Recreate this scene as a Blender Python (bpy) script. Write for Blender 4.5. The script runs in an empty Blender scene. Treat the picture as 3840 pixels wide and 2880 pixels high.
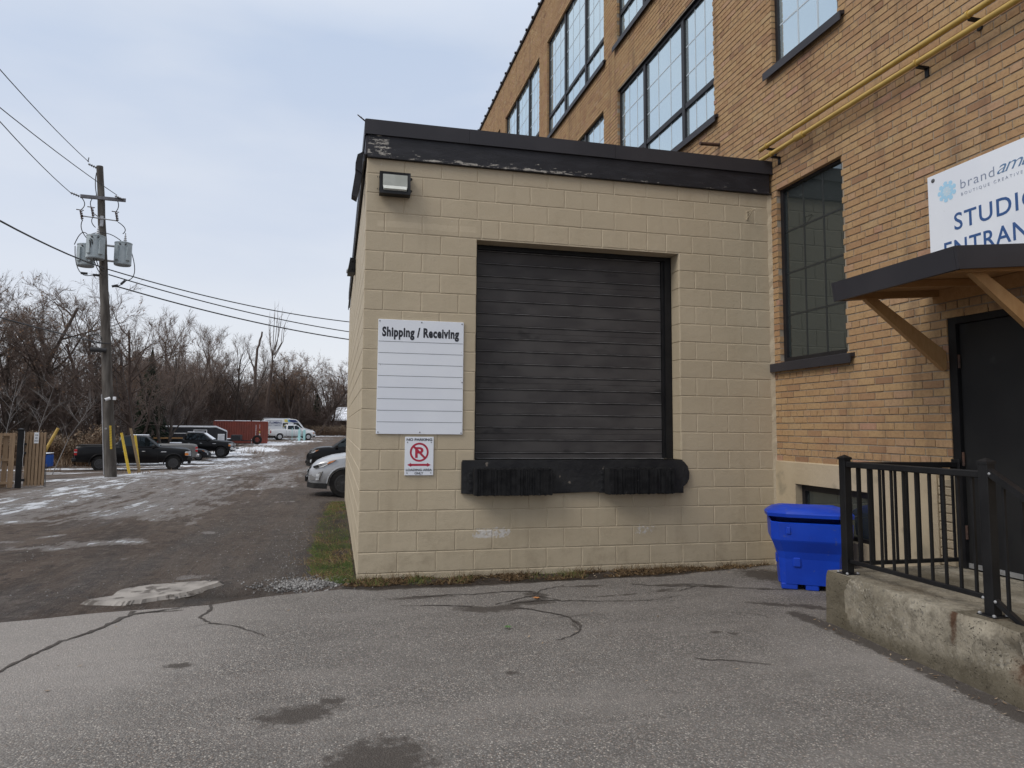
import bpy, math, random
import numpy as np
from mathutils import Vector, Matrix, noise
R = math.radians
rnd = random.Random(11)
scene = bpy.context.scene
col = scene.collection

# ---------------------------------------------------------------- camera, sky, sun, exposure
yaw, pitch, roll = 0.220552, 0.080605, 0.009597
f_ = Vector((math.sin(yaw) * math.cos(pitch), math.cos(yaw) * math.cos(pitch), math.sin(pitch)))
r0 = Vector((math.cos(yaw), -math.sin(yaw), 0))
u0 = r0.cross(f_)
r_ = r0 * math.cos(roll) + u0 * math.sin(roll)
u_ = u0 * math.cos(roll) - r0 * math.sin(roll)
cam = bpy.data.cameras.new('camera')
cam.sensor_width = 36
cam.lens = 36 * 2569.936 / 3840
cam.shift_x = 80 / 3840
cam.shift_y = -42.425 / 3840
cam.clip_start = 0.05
cam.clip_end = 4000
camo = bpy.data.objects.new('camera', cam)
EYE = Vector((-0.2507, -7.3016, 1.5109))
camo.matrix_world = Matrix(((r_.x, u_.x, -f_.x, EYE.x), (r_.y, u_.y, -f_.y, EYE.y), (r_.z, u_.z, -f_.z, EYE.z), (0, 0, 0, 1)))
col.objects.link(camo)
scene.camera = camo

SUN_EL, SUN_AZ = R(46), R(246)          # compass azimuth, 0 = +Y, clockwise
world = bpy.data.worlds.new('World')
scene.world = world
world.use_nodes = True
nt = world.node_tree
nt.nodes.clear()
wout = nt.nodes.new('ShaderNodeOutputWorld')
bg = nt.nodes.new('ShaderNodeBackground')
bg.inputs['Strength'].default_value = 0.1
sky = nt.nodes.new('ShaderNodeTexSky')
sky.sky_type = 'NISHITA'
sky.sun_disc = False
sky.sun_elevation = SUN_EL
sky.sun_rotation = SUN_AZ
sky.air_density = 1.0
sky.dust_density = 2.5
tc = nt.nodes.new('ShaderNodeTexCoord')
sep = nt.nodes.new('ShaderNodeSeparateXYZ')
nt.links.new(tc.outputs['Generated'], sep.inputs[0])
# overcast cloud deck: brightest overhead, paler and warmer toward the horizon, soft streaks
ramp = nt.nodes.new('ShaderNodeValToRGB')
ramp.color_ramp.elements[0].position = 0.0
ramp.color_ramp.elements[0].color = (7.2, 7.3, 7.6, 1)
ramp.color_ramp.elements[1].position = 1.0
ramp.color_ramp.elements[1].color = (12.8, 12.9, 13.1, 1)
for pos, c in ((0.10, (6.4, 6.6, 7.0, 1)), (0.28, (5.0, 5.55, 6.6, 1)), (0.5, (4.45, 5.2, 6.5, 1)), (0.75, (9.0, 9.4, 10.0, 1))):
    e = ramp.color_ramp.elements.new(pos)
    e.color = c
nt.links.new(sep.outputs['Z'], ramp.inputs[0])
mp = nt.nodes.new('ShaderNodeMapping')
mp.inputs['Scale'].default_value = (1.0, 1.0, 3.4)
mp.inputs['Rotation'].default_value = (0, R(8), R(20))
nt.links.new(tc.outputs['Generated'], mp.inputs['Vector'])
nz = nt.nodes.new('ShaderNodeTexNoise')
nz.inputs['Scale'].default_value = 2.3
nz.inputs['Detail'].default_value = 5
nz.inputs['Roughness'].default_value = 0.48
nt.links.new(mp.outputs[0], nz.inputs['Vector'])
cr = nt.nodes.new('ShaderNodeValToRGB')
cr.color_ramp.elements[0].position = 0.36
cr.color_ramp.elements[0].color = (0, 0, 0, 1)
cr.color_ramp.elements[1].position = 0.72
cr.color_ramp.elements[1].color = (1, 1, 1, 1)
nt.links.new(nz.outputs['Fac'], cr.inputs[0])
mixc = nt.nodes.new('ShaderNodeMix')
mixc.data_type = 'RGBA'
mixc.inputs['B'].default_value = (6.5, 6.75, 7.2, 1)
cm = nt.nodes.new('ShaderNodeMath')
cm.operation = 'MULTIPLY'
cm.inputs[1].default_value = 0.7
nt.links.new(cr.outputs['Color'], cm.inputs[0])
nt.links.new(cm.outputs[0], mixc.inputs['Factor'])
nt.links.new(ramp.outputs['Color'], mixc.inputs['A'])
mixs = nt.nodes.new('ShaderNodeMix')
mixs.data_type = 'RGBA'
mixs.inputs['Factor'].default_value = 0.88
nt.links.new(sky.outputs['Color'], mixs.inputs['A'])
nt.links.new(mixc.outputs['Result'], mixs.inputs['B'])
nt.links.new(mixs.outputs['Result'], bg.inputs['Color'])
nt.links.new(bg.outputs[0], wout.inputs['Surface'])

sl = bpy.data.lights.new('sun', 'SUN')
sl.energy = 1.25
sl.angle = R(28)
sl.color = (1.0, 0.95, 0.88)
so = bpy.data.objects.new('sun', sl)
sd = Vector((math.sin(SUN_AZ) * math.cos(SUN_EL), math.cos(SUN_AZ) * math.cos(SUN_EL), math.sin(SUN_EL)))
so.rotation_euler = sd.to_track_quat('Z', 'Y').to_euler()
so.location = (-20, -20, 40)
col.objects.link(so)
scene.view_settings.view_transform = 'Standard'
scene.view_settings.look = 'None'
scene.view_settings.gamma = 1
scene.view_settings.exposure = 0.4
scene.view_settings.use_curve_mapping = False
scene.cycles.max_bounces = 6

# ---------------------------------------------------------------- helpers
ORG = {}


def link(o, parent=None):
    col.objects.link(o)
    if parent is not None:
        o.parent = parent
    return o


def tag(o, label=None, cat=None, group=None, kind=None):
    if label: o['label'] = label
    if cat: o['category'] = cat
    if group: o['group'] = group
    if kind: o['kind'] = kind
    return o


def thing(name, label, cat, loc=(0, 0, 0), group=None, kind=None):
    o = bpy.data.objects.new(name, None)
    o.empty_display_size = 0.2
    o.location = loc
    col.objects.link(o)
    ORG[o] = Vector(loc)
    return tag(o, label, cat, group, kind)


def copy_tree(o, parent=None):
    c = o.copy()
    col.objects.link(c)
    if parent is not None:
        c.parent = parent
    for ch in o.children:
        copy_tree(ch, c)
    return c


class MB:
    def __init__(s):
        s.v, s.f, s.t = [], [], []
        s.tone = None

    def add(s, vs, fs):
        b = len(s.v)
        s.v += [tuple(x) for x in vs]
        s.f += [tuple(i + b for i in q) for q in fs]
        if s.tone is not None:
            s.t += [s.tone] * len(fs)
        return s

    def quad(s, a, b, c, d):
        return s.add((a, b, c, d), ((0, 1, 2, 3),))

    def box(s, x0, x1, y0, y1, z0, z1, M=None):
        vs = [(x, y, z) for z in (z0, z1) for y in (y0, y1) for x in (x0, x1)]
        if M is not None:
            vs = [M @ Vector(v) for v in vs]
        return s.add(vs, ((0, 2, 3, 1), (4, 5, 7, 6), (0, 1, 5, 4), (2, 6, 7, 3), (0, 4, 6, 2), (1, 3, 7, 5)))

    def bevbox(s, x0, x1, y0, y1, z0, z1, b=0.01, M=None):
        # box with chamfered edges (24 verts)
        vs = []
        fs = []
        X, Y, Z = (x0, x1), (y0, y1), (z0, z1)
        idx = {}
        for i in (0, 1):
            for j in (0, 1):
                for k in (0, 1):
                    sx, sy, sz = (b if i == 0 else -b), (b if j == 0 else -b), (b if k == 0 else -b)
                    for a, p in (('x', (X[i], Y[j] + sy, Z[k] + sz)), ('y', (X[i] + sx, Y[j], Z[k] + sz)), ('z', (X[i] + sx, Y[j] + sy, Z[k]))):
                        idx[a, i, j, k] = len(vs)
                        vs.append(p)
        for i in (0, 1):
            q = [idx['x', i, 0, 0], idx['x', i, 1, 0], idx['x', i, 1, 1], idx['x', i, 0, 1]]
            fs.append(q if i else q[::-1])
            q = [idx['y', 0, i, 0], idx['y', 0, i, 1], idx['y', 1, i, 1], idx['y', 1, i, 0]]
            fs.append(q if i else q[::-1])
            q = [idx['z', 0, 0, i], idx['z', 1, 0, i], idx['z', 1, 1, i], idx['z', 0, 1, i]]
            fs.append(q if i else q[::-1])
        for j in (0, 1):
            for k in (0, 1):
                q = [idx['y', 0, j, k], idx['y', 1, j, k], idx['z', 1, j, k], idx['z', 0, j, k]]
                fs.append(q if (j ^ k) else q[::-1])
                q = [idx['x', j, 0, k], idx['z', j, 0, k], idx['z', j, 1, k], idx['x', j, 1, k]]
                fs.append(q if (j ^ k) else q[::-1])
                q = [idx['x', j, k, 0], idx['x', j, k, 1], idx['y', j, k, 1], idx['y', j, k, 0]]
                fs.append(q if (j ^ k) else q[::-1])
        for i in (0, 1):
            for j in (0, 1):
                for k in (0, 1):
                    q = [idx['x', i, j, k], idx['y', i, j, k], idx['z', i, j, k]]
                    fs.append(q if (i + j + k) % 2 else q[::-1])
        if M is not None:
            vs = [M @ Vector(v) for v in vs]
        return s.add(vs, fs)

    def tube(s, p0, p1, r0, r1=None, n=8, caps=True):
        r1 = r0 if r1 is None else r1
        p0, p1 = Vector(p0), Vector(p1)
        d = (p1 - p0).normalized()
        a = d.orthogonal().normalized()
        b = d.cross(a)
        vs = []
        for p, r in ((p0, r0), (p1, r1)):
            for i in range(n):
                t = 2 * math.pi * i / n
                vs.append(p + (a * math.cos(t) + b * math.sin(t)) * r)
        fs = [(i, (i + 1) % n, n + (i + 1) % n, n + i) for i in range(n)]
        if caps:
            fs += [tuple(range(n))[::-1], tuple(range(n, 2 * n))]
        return s.add(vs, fs)

    def path(s, pts, r, n=6, caps=True):
        pts = [Vector(p) for p in pts]
        rs = r if isinstance(r, (list, tuple)) else [r] * len(pts)
        vs = []
        a = None
        for k, p in enumerate(pts):
            d = (pts[min(k + 1, len(pts) - 1)] - pts[max(k - 1, 0)]).normalized()
            if a is None:
                a = d.orthogonal().normalized()
            a = (a - d * a.dot(d))
            a = a.normalized() if a.length > 1e-6 else d.orthogonal().normalized()
            b = d.cross(a)
            for i in range(n):
                t = 2 * math.pi * i / n
                vs.append(p + (a * math.cos(t) + b * math.sin(t)) * rs[k])
        fs = []
        for k in range(len(pts) - 1):
            for i in range(n):
                j = (i + 1) % n
                fs.append((k * n + i, k * n + j, (k + 1) * n + j, (k + 1) * n + i))
        if caps:
            fs += [tuple(range(n))[::-1], tuple(range((len(pts) - 1) * n, len(pts) * n))]
        return s.add(vs, fs)

    def lathe(s, prof, c=(0, 0, 0), axis='z', n=20, caps=True):
        c = Vector(c)
        vs = []
        for r, h in prof:
            for i in range(n):
                t = 2 * math.pi * i / n
                x, y = r * math.cos(t), r * math.sin(t)
                vs.append(c + Vector({'z': (x, y, h), 'y': (y, h, x), 'x': (h, x, y)}[axis]))
        fs = []
        m = len(prof)
        for k in range(m - 1):
            for i in range(n):
                j = (i + 1) % n
                fs.append((k * n + i, k * n + j, (k + 1) * n + j, (k + 1) * n + i))
        if caps:
            fs += [tuple(range(n))[::-1], tuple(range((m - 1) * n, m * n))]
        return s.add(vs, fs)

    def prism(s, pts, ext):
        # pts: 3D polygon, ext: extrusion vector
        ext = Vector(ext)
        pts = [Vector(p) for p in pts]
        n = len(pts)
        nrm = Vector()
        for i in range(n):
            nrm += (pts[i] - pts[0]).cross(pts[(i + 1) % n] - pts[0])
        if nrm.dot(ext) > 0:
            pts = pts[::-1]
        vs = pts + [p + ext for p in pts]
        fs = [tuple(range(n)), tuple(range(n, 2 * n))[::-1]] + [(i, n + i, n + (i + 1) % n, (i + 1) % n) for i in range(n)]
        return s.add(vs, fs)

    def mesh(s, name, mat, off=None, smooth=False):
        me = bpy.data.meshes.new(name)
        v = s.v
        if off is not None and len(v):
            v = (np.array(v, dtype=np.float64).reshape(-1, 3) - np.array(off)).tolist()
        me.from_pydata(v, [], s.f)
        me.materials.append(mat)
        if s.t:
            a = me.attributes.new('tone', 'FLOAT', 'FACE')
            a.data.foreach_set('value', s.t)
        if smooth:
            me.polygons.foreach_set('use_smooth', [True] * len(me.polygons))
            if smooth is not True:
                try:
                    me.set_sharp_from_angle(angle=R(smooth))
                except Exception:
                    pass
        return me

    def build(s, name, mat, parent=None, smooth=False, kind=None):
        off = ORG.get(parent) if parent is not None else None
        o = bpy.data.objects.new(name, s.mesh(name, mat, off, smooth))
        link(o, parent)
        ORG[o] = off if off is not None else Vector((0, 0, 0))
        if kind:
            o['kind'] = kind
        return o


def solo(name, mb, mat, loc, label, cat, group=None, kind=None, smooth=False):
    """a thing that is one mesh, its origin at loc"""
    o = bpy.data.objects.new(name, mb.mesh(name, mat, Vector(loc), smooth))
    o.location = loc
    col.objects.link(o)
    ORG[o] = Vector(loc)
    return tag(o, label, cat, group, kind)


def from_arrays(name, v, f, mat, smooth=False, attrs=None):
    """fast mesh from numpy arrays; f is (n,3) or (n,4)"""
    me = bpy.data.meshes.new(name)
    n, k = f.shape
    me.vertices.add(len(v))
    me.vertices.foreach_set('co', np.ascontiguousarray(v, dtype=np.float32).ravel())
    me.loops.add(n * k)
    me.loops.foreach_set('vertex_index', np.ascontiguousarray(f, dtype=np.int32).ravel())
    me.polygons.add(n)
    me.polygons.foreach_set('loop_start', np.arange(0, n * k, k, dtype=np.int32))
    if smooth:
        me.polygons.foreach_set('use_smooth', np.ones(n, dtype=bool))
    me.materials.append(mat)
    for an, vals in (attrs or {}).items():
        a = me.attributes.new(an, 'FLOAT', 'POINT')
        a.data.foreach_set('value', np.ascontiguousarray(vals, dtype=np.float32))
    me.update(calc_edges=True)
    return me


def text_obj(body, size, origin, ex, ey, mat, parent, name='lettering', sx=1.0, bold=0.0, shear=0.0, gap=1.0, align='LEFT', width=None):
    """flat lettering: origin = baseline start, ex/ey = reading and up directions; width fits the line to a length"""
    cu = bpy.data.curves.new('t', 'FONT')
    cu.body = body
    cu.size = size
    cu.offset = bold
    cu.shear = shear
    cu.space_character = gap
    cu.extrude = 0.0008
    cu.resolution_u = 4
    to = bpy.data.objects.new('t', cu)
    me = bpy.data.meshes.new_from_object(to)
    bpy.data.objects.remove(to)
    bpy.data.curves.remove(cu)
    n = len(me.vertices)
    co = np.empty(n * 3, dtype=np.float32)
    me.vertices.foreach_get('co', co)
    co = co.reshape(-1, 3)
    if width:
        w = co[:, 0].max() - co[:, 0].min()
        sx = width / w
    co[:, 0] = (co[:, 0] - co[:, 0].min()) * sx
    if align == 'CENTER':
        co[:, 0] -= co[:, 0].max() / 2
    ex, ey = np.array(ex, float), np.array(ey, float)
    ez = np.cross(ex, ey)
    w = np.array(origin)[None] + co[:, :1] * ex + co[:, 1:2] * ey + co[:, 2:] * ez - np.array(ORG.get(parent, Vector()))[None]
    me.vertices.foreach_set('co', w.astype(np.float32).ravel())
    me.materials.clear()
    me.materials.append(mat)
    me.update()
    o = bpy.data.objects.new(name, me)
    link(o, parent)
    ORG[o] = ORG.get(parent)
    return o


# ---------------------------------------------------------------- materials
def mat(name, c, rough=0.6, metal=0.0, spec=0.5, c2=None, scale=4.0, detail=6, lo=0.35, hi=0.65, bump=0.0, bscale=60.0, c3=None, s3=20.0, lo3=0.62, hi3=0.7,
        coord='Object', stretch=(1, 1, 1), rough2=None, coat=0.0):
    m = bpy.data.materials.new(name)
    m.use_nodes = True
    n = m.node_tree
    b = n.nodes['Principled BSDF']
    b.inputs['Base Color'].default_value = (*c, 1)
    b.inputs['Roughness'].default_value = rough
    b.inputs['Metallic'].default_value = metal
    b.inputs['Specular IOR Level'].default_value = spec
    b.inputs['Coat Weight'].default_value = coat
    b.inputs['Coat Roughness'].default_value = 0.06
    tcn = n.nodes.new('ShaderNodeTexCoord')
    mpn = n.nodes.new('ShaderNodeMapping')
    mpn.inputs['Scale'].default_value = stretch
    n.links.new(tcn.outputs[coord], mpn.inputs['Vector'])
    last = None

    def noise_mask(sc, a, bb, dt=detail):
        t = n.nodes.new('ShaderNodeTexNoise')
        t.inputs['Scale'].default_value = sc
        t.inputs['Detail'].default_value = dt
        n.links.new(mpn.outputs[0], t.inputs['Vector'])
        r = n.nodes.new('ShaderNodeMapRange')
        r.interpolation_type = 'SMOOTHSTEP'
        r.inputs[1].default_value = a
        r.inputs[2].default_value = bb
        n.links.new(t.outputs['Fac'], r.inputs[0])
        return r.outputs[0]

    def mixc_(fac, A, B):
        x = n.nodes.new('ShaderNodeMix')
        x.data_type = 'RGBA'
        n.links.new(fac, x.inputs['Factor'])
        if hasattr(A, 'is_linked'):
            n.links.new(A, x.inputs['A'])
        else:
            x.inputs['A'].default_value = (*A, 1)
        if hasattr(B, 'is_linked'):
            n.links.new(B, x.inputs['B'])
        else:
            x.inputs['B'].default_value = (*B, 1)
        return x.outputs['Result']
    m['_h'] = 1
    base = c
    if c2 is not None:
        fac = noise_mask(scale, lo, hi)
        base = mixc_(fac, c, c2)
        if rough2 is not None:
            rr = n.nodes.new('ShaderNodeMapRange')
            rr.inputs[3].default_value = rough
            rr.inputs[4].default_value = rough2
            n.links.new(fac, rr.inputs[0])
            n.links.new(rr.outputs[0], b.inputs['Roughness'])
    if c3 is not None:
        base = mixc_(noise_mask(s3, lo3, hi3), base, c3)
    if hasattr(base, 'is_linked'):
        n.links.new(base, b.inputs['Base Color'])
    if bump:
        t = n.nodes.new('ShaderNodeTexNoise')
        t.inputs['Scale'].default_value = bscale
        t.inputs['Detail'].default_value = 8
        n.links.new(mpn.outputs[0], t.inputs['Vector'])
        bn = n.nodes.new('ShaderNodeBump')
        bn.inputs['Strength'].default_value = bump
        bn.inputs['Distance'].default_value = 0.01
        n.links.new(t.outputs['Fac'], bn.inputs['Height'])
        n.links.new(bn.outputs[0], b.inputs['Normal'])
    return m


class NT:
    """tiny node-graph helper for the hand-made materials"""
    def __init__(s, name):
        s.m = bpy.data.materials.new(name)
        s.m.use_nodes = True
        s.n = s.m.node_tree
        s.b = s.n.nodes['Principled BSDF']
        s.out = s.n.nodes['Material Output']

    def node(s, typ, **kw):
        x = s.n.nodes.new(typ)
        for k, v in kw.items():
            setattr(x, k, v)
        return x

    def put(s, sock, val):
        if hasattr(val, 'is_linked'):
            s.n.links.new(val, sock)
        elif isinstance(val, (tuple, list)) and len(val) == 3 and sock.type == 'RGBA':
            sock.default_value = (*val, 1)
        else:
            sock.default_value = val

    def coord(s, which='Object', scale=(1, 1, 1), rot=(0, 0, 0)):
        t = s.node('ShaderNodeTexCoord')
        p = s.node('ShaderNodeMapping')
        p.inputs['Scale'].default_value = scale
        p.inputs['Rotation'].default_value = rot
        s.n.links.new(t.outputs[which], p.inputs['Vector'])
        return p.outputs[0]

    def noise(s, vec, scale, detail=6, rough=0.55, out='Fac', dist=0.0):
        t = s.node('ShaderNodeTexNoise')
        s.put(t.inputs['Vector'], vec)
        t.inputs['Scale'].default_value = scale
        t.inputs['Detail'].default_value = detail
        t.inputs['Roughness'].default_value = rough
        t.inputs['Distortion'].default_value = dist
        return t.outputs[out]

    def voro(s, vec, scale, out='Distance', feature='F1', rand=1.0):
        t = s.node('ShaderNodeTexVoronoi', feature=feature)
        s.put(t.inputs['Vector'], vec)
        t.inputs['Scale'].default_value = scale
        t.inputs['Randomness'].default_value = rand
        return t.outputs[out]

    def step(s, val, a, b, lo=0.0, hi=1.0):
        r = s.node('ShaderNodeMapRange', interpolation_type='SMOOTHSTEP')
        s.put(r.inputs[0], val)
        r.inputs[1].default_value = a
        r.inputs[2].default_value = b
        r.inputs[3].default_value = lo
        r.inputs[4].default_value = hi
        return r.outputs[0]

    def math(s, op, a, b=None):
        x = s.node('ShaderNodeMath', operation=op)
        s.put(x.inputs[0], a)
        if b is not None:
            s.put(x.inputs[1], b)
        return x.outputs[0]

    def mix(s, fac, A, B, blend='MIX'):
        x = s.node('ShaderNodeMix', data_type='RGBA', blend_type=blend)
        s.put(x.inputs['Factor'], fac)
        s.put(x.inputs['A'], A)
        s.put(x.inputs['B'], B)
        return x.outputs['Result']

    def attr(s, name):
        a = s.node('ShaderNodeAttribute', attribute_name=name)
        return a.outputs['Fac']

    def ramp(s, fac, stops):
        r = s.node('ShaderNodeValToRGB')
        r.color_ramp.elements[0].position = stops[0][0]
        r.color_ramp.elements[0].color = (*stops[0][1], 1)
        r.color_ramp.elements[1].position = stops[-1][0]
        r.color_ramp.elements[1].color = (*stops[-1][1], 1)
        for p, c in stops[1:-1]:
            r.color_ramp.elements.new(p).color = (*c, 1)
        s.put(r.inputs[0], fac)
        return r.outputs['Color']

    def bump(s, h, strength=0.5, dist=0.01, normal=None):
        b = s.node('ShaderNodeBump')
        b.inputs['Strength'].default_value = strength
        b.inputs['Distance'].default_value = dist
        s.put(b.inputs['Height'], h)
        if normal is not None:
            s.put(b.inputs['Normal'], normal)
        return b.outputs[0]

    def finish(s, color=None, rough=None, normal=None, spec=None):
        if color is not None: s.put(s.b.inputs['Base Color'], color)
        if rough is not None: s.put(s.b.inputs['Roughness'], rough)
        if normal is not None: s.put(s.b.inputs['Normal'], normal)
        if spec is not None: s.b.inputs['Specular IOR Level'].default_value = spec
        return s.m


def mk_brick():
    g = NT('tan_brick')
    t = g.attr('tone')
    pos = g.node('ShaderNodeNewGeometry').outputs['Position']
    c = g.ramp(t, [(0.0, (.275, .160, .092)), (0.10, (.325, .195, .108)), (0.28, (.365, .225, .118)), (0.5, (.395, .254, .132)), (0.68, (.41, .272, .140)),
                   (0.82, (.395, .248, .150)), (0.92, (.415, .295, .160)), (1.0, (.385, .225, .150))])
    mott = g.noise(pos, 38, 5)
    c = g.mix(g.step(mott, .4, .75, 0, .42), c, (.20, .115, .06))
    drip = g.node('ShaderNodeMapping')
    g.put(drip.inputs['Vector'], pos)
    drip.inputs['Scale'].default_value = (1, 3.2, .35)
    c = g.mix(g.step(g.noise(drip.outputs[0], 1.5, 6, .62), .50, .74, 0, .55), c, (.12, .075, .05))
    c = g.mix(g.step(g.noise(pos, 1.9, 7, .66), .52, .72, 0, .4), c, (.28, .135, .08))
    big = g.noise(pos, .55, 4)
    c = g.mix(g.step(big, .52, .75, 0, .25), c, (.20, .12, .08))
    spot = g.noise(pos, 120, 2)
    c = g.mix(g.step(spot, .66, .72, 0, .8), c, (.08, .045, .03))
    lime = g.noise(pos, 2.6, 7, .65)
    c = g.mix(g.step(lime, .69, .74, 0, .5), c, (.5, .42, .33))
    n = g.bump(g.noise(pos, 160, 6), .5, .004)
    return g.finish(c, .88, n, .25)


def mk_block():
    g = NT('beige_block_paint')
    pos = g.node('ShaderNodeNewGeometry').outputs['Position']
    v = g.noise(pos, 1.1, 5)
    c = g.mix(g.step(v, .35, .7), (.46, .388, .278), (.42, .352, .248))
    inf = g.node('ShaderNodeObjectInfo').outputs['Random']
    c = g.mix(g.step(inf, 0, 1, 0, .25), c, (.405, .338, .238))
    sp = g.node('ShaderNodeSeparateXYZ')
    g.put(sp.inputs[0], pos)
    low = g.step(sp.outputs['Z'], .9, -.1)
    scr = g.noise(g.coord('Object'), 3, 8, .7)
    c = g.mix(g.math('MULTIPLY', low, g.step(g.noise(pos, 4.5, 8, .68), .46, .70, 0, .42)), c, (.22, .175, .118))
    gx = g.math('MULTIPLY', g.step(g.math('ABSOLUTE', g.math('SUBTRACT', sp.outputs['X'], .66)), .56, .52), g.step(g.math('ABSOLUTE', g.math('SUBTRACT', g.math('ADD', sp.outputs['Z'], g.math('MULTIPLY', g.noise(pos, 3, 3), .05)), 3.72)), .036, .030))
    c = g.mix(g.math('MULTIPLY', gx, .55), c, (.53, .45, .325))
    pit = g.voro(pos, 52)
    pm = g.math('MULTIPLY', g.step(pit, .12, .05), g.step(g.noise(pos, 9, 3), .58, .66))
    c = g.mix(g.math('MULTIPLY', pm, .8), c, (.10, .085, .065))
    streak = g.node('ShaderNodeMapping')
    g.put(streak.inputs['Vector'], pos)
    streak.inputs['Scale'].default_value = (3.0, 1, .28)
    c = g.mix(g.step(g.noise(streak.outputs[0], 1.7, 7, .62), .5, .78, 0, .34), c, (.31, .25, .17))
    c = g.mix(g.step(g.noise(pos, .7, 5, .6), .5, .74, 0, .3), c, (.47, .385, .265))
    xm = g.math('ADD', g.step(g.math('ABSOLUTE', g.math('SUBTRACT', sp.outputs['X'], 1.42)), .30, .12), g.step(g.math('ABSOLUTE', g.math('SUBTRACT', sp.outputs['X'], 3.2)), .22, .05, 0, .7))
    zm = g.step(g.math('ABSOLUTE', g.math('SUBTRACT', sp.outputs['Z'], .385)), .085, .03)
    scuff = g.math('ADD', g.noise(pos, 21, 9, .72), g.math('MULTIPLY', g.math('MULTIPLY', xm, zm), .22))
    c = g.mix(g.step(scuff, .66, .69, 0, .95), c, g.mix(g.noise(pos, 44, 3), (.26, .23, .20), (.80, .78, .74)))
    chip = g.noise(pos, 6.5, 10, .75)
    c = g.mix(g.step(chip, .745, .77, 0, .85), c, (.46, .44, .40))
    h = g.math('ADD', g.noise(pos, 95, 6), g.math('MULTIPLY', g.noise(pos, 14, 4), 1.6))
    h = g.math('SUBTRACT', h, g.math('MULTIPLY', pm, 1.5))
    n = g.bump(h, .55, .0045)
    return g.finish(c, .62, n, .35)


def mk_asphalt():
    g = NT('worn_asphalt')
    pos = g.node('ShaderNodeNewGeometry').outputs['Position']
    cell = g.voro(pos, 105, 'Color')
    sep_ = g.node('ShaderNodeSeparateColor')
    g.put(sep_.inputs[0], cell)
    c = g.ramp(sep_.outputs[0], [(0, (.072, .066, .062)), (.25, (.13, .122, .115)), (.55, (.185, .174, .163)), (.8, (.245, .23, .213)), (.93, (.36, .33, .295)), (1, (.54, .49, .43))])
    warm = g.step(sep_.outputs[1], .75, .95, 0, .5)
    c = g.mix(warm, c, (.22, .15, .11))
    big2 = g.voro(pos, 58, 'Color')
    sb = g.node('ShaderNodeSeparateColor')
    g.put(sb.inputs[0], big2)
    lone = g.math('MULTIPLY', g.step(sb.outputs[0], .84, .90), g.step(g.voro(pos, 58), .40, .28))
    c = g.mix(g.math('MULTIPLY', lone, .85), c, g.mix(sb.outputs[1], (.30, .245, .20), (.50, .47, .43)))
    gap = g.step(g.voro(pos, 105), .32, .66, 0, .75)
    c = g.mix(gap, c, (.080, .073, .067))
    big = g.noise(pos, .8, 5, .6)
    c = g.mix(g.step(big, .3, .72, 0, .32), c, (.205, .19, .174))
    mid = g.noise(pos, 4.5, 6, .65)
    c = g.mix(g.step(mid, .42, .78, 0, .42), c, (.098, .088, .08))
    track = g.node('ShaderNodeMapping')
    g.put(track.inputs['Vector'], pos)
    track.inputs['Rotation'].default_value = (0, 0, R(24))
    track.inputs['Scale'].default_value = (.28, 1.3, 1)
    c = g.mix(g.step(g.noise(track.outputs[0], 1.6, 7, .65), .44, .7, 0, .34), c, (.24, .218, .20))
    # pale dry top-coat on the left, dark soil spots (real stains with their own shape, painted on the sheet's points)
    pale = g.step(g.math('ADD', g.attr('pale'), g.math('MULTIPLY', g.noise(pos, 2.2, 6), .5)), .45, 1.1, 0, .42)
    c = g.mix(pale, c, (.33, .305, .285))
    fine = g.math('SUBTRACT', g.noise(pos, 16, 7, .68), .5)
    stain = g.step(g.math('ADD', g.attr('stain'), g.math('MULTIPLY', fine, 1.5)), .30, .72, 0, .88)
    c = g.mix(stain, c, g.mix(g.noise(pos, 60, 4), (.034, .028, .024), (.072, .06, .051)))
    h = g.math('SUBTRACT', g.step(g.voro(pos, 105), .75, .1), g.math('MULTIPLY', stain, .5))
    n = g.bump(h, .7, .005)
    return g.finish(c, .85, n, .3)


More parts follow.
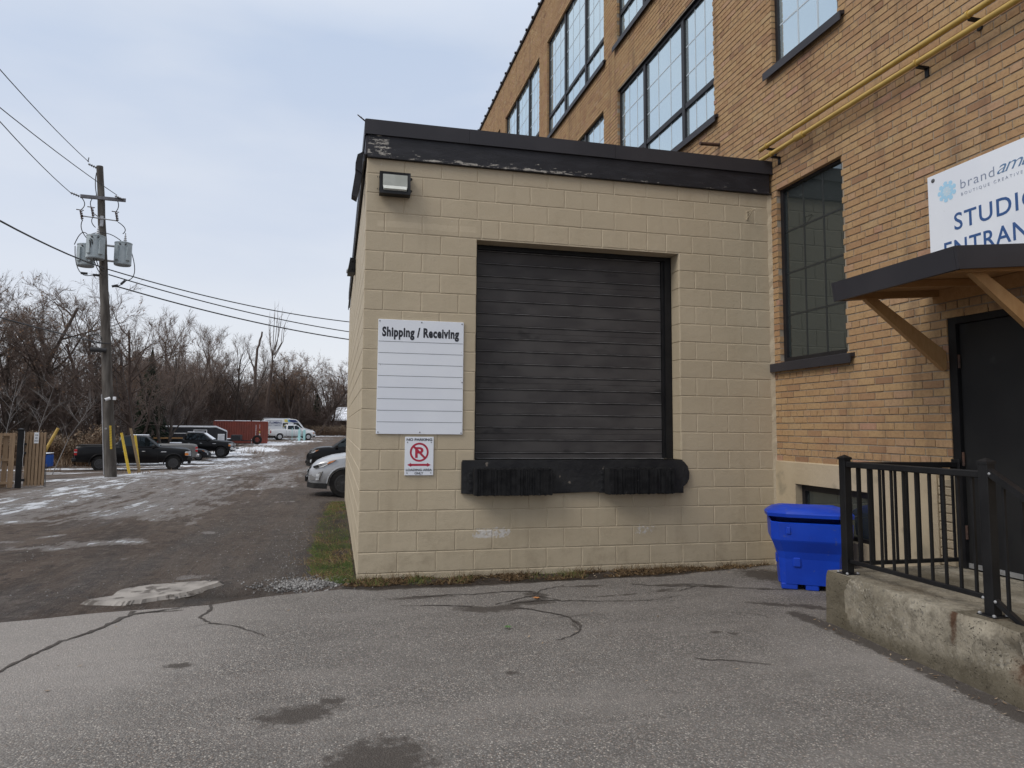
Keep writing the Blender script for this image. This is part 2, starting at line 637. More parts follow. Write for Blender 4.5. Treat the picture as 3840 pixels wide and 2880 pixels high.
def mk_ground():
    g = NT('muddy_gravel_and_snow')
    pos = g.node('ShaderNodeNewGeometry').outputs['Position']
    st = g.node('ShaderNodeMapping')
    g.put(st.inputs['Vector'], pos)
    st.inputs['Rotation'].default_value = (0, 0, R(-9))
    st.inputs['Scale'].default_value = (1.0, .16, 1.0)
    big = g.noise(pos, .5, 6, .6)
    c = g.mix(g.step(big, .35, .68), (.092, .063, .046), (.135, .100, .078))
    rut = g.noise(st.outputs[0], 1.6, 8, .66)
    c = g.mix(g.step(rut, .42, .68, 0, .7), c, (.042, .033, .028))
    clod = g.noise(pos, 5.5, 9, .72)
    c = g.mix(g.step(clod, .52, .64, 0, .7), c, (.16, .13, .108))
    c = g.mix(g.step(clod, .47, .38, 0, .75), c, (.040, .030, .025))
    lump = g.noise(st.outputs[0], 7.5, 9, .75)
    c = g.mix(g.step(lump, .54, .62, 0, .5), c, (.15, .125, .105))
    c = g.mix(g.step(lump, .46, .38, 0, .55), c, (.042, .032, .027))
    grit = g.noise(pos, 26, 6, .75)
    c = g.mix(g.step(grit, .52, .72, 0, .5), c, (.18, .155, .135))
    st_c = g.voro(pos, 62, 'Color')
    sc = g.node('ShaderNodeSeparateColor')
    g.put(sc.inputs[0], st_c)
    peb = g.math('MULTIPLY', g.step(sc.outputs[0], .78, .84), g.step(g.voro(pos, 62), .42, .3))
    grav = g.attr('gravel')
    peb = g.math('MULTIPLY', peb, g.math('ADD', .45, grav))
    c = g.mix(peb, c, g.mix(sc.outputs[1], (.11, .10, .095), (.32, .31, .30)))
    c = g.mix(g.math('MULTIPLY', grav, .5), c, (.125, .112, .103))
    wet = g.step(g.noise(st.outputs[0], .8, 4), .50, .64)
    soil = g.attr('soil')
    c = g.mix(g.math('MULTIPLY', soil, .85), c, (.030, .024, .019))
    # snow and grey ice, laid by the wheel tracks
    sn = g.attr('snow')
    brk = g.math('ADD', g.math('MULTIPLY', g.noise(st.outputs[0], 3.4, 10, .74), 1.9), g.math('MULTIPLY', g.noise(pos, 1.9, 10, .74), .7))
    tot = g.math('ADD', sn, g.math('SUBTRACT', brk, 1.30))
    crisp = g.math('SUBTRACT', g.noise(pos, 9, 10, .8), .5)
    tot = g.math('ADD', tot, g.math('MULTIPLY', crisp, .45))
    ice = g.step(tot, .33, .47, 0, .66)
    c = g.mix(ice, c, (.29, .268, .255))
    white = g.step(tot, .62, .76, 0, .95)
    c = g.mix(white, c, (.74, .76, .80))
    h = g.math('ADD', g.math('MULTIPLY', rut, 2.2), g.math('ADD', grit, g.math('MULTIPLY', white, .8)))
    h = g.math('ADD', h, g.math('ADD', g.math('MULTIPLY', clod, 2.4), g.math('MULTIPLY', lump, 1.6)))
    n = g.bump(h, 1.0, .05)
    rough = g.math('SUBTRACT', .9, g.math('MULTIPLY', g.math('MULTIPLY', wet, g.math('SUBTRACT', 1.0, grav)), .28))
    return g.finish(c, rough, n, .3)


def mk_concrete():
    g = NT('weathered_concrete')
    pos = g.node('ShaderNodeNewGeometry').outputs['Position']
    a = g.noise(pos, 2.2, 7, .62)
    c = g.mix(g.step(a, .3, .7), (.20, .175, .13), (.34, .305, .24))
    c = g.mix(g.step(g.noise(pos, 9, 8, .7), .42, .68, 0, .8), c, (.12, .105, .08))
    pit = g.voro(pos, 48)
    pk = g.math('MULTIPLY', g.step(g.voro(g.mix(.12, pos, g.noise(pos, 9, 4, out='Color')), 62), .34, .10), g.step(g.noise(pos, 7, 6, .7), .44, .62))
    c = g.mix(g.math('MULTIPLY', pk, .75), c, (.065, .057, .045))
    ag = g.node('ShaderNodeSeparateColor')
    g.put(ag.inputs[0], g.voro(pos, 70, 'Color'))
    agm = g.math('MULTIPLY', g.step(ag.outputs[0], .62, .72), g.step(g.noise(pos, 5, 6, .7), .42, .6))
    c = g.mix(g.math('MULTIPLY', agm, .65), c, g.mix(ag.outputs[1], (.10, .095, .085), (.42, .38, .31)))
    c = g.mix(g.step(g.noise(pos, 30, 8, .75), .52, .70, 0, .45), c, (.40, .36, .29))
    c = g.mix(g.step(g.noise(pos, 3.2, 6, .66), .52, .72, 0, .5), c, (.16, .125, .08))
    wet = g.step(g.attr('wet'), .3, .7, 0, .75)
    c = g.mix(wet, c, (.085, .07, .045))
    rust = g.step(g.math('ADD', g.attr('rust'), g.math('MULTIPLY', g.math('SUBTRACT', g.noise(pos, 18, 6, .7), .5), .9)), .3, .9, 0, .9)
    c = g.mix(rust, c, (.07, .03, .014))
    nrm = g.node('ShaderNodeNewGeometry').outputs['Normal']
    h = g.math('SUBTRACT', g.noise(pos, 40, 8, .7), g.math('MULTIPLY', pk, 1.2))
    n = g.bump(h, .9, .012)
    return g.finish(c, .85, n, .3)


def mk_glass(name, tint, refl, rough=.015):
    g = NT(name)
    d = g.node('ShaderNodeBsdfDiffuse')
    d.inputs['Color'].default_value = (*tint, 1)
    gl = g.node('ShaderNodeBsdfGlossy')
    gl.inputs['Color'].default_value = (.80, .92, .96, 1)
    gl.inputs['Roughness'].default_value = rough
    pos = g.node('ShaderNodeNewGeometry').outputs['Position']
    g.put(gl.inputs['Normal'], g.bump(g.noise(pos, .9, 3), .16, .03))
    mx = g.node('ShaderNodeMixShader')
    fr = g.node('ShaderNodeFresnel')
    fr.inputs['IOR'].default_value = 1.5
    k = g.math('MINIMUM', g.math('ADD', g.math('MULTIPLY', fr.outputs[0], .9), refl), 1.0)
    g.put(mx.inputs[0], k)
    g.n.links.new(d.outputs[0], mx.inputs[1])
    g.n.links.new(gl.outputs[0], mx.inputs[2])
    g.n.links.new(mx.outputs[0], g.out.inputs['Surface'])
    return g.m


def mk_fascia():
    g = NT('peeling_black_board')
    pos = g.node('ShaderNodeNewGeometry').outputs['Position']
    s2 = g.coord('Object', (1.2, 1, 5))
    c = g.mix(g.step(g.noise(s2, 3, 6), .4, .7), (.010, .010, .014), (.020, .020, .026))
    pe = g.noise(s2, 7.5, 10, .76)
    k = g.math('ADD', pe, g.math('MULTIPLY', g.attr('peel'), .24))
    c = g.mix(g.step(k, .735, .765), c, g.mix(g.noise(pos, 60, 3), (.10, .075, .05), (.62, .60, .55)))
    return g.finish(c, .55, g.bump(g.math('ADD', g.noise(s2, 20, 6), pe), .5, .006), .4)


def mk_wood(name, a, b, axis=(18, 18, 1.4), knots=True):
    g = NT(name)
    v = g.coord('Object', axis)
    c = g.mix(g.step(g.noise(v, 2.2, 6, .6, dist=.8), .3, .7), a, b)
    inf = g.node('ShaderNodeObjectInfo').outputs['Random']
    c = g.mix(g.step(inf, 0, 1, 0, .45), c, tuple(x * .55 for x in a))
    if knots:
        k = g.voro(g.coord('Object', tuple(x * .3 for x in axis)), 1.7)
        c = g.mix(g.step(k, .12, .06, 0, .8), c, (.05, .022, .01))
    return g.finish(c, .75, g.bump(g.noise(v, 5, 5), .3, .003), .3)


def mk_bark(name, a, b, rand=.5):
    g = NT(name)
    pos = g.node('ShaderNodeNewGeometry').outputs['Position']
    st = g.node('ShaderNodeMapping')
    g.put(st.inputs['Vector'], pos)
    st.inputs['Scale'].default_value = (1, 1, .2)
    c = g.mix(g.step(g.noise(st.outputs[0], 6, 5), .35, .65), a, b)
    inf = g.node('ShaderNodeObjectInfo').outputs['Random']
    c = g.mix(g.step(inf, 0, 1, 0, rand), c, (.13, .088, .072))
    return g.finish(c, .9, None, .2)


def mk_tone(name, stops, rough=.85):
    g = NT(name)
    c = g.ramp(g.attr('tone'), stops)
    return g.finish(c, rough, None, .2)


def mk_paint(name, c, flake=None, rough=.28):
    g = NT(name)
    pos = g.coord('Object')
    d = g.noise(pos, 2.4, 6, .6)
    dirt = g.step(d, .45, .75, 0, .25)
    sp = g.node('ShaderNodeSeparateXYZ')
    g.put(sp.inputs[0], pos)
    low = g.math('MULTIPLY', g.step(sp.outputs['Z'], .75, .3, 0, .45), g.step(g.noise(pos, 5, 6, .65), .3, .7, .3, 1))
    cc = g.mix(dirt, c, tuple(x * .85 + .006 for x in c))
    cc = g.mix(low, cc, (.075, .066, .058))
    g.b.inputs['Coat Weight'].default_value = .35 if max(c) > .05 else .12
    g.b.inputs['Coat Roughness'].default_value = .08
    if flake:
        g.b.inputs['Metallic'].default_value = flake
    return g.finish(cc, g.math('ADD', rough, g.math('MULTIPLY', low, .4)), None, .3 if max(c) > .05 else .16)


M = {}
M['brick'] = mk_brick()
M['mortar'] = mat('grey_mortar', (.31, .262, .205), .95, c2=(.255, .213, .165), scale=3, bump=.4, bscale=120)
M['block'] = mk_block()
M['block_joint'] = mat('painted_mortar_joint', (.46, .388, .278), .75, c2=(.42, .352, .248), scale=2, bump=.5, bscale=70)
M['base_paint'] = mat('beige_parging_paint', (.455, .375, .26), .6, c2=(.40, .325, .22), scale=1.5, bump=.5, bscale=26, c3=(.27, .23, .16), s3=3.2, lo3=.56, hi3=.7)
M['black'] = mat('black_painted_steel', (.007, .007, .008), .45, spec=.25, c2=(.012, .012, .013), scale=5, bump=.1, bscale=90)
M['flashing'] = mat('dark_bronze_flashing', (.026, .025, .030), .5, spec=.3, c2=(.036, .034, .039), scale=1.2, bump=.06, bscale=5)
M['fascia'] = mk_fascia()
M['slat'] = mat('charcoal_door_steel', (.046, .042, .042), .55, spec=.3, c2=(.068, .063, .061), scale=2.6, bump=.12, bscale=6, stretch=(1, 1, 2), c3=(.030, .028, .028), s3=2.2)
M['trim_edge'] = mat('worn_highlight_edge', (.20, .195, .195), .5, c2=(.09, .088, .088), scale=9)  # pale colour stands in for the sky highlight on slat ridges, besides wear
M['rubber'] = mat('black_rubber', (.008, .008, .009), .85, spec=.2, c2=(.017, .017, .018), scale=14, bump=.5, bscale=60, c3=(.10, .10, .10), s3=26, lo3=.70, hi3=.78)
M['sill_steel'] = mat('scuffed_black_steel', (.011, .011, .013), .55, spec=.3, c2=(.020, .020, .021), scale=6, bump=.6, bscale=22, c3=(.14, .12, .10), s3=12, lo3=.70, hi3=.74)
M['sheet_white'] = mat('white_sign_face', (.74, .77, .82), .38, c2=(.69, .72, .78), scale=1.3, c3=(.45, .46, .48), s3=13, lo3=.74, hi3=.78)
M['ink'] = mat('black_sign_ink', (.012, .013, .02), .5)
M['line'] = mat('grey_rule_line', (.09, .10, .115), .5)
M['red_ink'] = mat('red_sign_ink', (.42, .012, .045), .5, c2=(.36, .012, .04), scale=20)
M['blue_ink'] = mat('navy_sign_ink', (.028, .085, .24), .45)
M['pale_blue'] = mat('pale_blue_ink', (.36, .60, .78), .45)
M['paler_blue'] = mat('paler_blue_ink', (.52, .66, .76), .45)
M['slate_ink'] = mat('slate_ink', (.20, .24, .33), .45)
M['script_ink'] = mat('steel_blue_ink', (.10, .19, .33), .45)
M['yellow_pipe'] = mat('yellow_gas_pipe_paint', (.47, .315, .075), .45, c2=(.40, .26, .06), scale=5, c3=(.16, .09, .03), s3=17, lo3=.7, hi3=.76)
M['rust'] = mat('rusted_iron', (.09, .045, .028), .85, c2=(.05, .03, .024), scale=9, bump=.5)
M['lens'] = mat('ribbed_clear_lens', (.62, .64, .60), .22, c2=(.52, .54, .50), scale=6, coat=.3)
M['alu'] = mat('dull_aluminium', (.50, .51, .52), .4, metal=.7, c2=(.38, .39, .40), scale=8)
M['blue_bin'] = mat('blue_polyethylene', (.003, .040, .40), .40, c2=(.004, .050, .47), scale=3, bump=.1, bscale=120, c3=(.055, .085, .30), s3=22, lo3=.63, hi3=.78)
M['concrete'] = mk_concrete()
M['asphalt'] = mk_asphalt()
M['ground'] = mk_ground()
M['crack'] = mat('soil_filled_crack', (.038, .031, .027), .95, c2=(.065, .055, .047), scale=20)
M['patch'] = mat('pale_cement_patch', (.30, .275, .25), .85, c2=(.20, .182, .165), scale=5, bump=.7, bscale=45, c3=(.085, .072, .062), s3=9, lo3=.54, hi3=.66)
M['glass_sky'] = mk_glass('coated_window_glass', (.36, .43, .46), .52)
M['glass_dark'] = mk_glass('dark_window_glass', (.028, .033, .033), .12)
M['muntin_pale'] = mat('pale_glazing_bar', (.44, .50, .55), .5)
M['muntin_dark'] = mat('dark_glazing_bar', (.022, .025, .026), .5)
M['frame'] = mat('black_window_frame', (.013, .012, .014), .45, spec=.3, c2=(.018, .017, .019), scale=4)
M['soffit_wood'] = mk_wood('fresh_pine', (.40, .225, .095), (.33, .175, .07), (3, 14, 14))
M['brace_wood'] = mk_wood('pine_brace_wood', (.42, .25, .11), (.34, .19, .08), (9, 9, 2.2))
M['fence_wood'] = mk_wood('weathered_cedar', (.34, .235, .145), (.24, .165, .105), (14, 14, 1.2))
M['pole_wood'] = mk_bark('creosote_pole_wood', (.070, .062, .055), (.13, .118, .106), .0)
M['bark'] = mk_bark('winter_bark', (.042, .033, .029), (.085, .070, .060))
M['twig'] = mk_bark('bare_twigs', (.105, .080, .069), (.155, .125, .107), .45)
M['grey_bark'] = mk_bark('pale_grey_bark', (.16, .15, .145), (.24, .23, .225), .1)
M['dead_leaf'] = mk_tone('clinging_dead_leaves', [(0, (.11, .066, .042)), (.5, (.17, .102, .062)), (1, (.24, .155, .098))])
M['brush'] = mk_tone('bare_brush_stems', [(0, (.052, .034, .028)), (.45, (.088, .060, .049)), (.8, (.14, .108, .094)), (1, (.30, .28, .275))])
M['weed'] = mk_tone('dry_goldenrod', [(0, (.062, .036, .022)), (.45, (.105, .064, .038)), (.8, (.21, .15, .10)), (1, (.34, .275, .205))])
M['dead_grass'] = mk_tone('dead_grass_blades', [(0, (.045, .03, .018)), (.5, (.13, .082, .04)), (.85, (.23, .16, .082)), (1, (.34, .27, .16))])
M['grass'] = mk_tone('autumn_grass_blades', [(0, (.04, .066, .018)), (.3, (.075, .115, .026)), (.48, (.12, .125, .04)), (.62, (.15, .10, .045)), (.8, (.16, .08, .04)), (1, (.25, .18, .10))])
M['conifer'] = mk_tone('dark_conifer_needles', [(0, (.016, .026, .016)), (1, (.035, .048, .030))])
M['stone'] = mk_tone('crushed_limestone', [(0, (.085, .082, .08)), (.6, (.19, .185, .18)), (1, (.34, .33, .32))])
M['snow'] = mat('settled_snow', (.78, .80, .84), .7, c2=(.70, .73, .79), scale=3, bump=.3, bscale=8)
M['tx_grey'] = mat('transformer_grey_enamel', (.38, .43, .45), .42, c2=(.33, .38, .40), scale=5)
M['porcelain'] = mat('grey_porcelain', (.42, .42, .43), .25)
M['dark_metal'] = mat('galvanized_dark_steel', (.13, .13, .135), .5, metal=.5, c2=(.09, .09, .095), scale=9)
M['light_metal'] = mat('galvanized_steel', (.42, .42, .43), .45, metal=.4, c2=(.34, .34, .35), scale=9)
M['cable'] = mat('black_cable_sheath', (.022, .022, .024), .6)
M['arm_steel'] = mat('grey_crossarm', (.17, .165, .18), .6, c2=(.12, .115, .125), scale=6)
M['yellow'] = mat('yellow_guard_plastic', (.62, .42, .03), .5, c2=(.52, .36, .035), scale=6)
M['stake_wood'] = mk_wood('grey_stake_wood', (.26, .19, .11), (.2, .15, .09), (14, 14, 1.2), False)
M['white_paint'] = mat('white_plain_paint', (.74, .75, .77), .45, c2=(.66, .67, .69), scale=5)
M['cyan_post'] = mat('pale_cyan_post_paint', (.36, .60, .60), .5, c2=(.30, .54, .54), scale=5)
M['container'] = mat('oxide_red_container_steel', (.20, .038, .022), .6, c2=(.155, .034, .022), scale=1.1, c3=(.07, .03, .022), s3=5, lo3=.62, hi3=.72)
M['shed_black'] = mat('black_shed_cladding', (.010, .010, .014), .5, c2=(.016, .016, .02), scale=3)
M['bin_blue_steel'] = mat('blue_dumpster_steel', (.010, .085, .36), .5, c2=(.012, .07, .30), scale=3, c3=(.15, .06, .04), s3=8, lo3=.66, hi3=.72)
M['car_black'] = mk_paint('black_car_paint', (.004, .004, .005), rough=.3)
M['car_navy'] = mk_paint('near_black_blue_car_paint', (.010, .011, .016), rough=.25)
M['car_silver'] = mk_paint('silver_car_paint', (.40, .41, .43), flake=.4, rough=.32)
M['car_white'] = mk_paint('white_car_paint', (.62, .63, .64), rough=.3)
M['car_pewter'] = mk_paint('pewter_car_paint', (.17, .165, .16), flake=.4, rough=.35)
M['car_glass'] = mk_glass('car_window_glass', (.006, .008, .009), .0)
M['car_glass_pale'] = mk_glass('pale_windscreen_glass', (.07, .09, .10), .28)
M['tyre'] = mat('tyre_rubber', (.010, .010, .011), .85, spec=.2, c2=(.024, .022, .020), scale=7, bump=.4, bscale=40)
M['rim_black'] = mat('gloss_black_rim', (.035, .035, .037), .3)
M['rim_alloy'] = mat('machined_alloy_rim', (.48, .49, .50), .35, metal=.7)
M['chrome'] = mat('chrome_trim', (.62, .63, .65), .18, metal=.9)
M['cladding'] = mat('black_plastic_cladding', (.010, .010, .011), .65, spec=.25, c2=(.022, .021, .02), scale=6)
M['lamp_clear'] = mat('headlamp_lens', (.52, .54, .56), .12, c2=(.22, .23, .25), scale=12, coat=.6)
M['amber'] = mat('amber_lens', (.55, .17, .02), .2, coat=.5)
M['red_lens'] = mat('red_tail_lens', (.36, .010, .012), .2, coat=.5)
M['van_navy'] = mat('navy_vinyl_wrap', (.02, .035, .12), .35)
M['van_yellow'] = mat('yellow_vinyl_wrap', (.62, .52, .12), .4)
M['van_blue'] = mat('sky_blue_vinyl_wrap', (.10, .38, .62), .4)
M['house_wall'] = mat('brown_house_siding', (.12, .075, .05), .8, c2=(.09, .06, .042), scale=3)
M['dark_void'] = mat('unlit_dark_interior', (.006, .006, .007), .9)

# ---------------------------------------------------------------- the ground
HK = [(0, -.062), (8, -.065), (12, -.12), (17, -.22), (21, -.27), (24, -.28), (27, -.31), (31, -.5), (37, -.8), (44, -1.05), (50, -1.15), (60, -1.2), (72, -1.0),
      (84, -.72), (93, -.35), (102, -.1), (115, .05), (150, .3), (4000, .3)]
HX, HZ = [k[0] for k in HK], [k[1] for k in HK]


def gz(x, y):
    return float(np.interp(math.hypot(x + .25, y + 7.3), HX, HZ))


def seg_dist(X, Y, pts):
    d = np.full(X.shape, 1e9)
    for (ax, ay), (bx, by) in zip(pts[:-1], pts[1:]):
        vx, vy = bx - ax, by - ay
        t = np.clip(((X - ax) * vx + (Y - ay) * vy) / (vx * vx + vy * vy), 0, 1)
        d = np.minimum(d, np.hypot(X - ax - t * vx, Y - ay - t * vy))
    return d


def blob(X, Y, cx, cy, rx, ry, rot=0.0):
    c, s = math.cos(rot), math.sin(rot)
    u = ((X - cx) * c + (Y - cy) * s) / rx
    v = (-(X - cx) * s + (Y - cy) * c) / ry
    return np.exp(-(u * u + v * v))


def ground_sheet():
    rr = [0.0]
    r = .6
    while r < 2600:
        rr.append(r)
        r *= 1.026 if r < 130 else 1.10
    az = np.concatenate([np.linspace(-45, 20, 330, endpoint=False), np.linspace(20, 315, 130, endpoint=False)])
    na = len(az)
    Rg, Ag = np.meshgrid(np.array(rr[1:]), np.radians(az), indexing='ij')
    X = EYE.x + Rg * np.sin(Ag)
    Y = EYE.y + Rg * np.cos(Ag)
    X = np.concatenate([[EYE.x], X.ravel()])
    Y = np.concatenate([[EYE.y], Y.ravel()])
    rad = np.hypot(X - EYE.x, Y - EYE.y)
    Z = np.interp(rad, HX, HZ)
    # wheel ruts and pot-holes
    rut = np.sin(X * 2.1 + .25 * Y + np.sin(Y * .21) * 1.2) * .016 + np.sin(X * 5.3 - Y * .8) * .006
    Z = Z + rut * np.clip((rad - 7.5) / 4, 0, 1) * np.clip((140 - rad) / 60, 0, 1)
    Z -= .035 * blob(X, Y, -1.75, .55, .5, .14, -.25) + .05 * blob(X, Y, -1.2, -.35, .35, .1, .1)
    snow = np.zeros_like(X)
    lane = [(-8.2, 1.0), (-6.9, 8.3), (-6.9, 12.8), (-6.9, 18.5), (-7.6, 24), (-7.6, 30), (-7.3, 37), (-6.0, 46), (-4.6, 56)]
    d = seg_dist(X, Y, lane)
    snow = np.maximum(snow, .66 * np.exp(-(d / 2.4) ** 2) * np.clip((Y - 2) / 5, 0, 1))
    lane2 = [(-3.9, 7), (-4.2, 12), (-4.6, 20), (-4.8, 30), (-4.2, 40), (-3.0, 55), (-1.6, 75)]
    snow = np.maximum(snow, .56 * np.exp(-(seg_dist(X, Y, lane2) / 1.8) ** 2))
    lane3 = [(-2.0, 14), (-2.3, 22), (-2.0, 30), (-1.0, 45)]
    snow = np.maximum(snow, .52 * np.exp(-(seg_dist(X, Y, lane3) / .9) ** 2))
    for p in ((-3.35, 3.1, .75, .30, -.15), (-3.9, 2.85, .5, .22, -.2), (-4.55, 7.0, .6, .3, 0), (-4.3, 4.1, .4, .16, 0), (-4.05, 9.2, .28, 1.6, -.1), (-2.6, 13.3, .5, .35, 0),
              (-1.83, 12.0, .5, .22, 0), (-1.93, 2.76, .12, .08, 0), (-2.5, 5.07, .22, .2, 0), (-2.72, 1.77, .1, .06, 0), (-1.88, 6.2, .25, .12, 0), (-1.88, .42, .16, .05, 0), (-1.8, .62, .34, .07, -.1),
              (-1.4, 9.2, .3, .15, 0), (-2.9, 9.4, .3, .2, 0), (-3.3, 5.9, .15, .3, 0), (-2.1, 4.0, .14, .1, 0), (-5.4, 6.2, .7, .35, .2), (-4.9, 3.6, .5, .2, .1)):
        snow = np.maximum(snow, .72 * blob(X, Y, *p))
    strip = [(-12.5, 14.6), (-9.1, 17.4), (-8.3, 18.6), (-9.2, 27.5), (-9.6, 31)]
    snow = np.maximum(snow, .80 * np.exp(-(seg_dist(X, Y, strip) / .8) ** 2))
    for p in ((-15.5, 37.4, 3.2, 1.0, .2), (-18.5, 36.5, 3, 1.2, 0), (-11.5, 37.2, 3.4, .8, .15), (-9.5, 41, 4.5, 1.3, .2), (-11.5, 46, 5, 3, 0), (-8.4, 51, 2.2, 4, 0), (-15, 44, 5, 3, 0),
              (-14.3, 32.0, 1.6, .9, .2), (-12.8, 30, 1.6, .8, .2),
              (-10.5, 60, 4.5, 6, 0), (-8.5, 68, 3.3, 7, 0), (-6.8, 66, 1.5, 4, 0), (-7.5, 79, 4, 4.5, 0), (-3.6, 84, 3.6, 2.2, .2), (-9, 91, 9, 3, 0), (2, 118, 14, 12, 0), (-1.5, 105, 5, 5, 0), (-6, 104, 8, 7, 0)):
        snow = np.maximum(snow, 1.05 * blob(X, Y, *p))
    road = [(-1.0, 40), (-2.6, 60), (-2.8, 72), (-.4, 84), (2.0, 94), (5, 104)]
    snow *= 1 - .62 * np.exp(-(seg_dist(X, Y, road) / 2.1) ** 2)
    snow[(Y < 9.9) & (X > -.9)] = 0
    snow[rad > 135] = 0
    gravel = .9 * np.exp(-(seg_dist(X, Y, [(-.75, .05), (-.9, 2), (-.8, 5), (-.6, 9), (.2, 11)]) / .38) ** 2)
    gravel = np.maximum(gravel, .45 * np.exp(-(seg_dist(X, Y, [(-1.4, .3), (-1.7, 4), (-1.2, 10), (-.6, 14)]) / 1.1) ** 2))
    gravel = np.maximum(gravel, blob(X, Y, -.5, -.05, .3, .28))
    soil = np.clip(1 - np.abs(Y + .3) / .38, 0, 1) * (X > -.15) * (X < 5)
    soil = np.maximum(soil, np.exp(-(seg_dist(X, Y, [(-.24, .3), (-.25, 8.6)]) / .27) ** 2))
    soil = np.maximum(soil, .9 * blob(X, Y, -1.28, -.42, .5, .18, .18))
    soil = np.maximum(soil, .75 * np.exp(-(seg_dist(X, Y, [(-9, 17.0), (-7.2, 18.6), (-7.9, 22)]) / .5) ** 2))
    v = np.stack([X, Y, Z], -1)
    nr = len(rr) - 1
    i, j = np.meshgrid(np.arange(nr - 1), np.arange(na), indexing='ij')
    j2 = (j + 1) % na
    q = np.stack([1 + i * na + j, 1 + i * na + j2, 1 + (i + 1) * na + j2, 1 + (i + 1) * na + j], -1).reshape(-1, 4)[:, ::-1]
    jj = np.arange(na)
    tri = np.stack([np.zeros(na, int), 1 + (jj + 1) % na, 1 + jj, 1 + jj], -1)
    t1 = np.concatenate([q[:, [0, 1, 2]], q[:, [0, 2, 3]], tri[:, :3]])
    me = from_arrays('ground', v, t1, M['ground'], True, {'snow': snow, 'gravel': gravel, 'soil': soil})
    o = bpy.data.objects.new('ground', me)
    col.objects.link(o)
    tag(o, 'muddy gravel yard with icy wheel tracks and snow patches', 'ground', kind='structure')


ground_sheet()

# asphalt apron, its back edge ragged along the dock wall
AE = [(-9.5, -2.2), (-4.6, -1.50), (-2.79, -1.06), (-2.08, -.89), (-1.26, -.76), (-.74, -.53), (-.15, -.40), (.2, -.48), (1.0, -.50), (1.95, -.46), (3.3, -.36), (4.3, -.13), (4.86, -.05)]


def asphalt_sheet():
    xs = np.concatenate([np.linspace(-9.5, -4.0, 40, endpoint=False), np.arange(-4.0, 4.86, .04), [4.87]])
    nv = 150
    edge = np.interp(xs, [a[0] for a in AE], [a[1] for a in AE])
    jit = np.array([noise.fractal(Vector((x * 1.7, 3.1, 0)), 1.0, 2.0, 6) * .05 + noise.noise(Vector((x * 9, 1, 0))) * .012 for x in xs])
    edge = edge + jit * np.where(xs < -.1, .35, 1.0)
    X, T = np.meshgrid(xs, np.linspace(0, 1, nv) ** 1.25, indexing='ij')
    Y = edge[:, None] + (-13 - edge[:, None]) * T
    X, Y = X.ravel(), Y.ravel()
    Z = -.047 + .006 * np.sin(X * 1.3) * np.cos(Y * 1.1)
    Z = np.where(np.tile(np.arange(nv) == 0, len(xs)), Z - .004, Z)
    pale = np.clip(1.0 - (X + 2.2) / 2.2, 0, 1) * np.clip((Y + 4.6) / 2.2, 0, 1)
    pale = np.maximum(pale, .6 * blob(X, Y, 3.4, -3.2, .8, 1.2))
    st = np.zeros_like(X)
    for b in ((1.02, -1.38, .26, .13, -.25), (1.25, -1.36, .2, .1, .2), (1.5, -1.24, .3, .09, .1), (1.62, -.98, .12, .16, .3), (.55, -.88, .4, .06, .05), (2.2, -.72, .28, .05, 0), (2.9, -1.02, .16, .05, .3),
              (3.1, -.82, .3, .06, -.1), (3.5, -.95, .22, .08, -.2), (3.95, -1.15, .14, .05, -.2), (-.42, -3.32, .26, .14, .25), (-.22, -3.18, .1, .07, 0), (-.02, -3.95, .3, .32, -.4), (.05, -4.3, .22, .2, 0),
              (1.66, -1.95, .025, .2, -.2), (3.62, -1.7, .25, .07, -.5), (4.35, -.55, .35, .35, 0), (-1.6, -.95, .2, .03, .2), (.9, -2.9, .06, .05, 0), (2.7, -2.4, .2, .03, -.5), (-1.2, -2.4, .12, .06, 0),
              (3.9, -1.85, .2, .1, -.6), (2.35, -1.12, .4, .03, .06)):
        st = np.maximum(st, .95 * blob(X, Y, *b))
    st = np.maximum(st, 1.0 * np.exp(-(seg_dist(X, Y, [(3.62, -2.05), (3.64, -2.45), (3.58, -3.3), (3.48, -4.2), (3.4, -5.6)]) / .10) ** 2))
    st = np.maximum(st, .75 * np.exp(-((edge.repeat(nv) - Y) / .07) ** 2) * (X > .0))
    v = np.stack([X, Y, Z], -1)
    n = len(xs)
    i, j = np.meshgrid(np.arange(n - 1), np.arange(nv - 1), indexing='ij')
    q = np.stack([i * nv + j, i * nv + j + 1, (i + 1) * nv + j + 1, (i + 1) * nv + j], -1).reshape(-1, 4)
    # broken front lip
    k = len(v)
    lip = np.stack([xs, edge + .02, np.full(n, -.11)], -1)
    v = np.concatenate([v, lip])
    i = np.arange(n - 1)
    q = np.concatenate([q, np.stack([k + i, i * nv, (i + 1) * nv, k + i + 1], -1)])
    me = from_arrays('asphalt', v, q, M['asphalt'], True, {'pale': np.concatenate([pale, np.zeros(n)]), 'stain': np.concatenate([st, np.full(n, 1.0)])})
    o = bpy.data.objects.new('asphalt', me)
    col.objects.link(o)
    tag(o, 'worn grey asphalt apron in front of the loading dock', 'pavement', kind='structure')


asphalt_sheet()


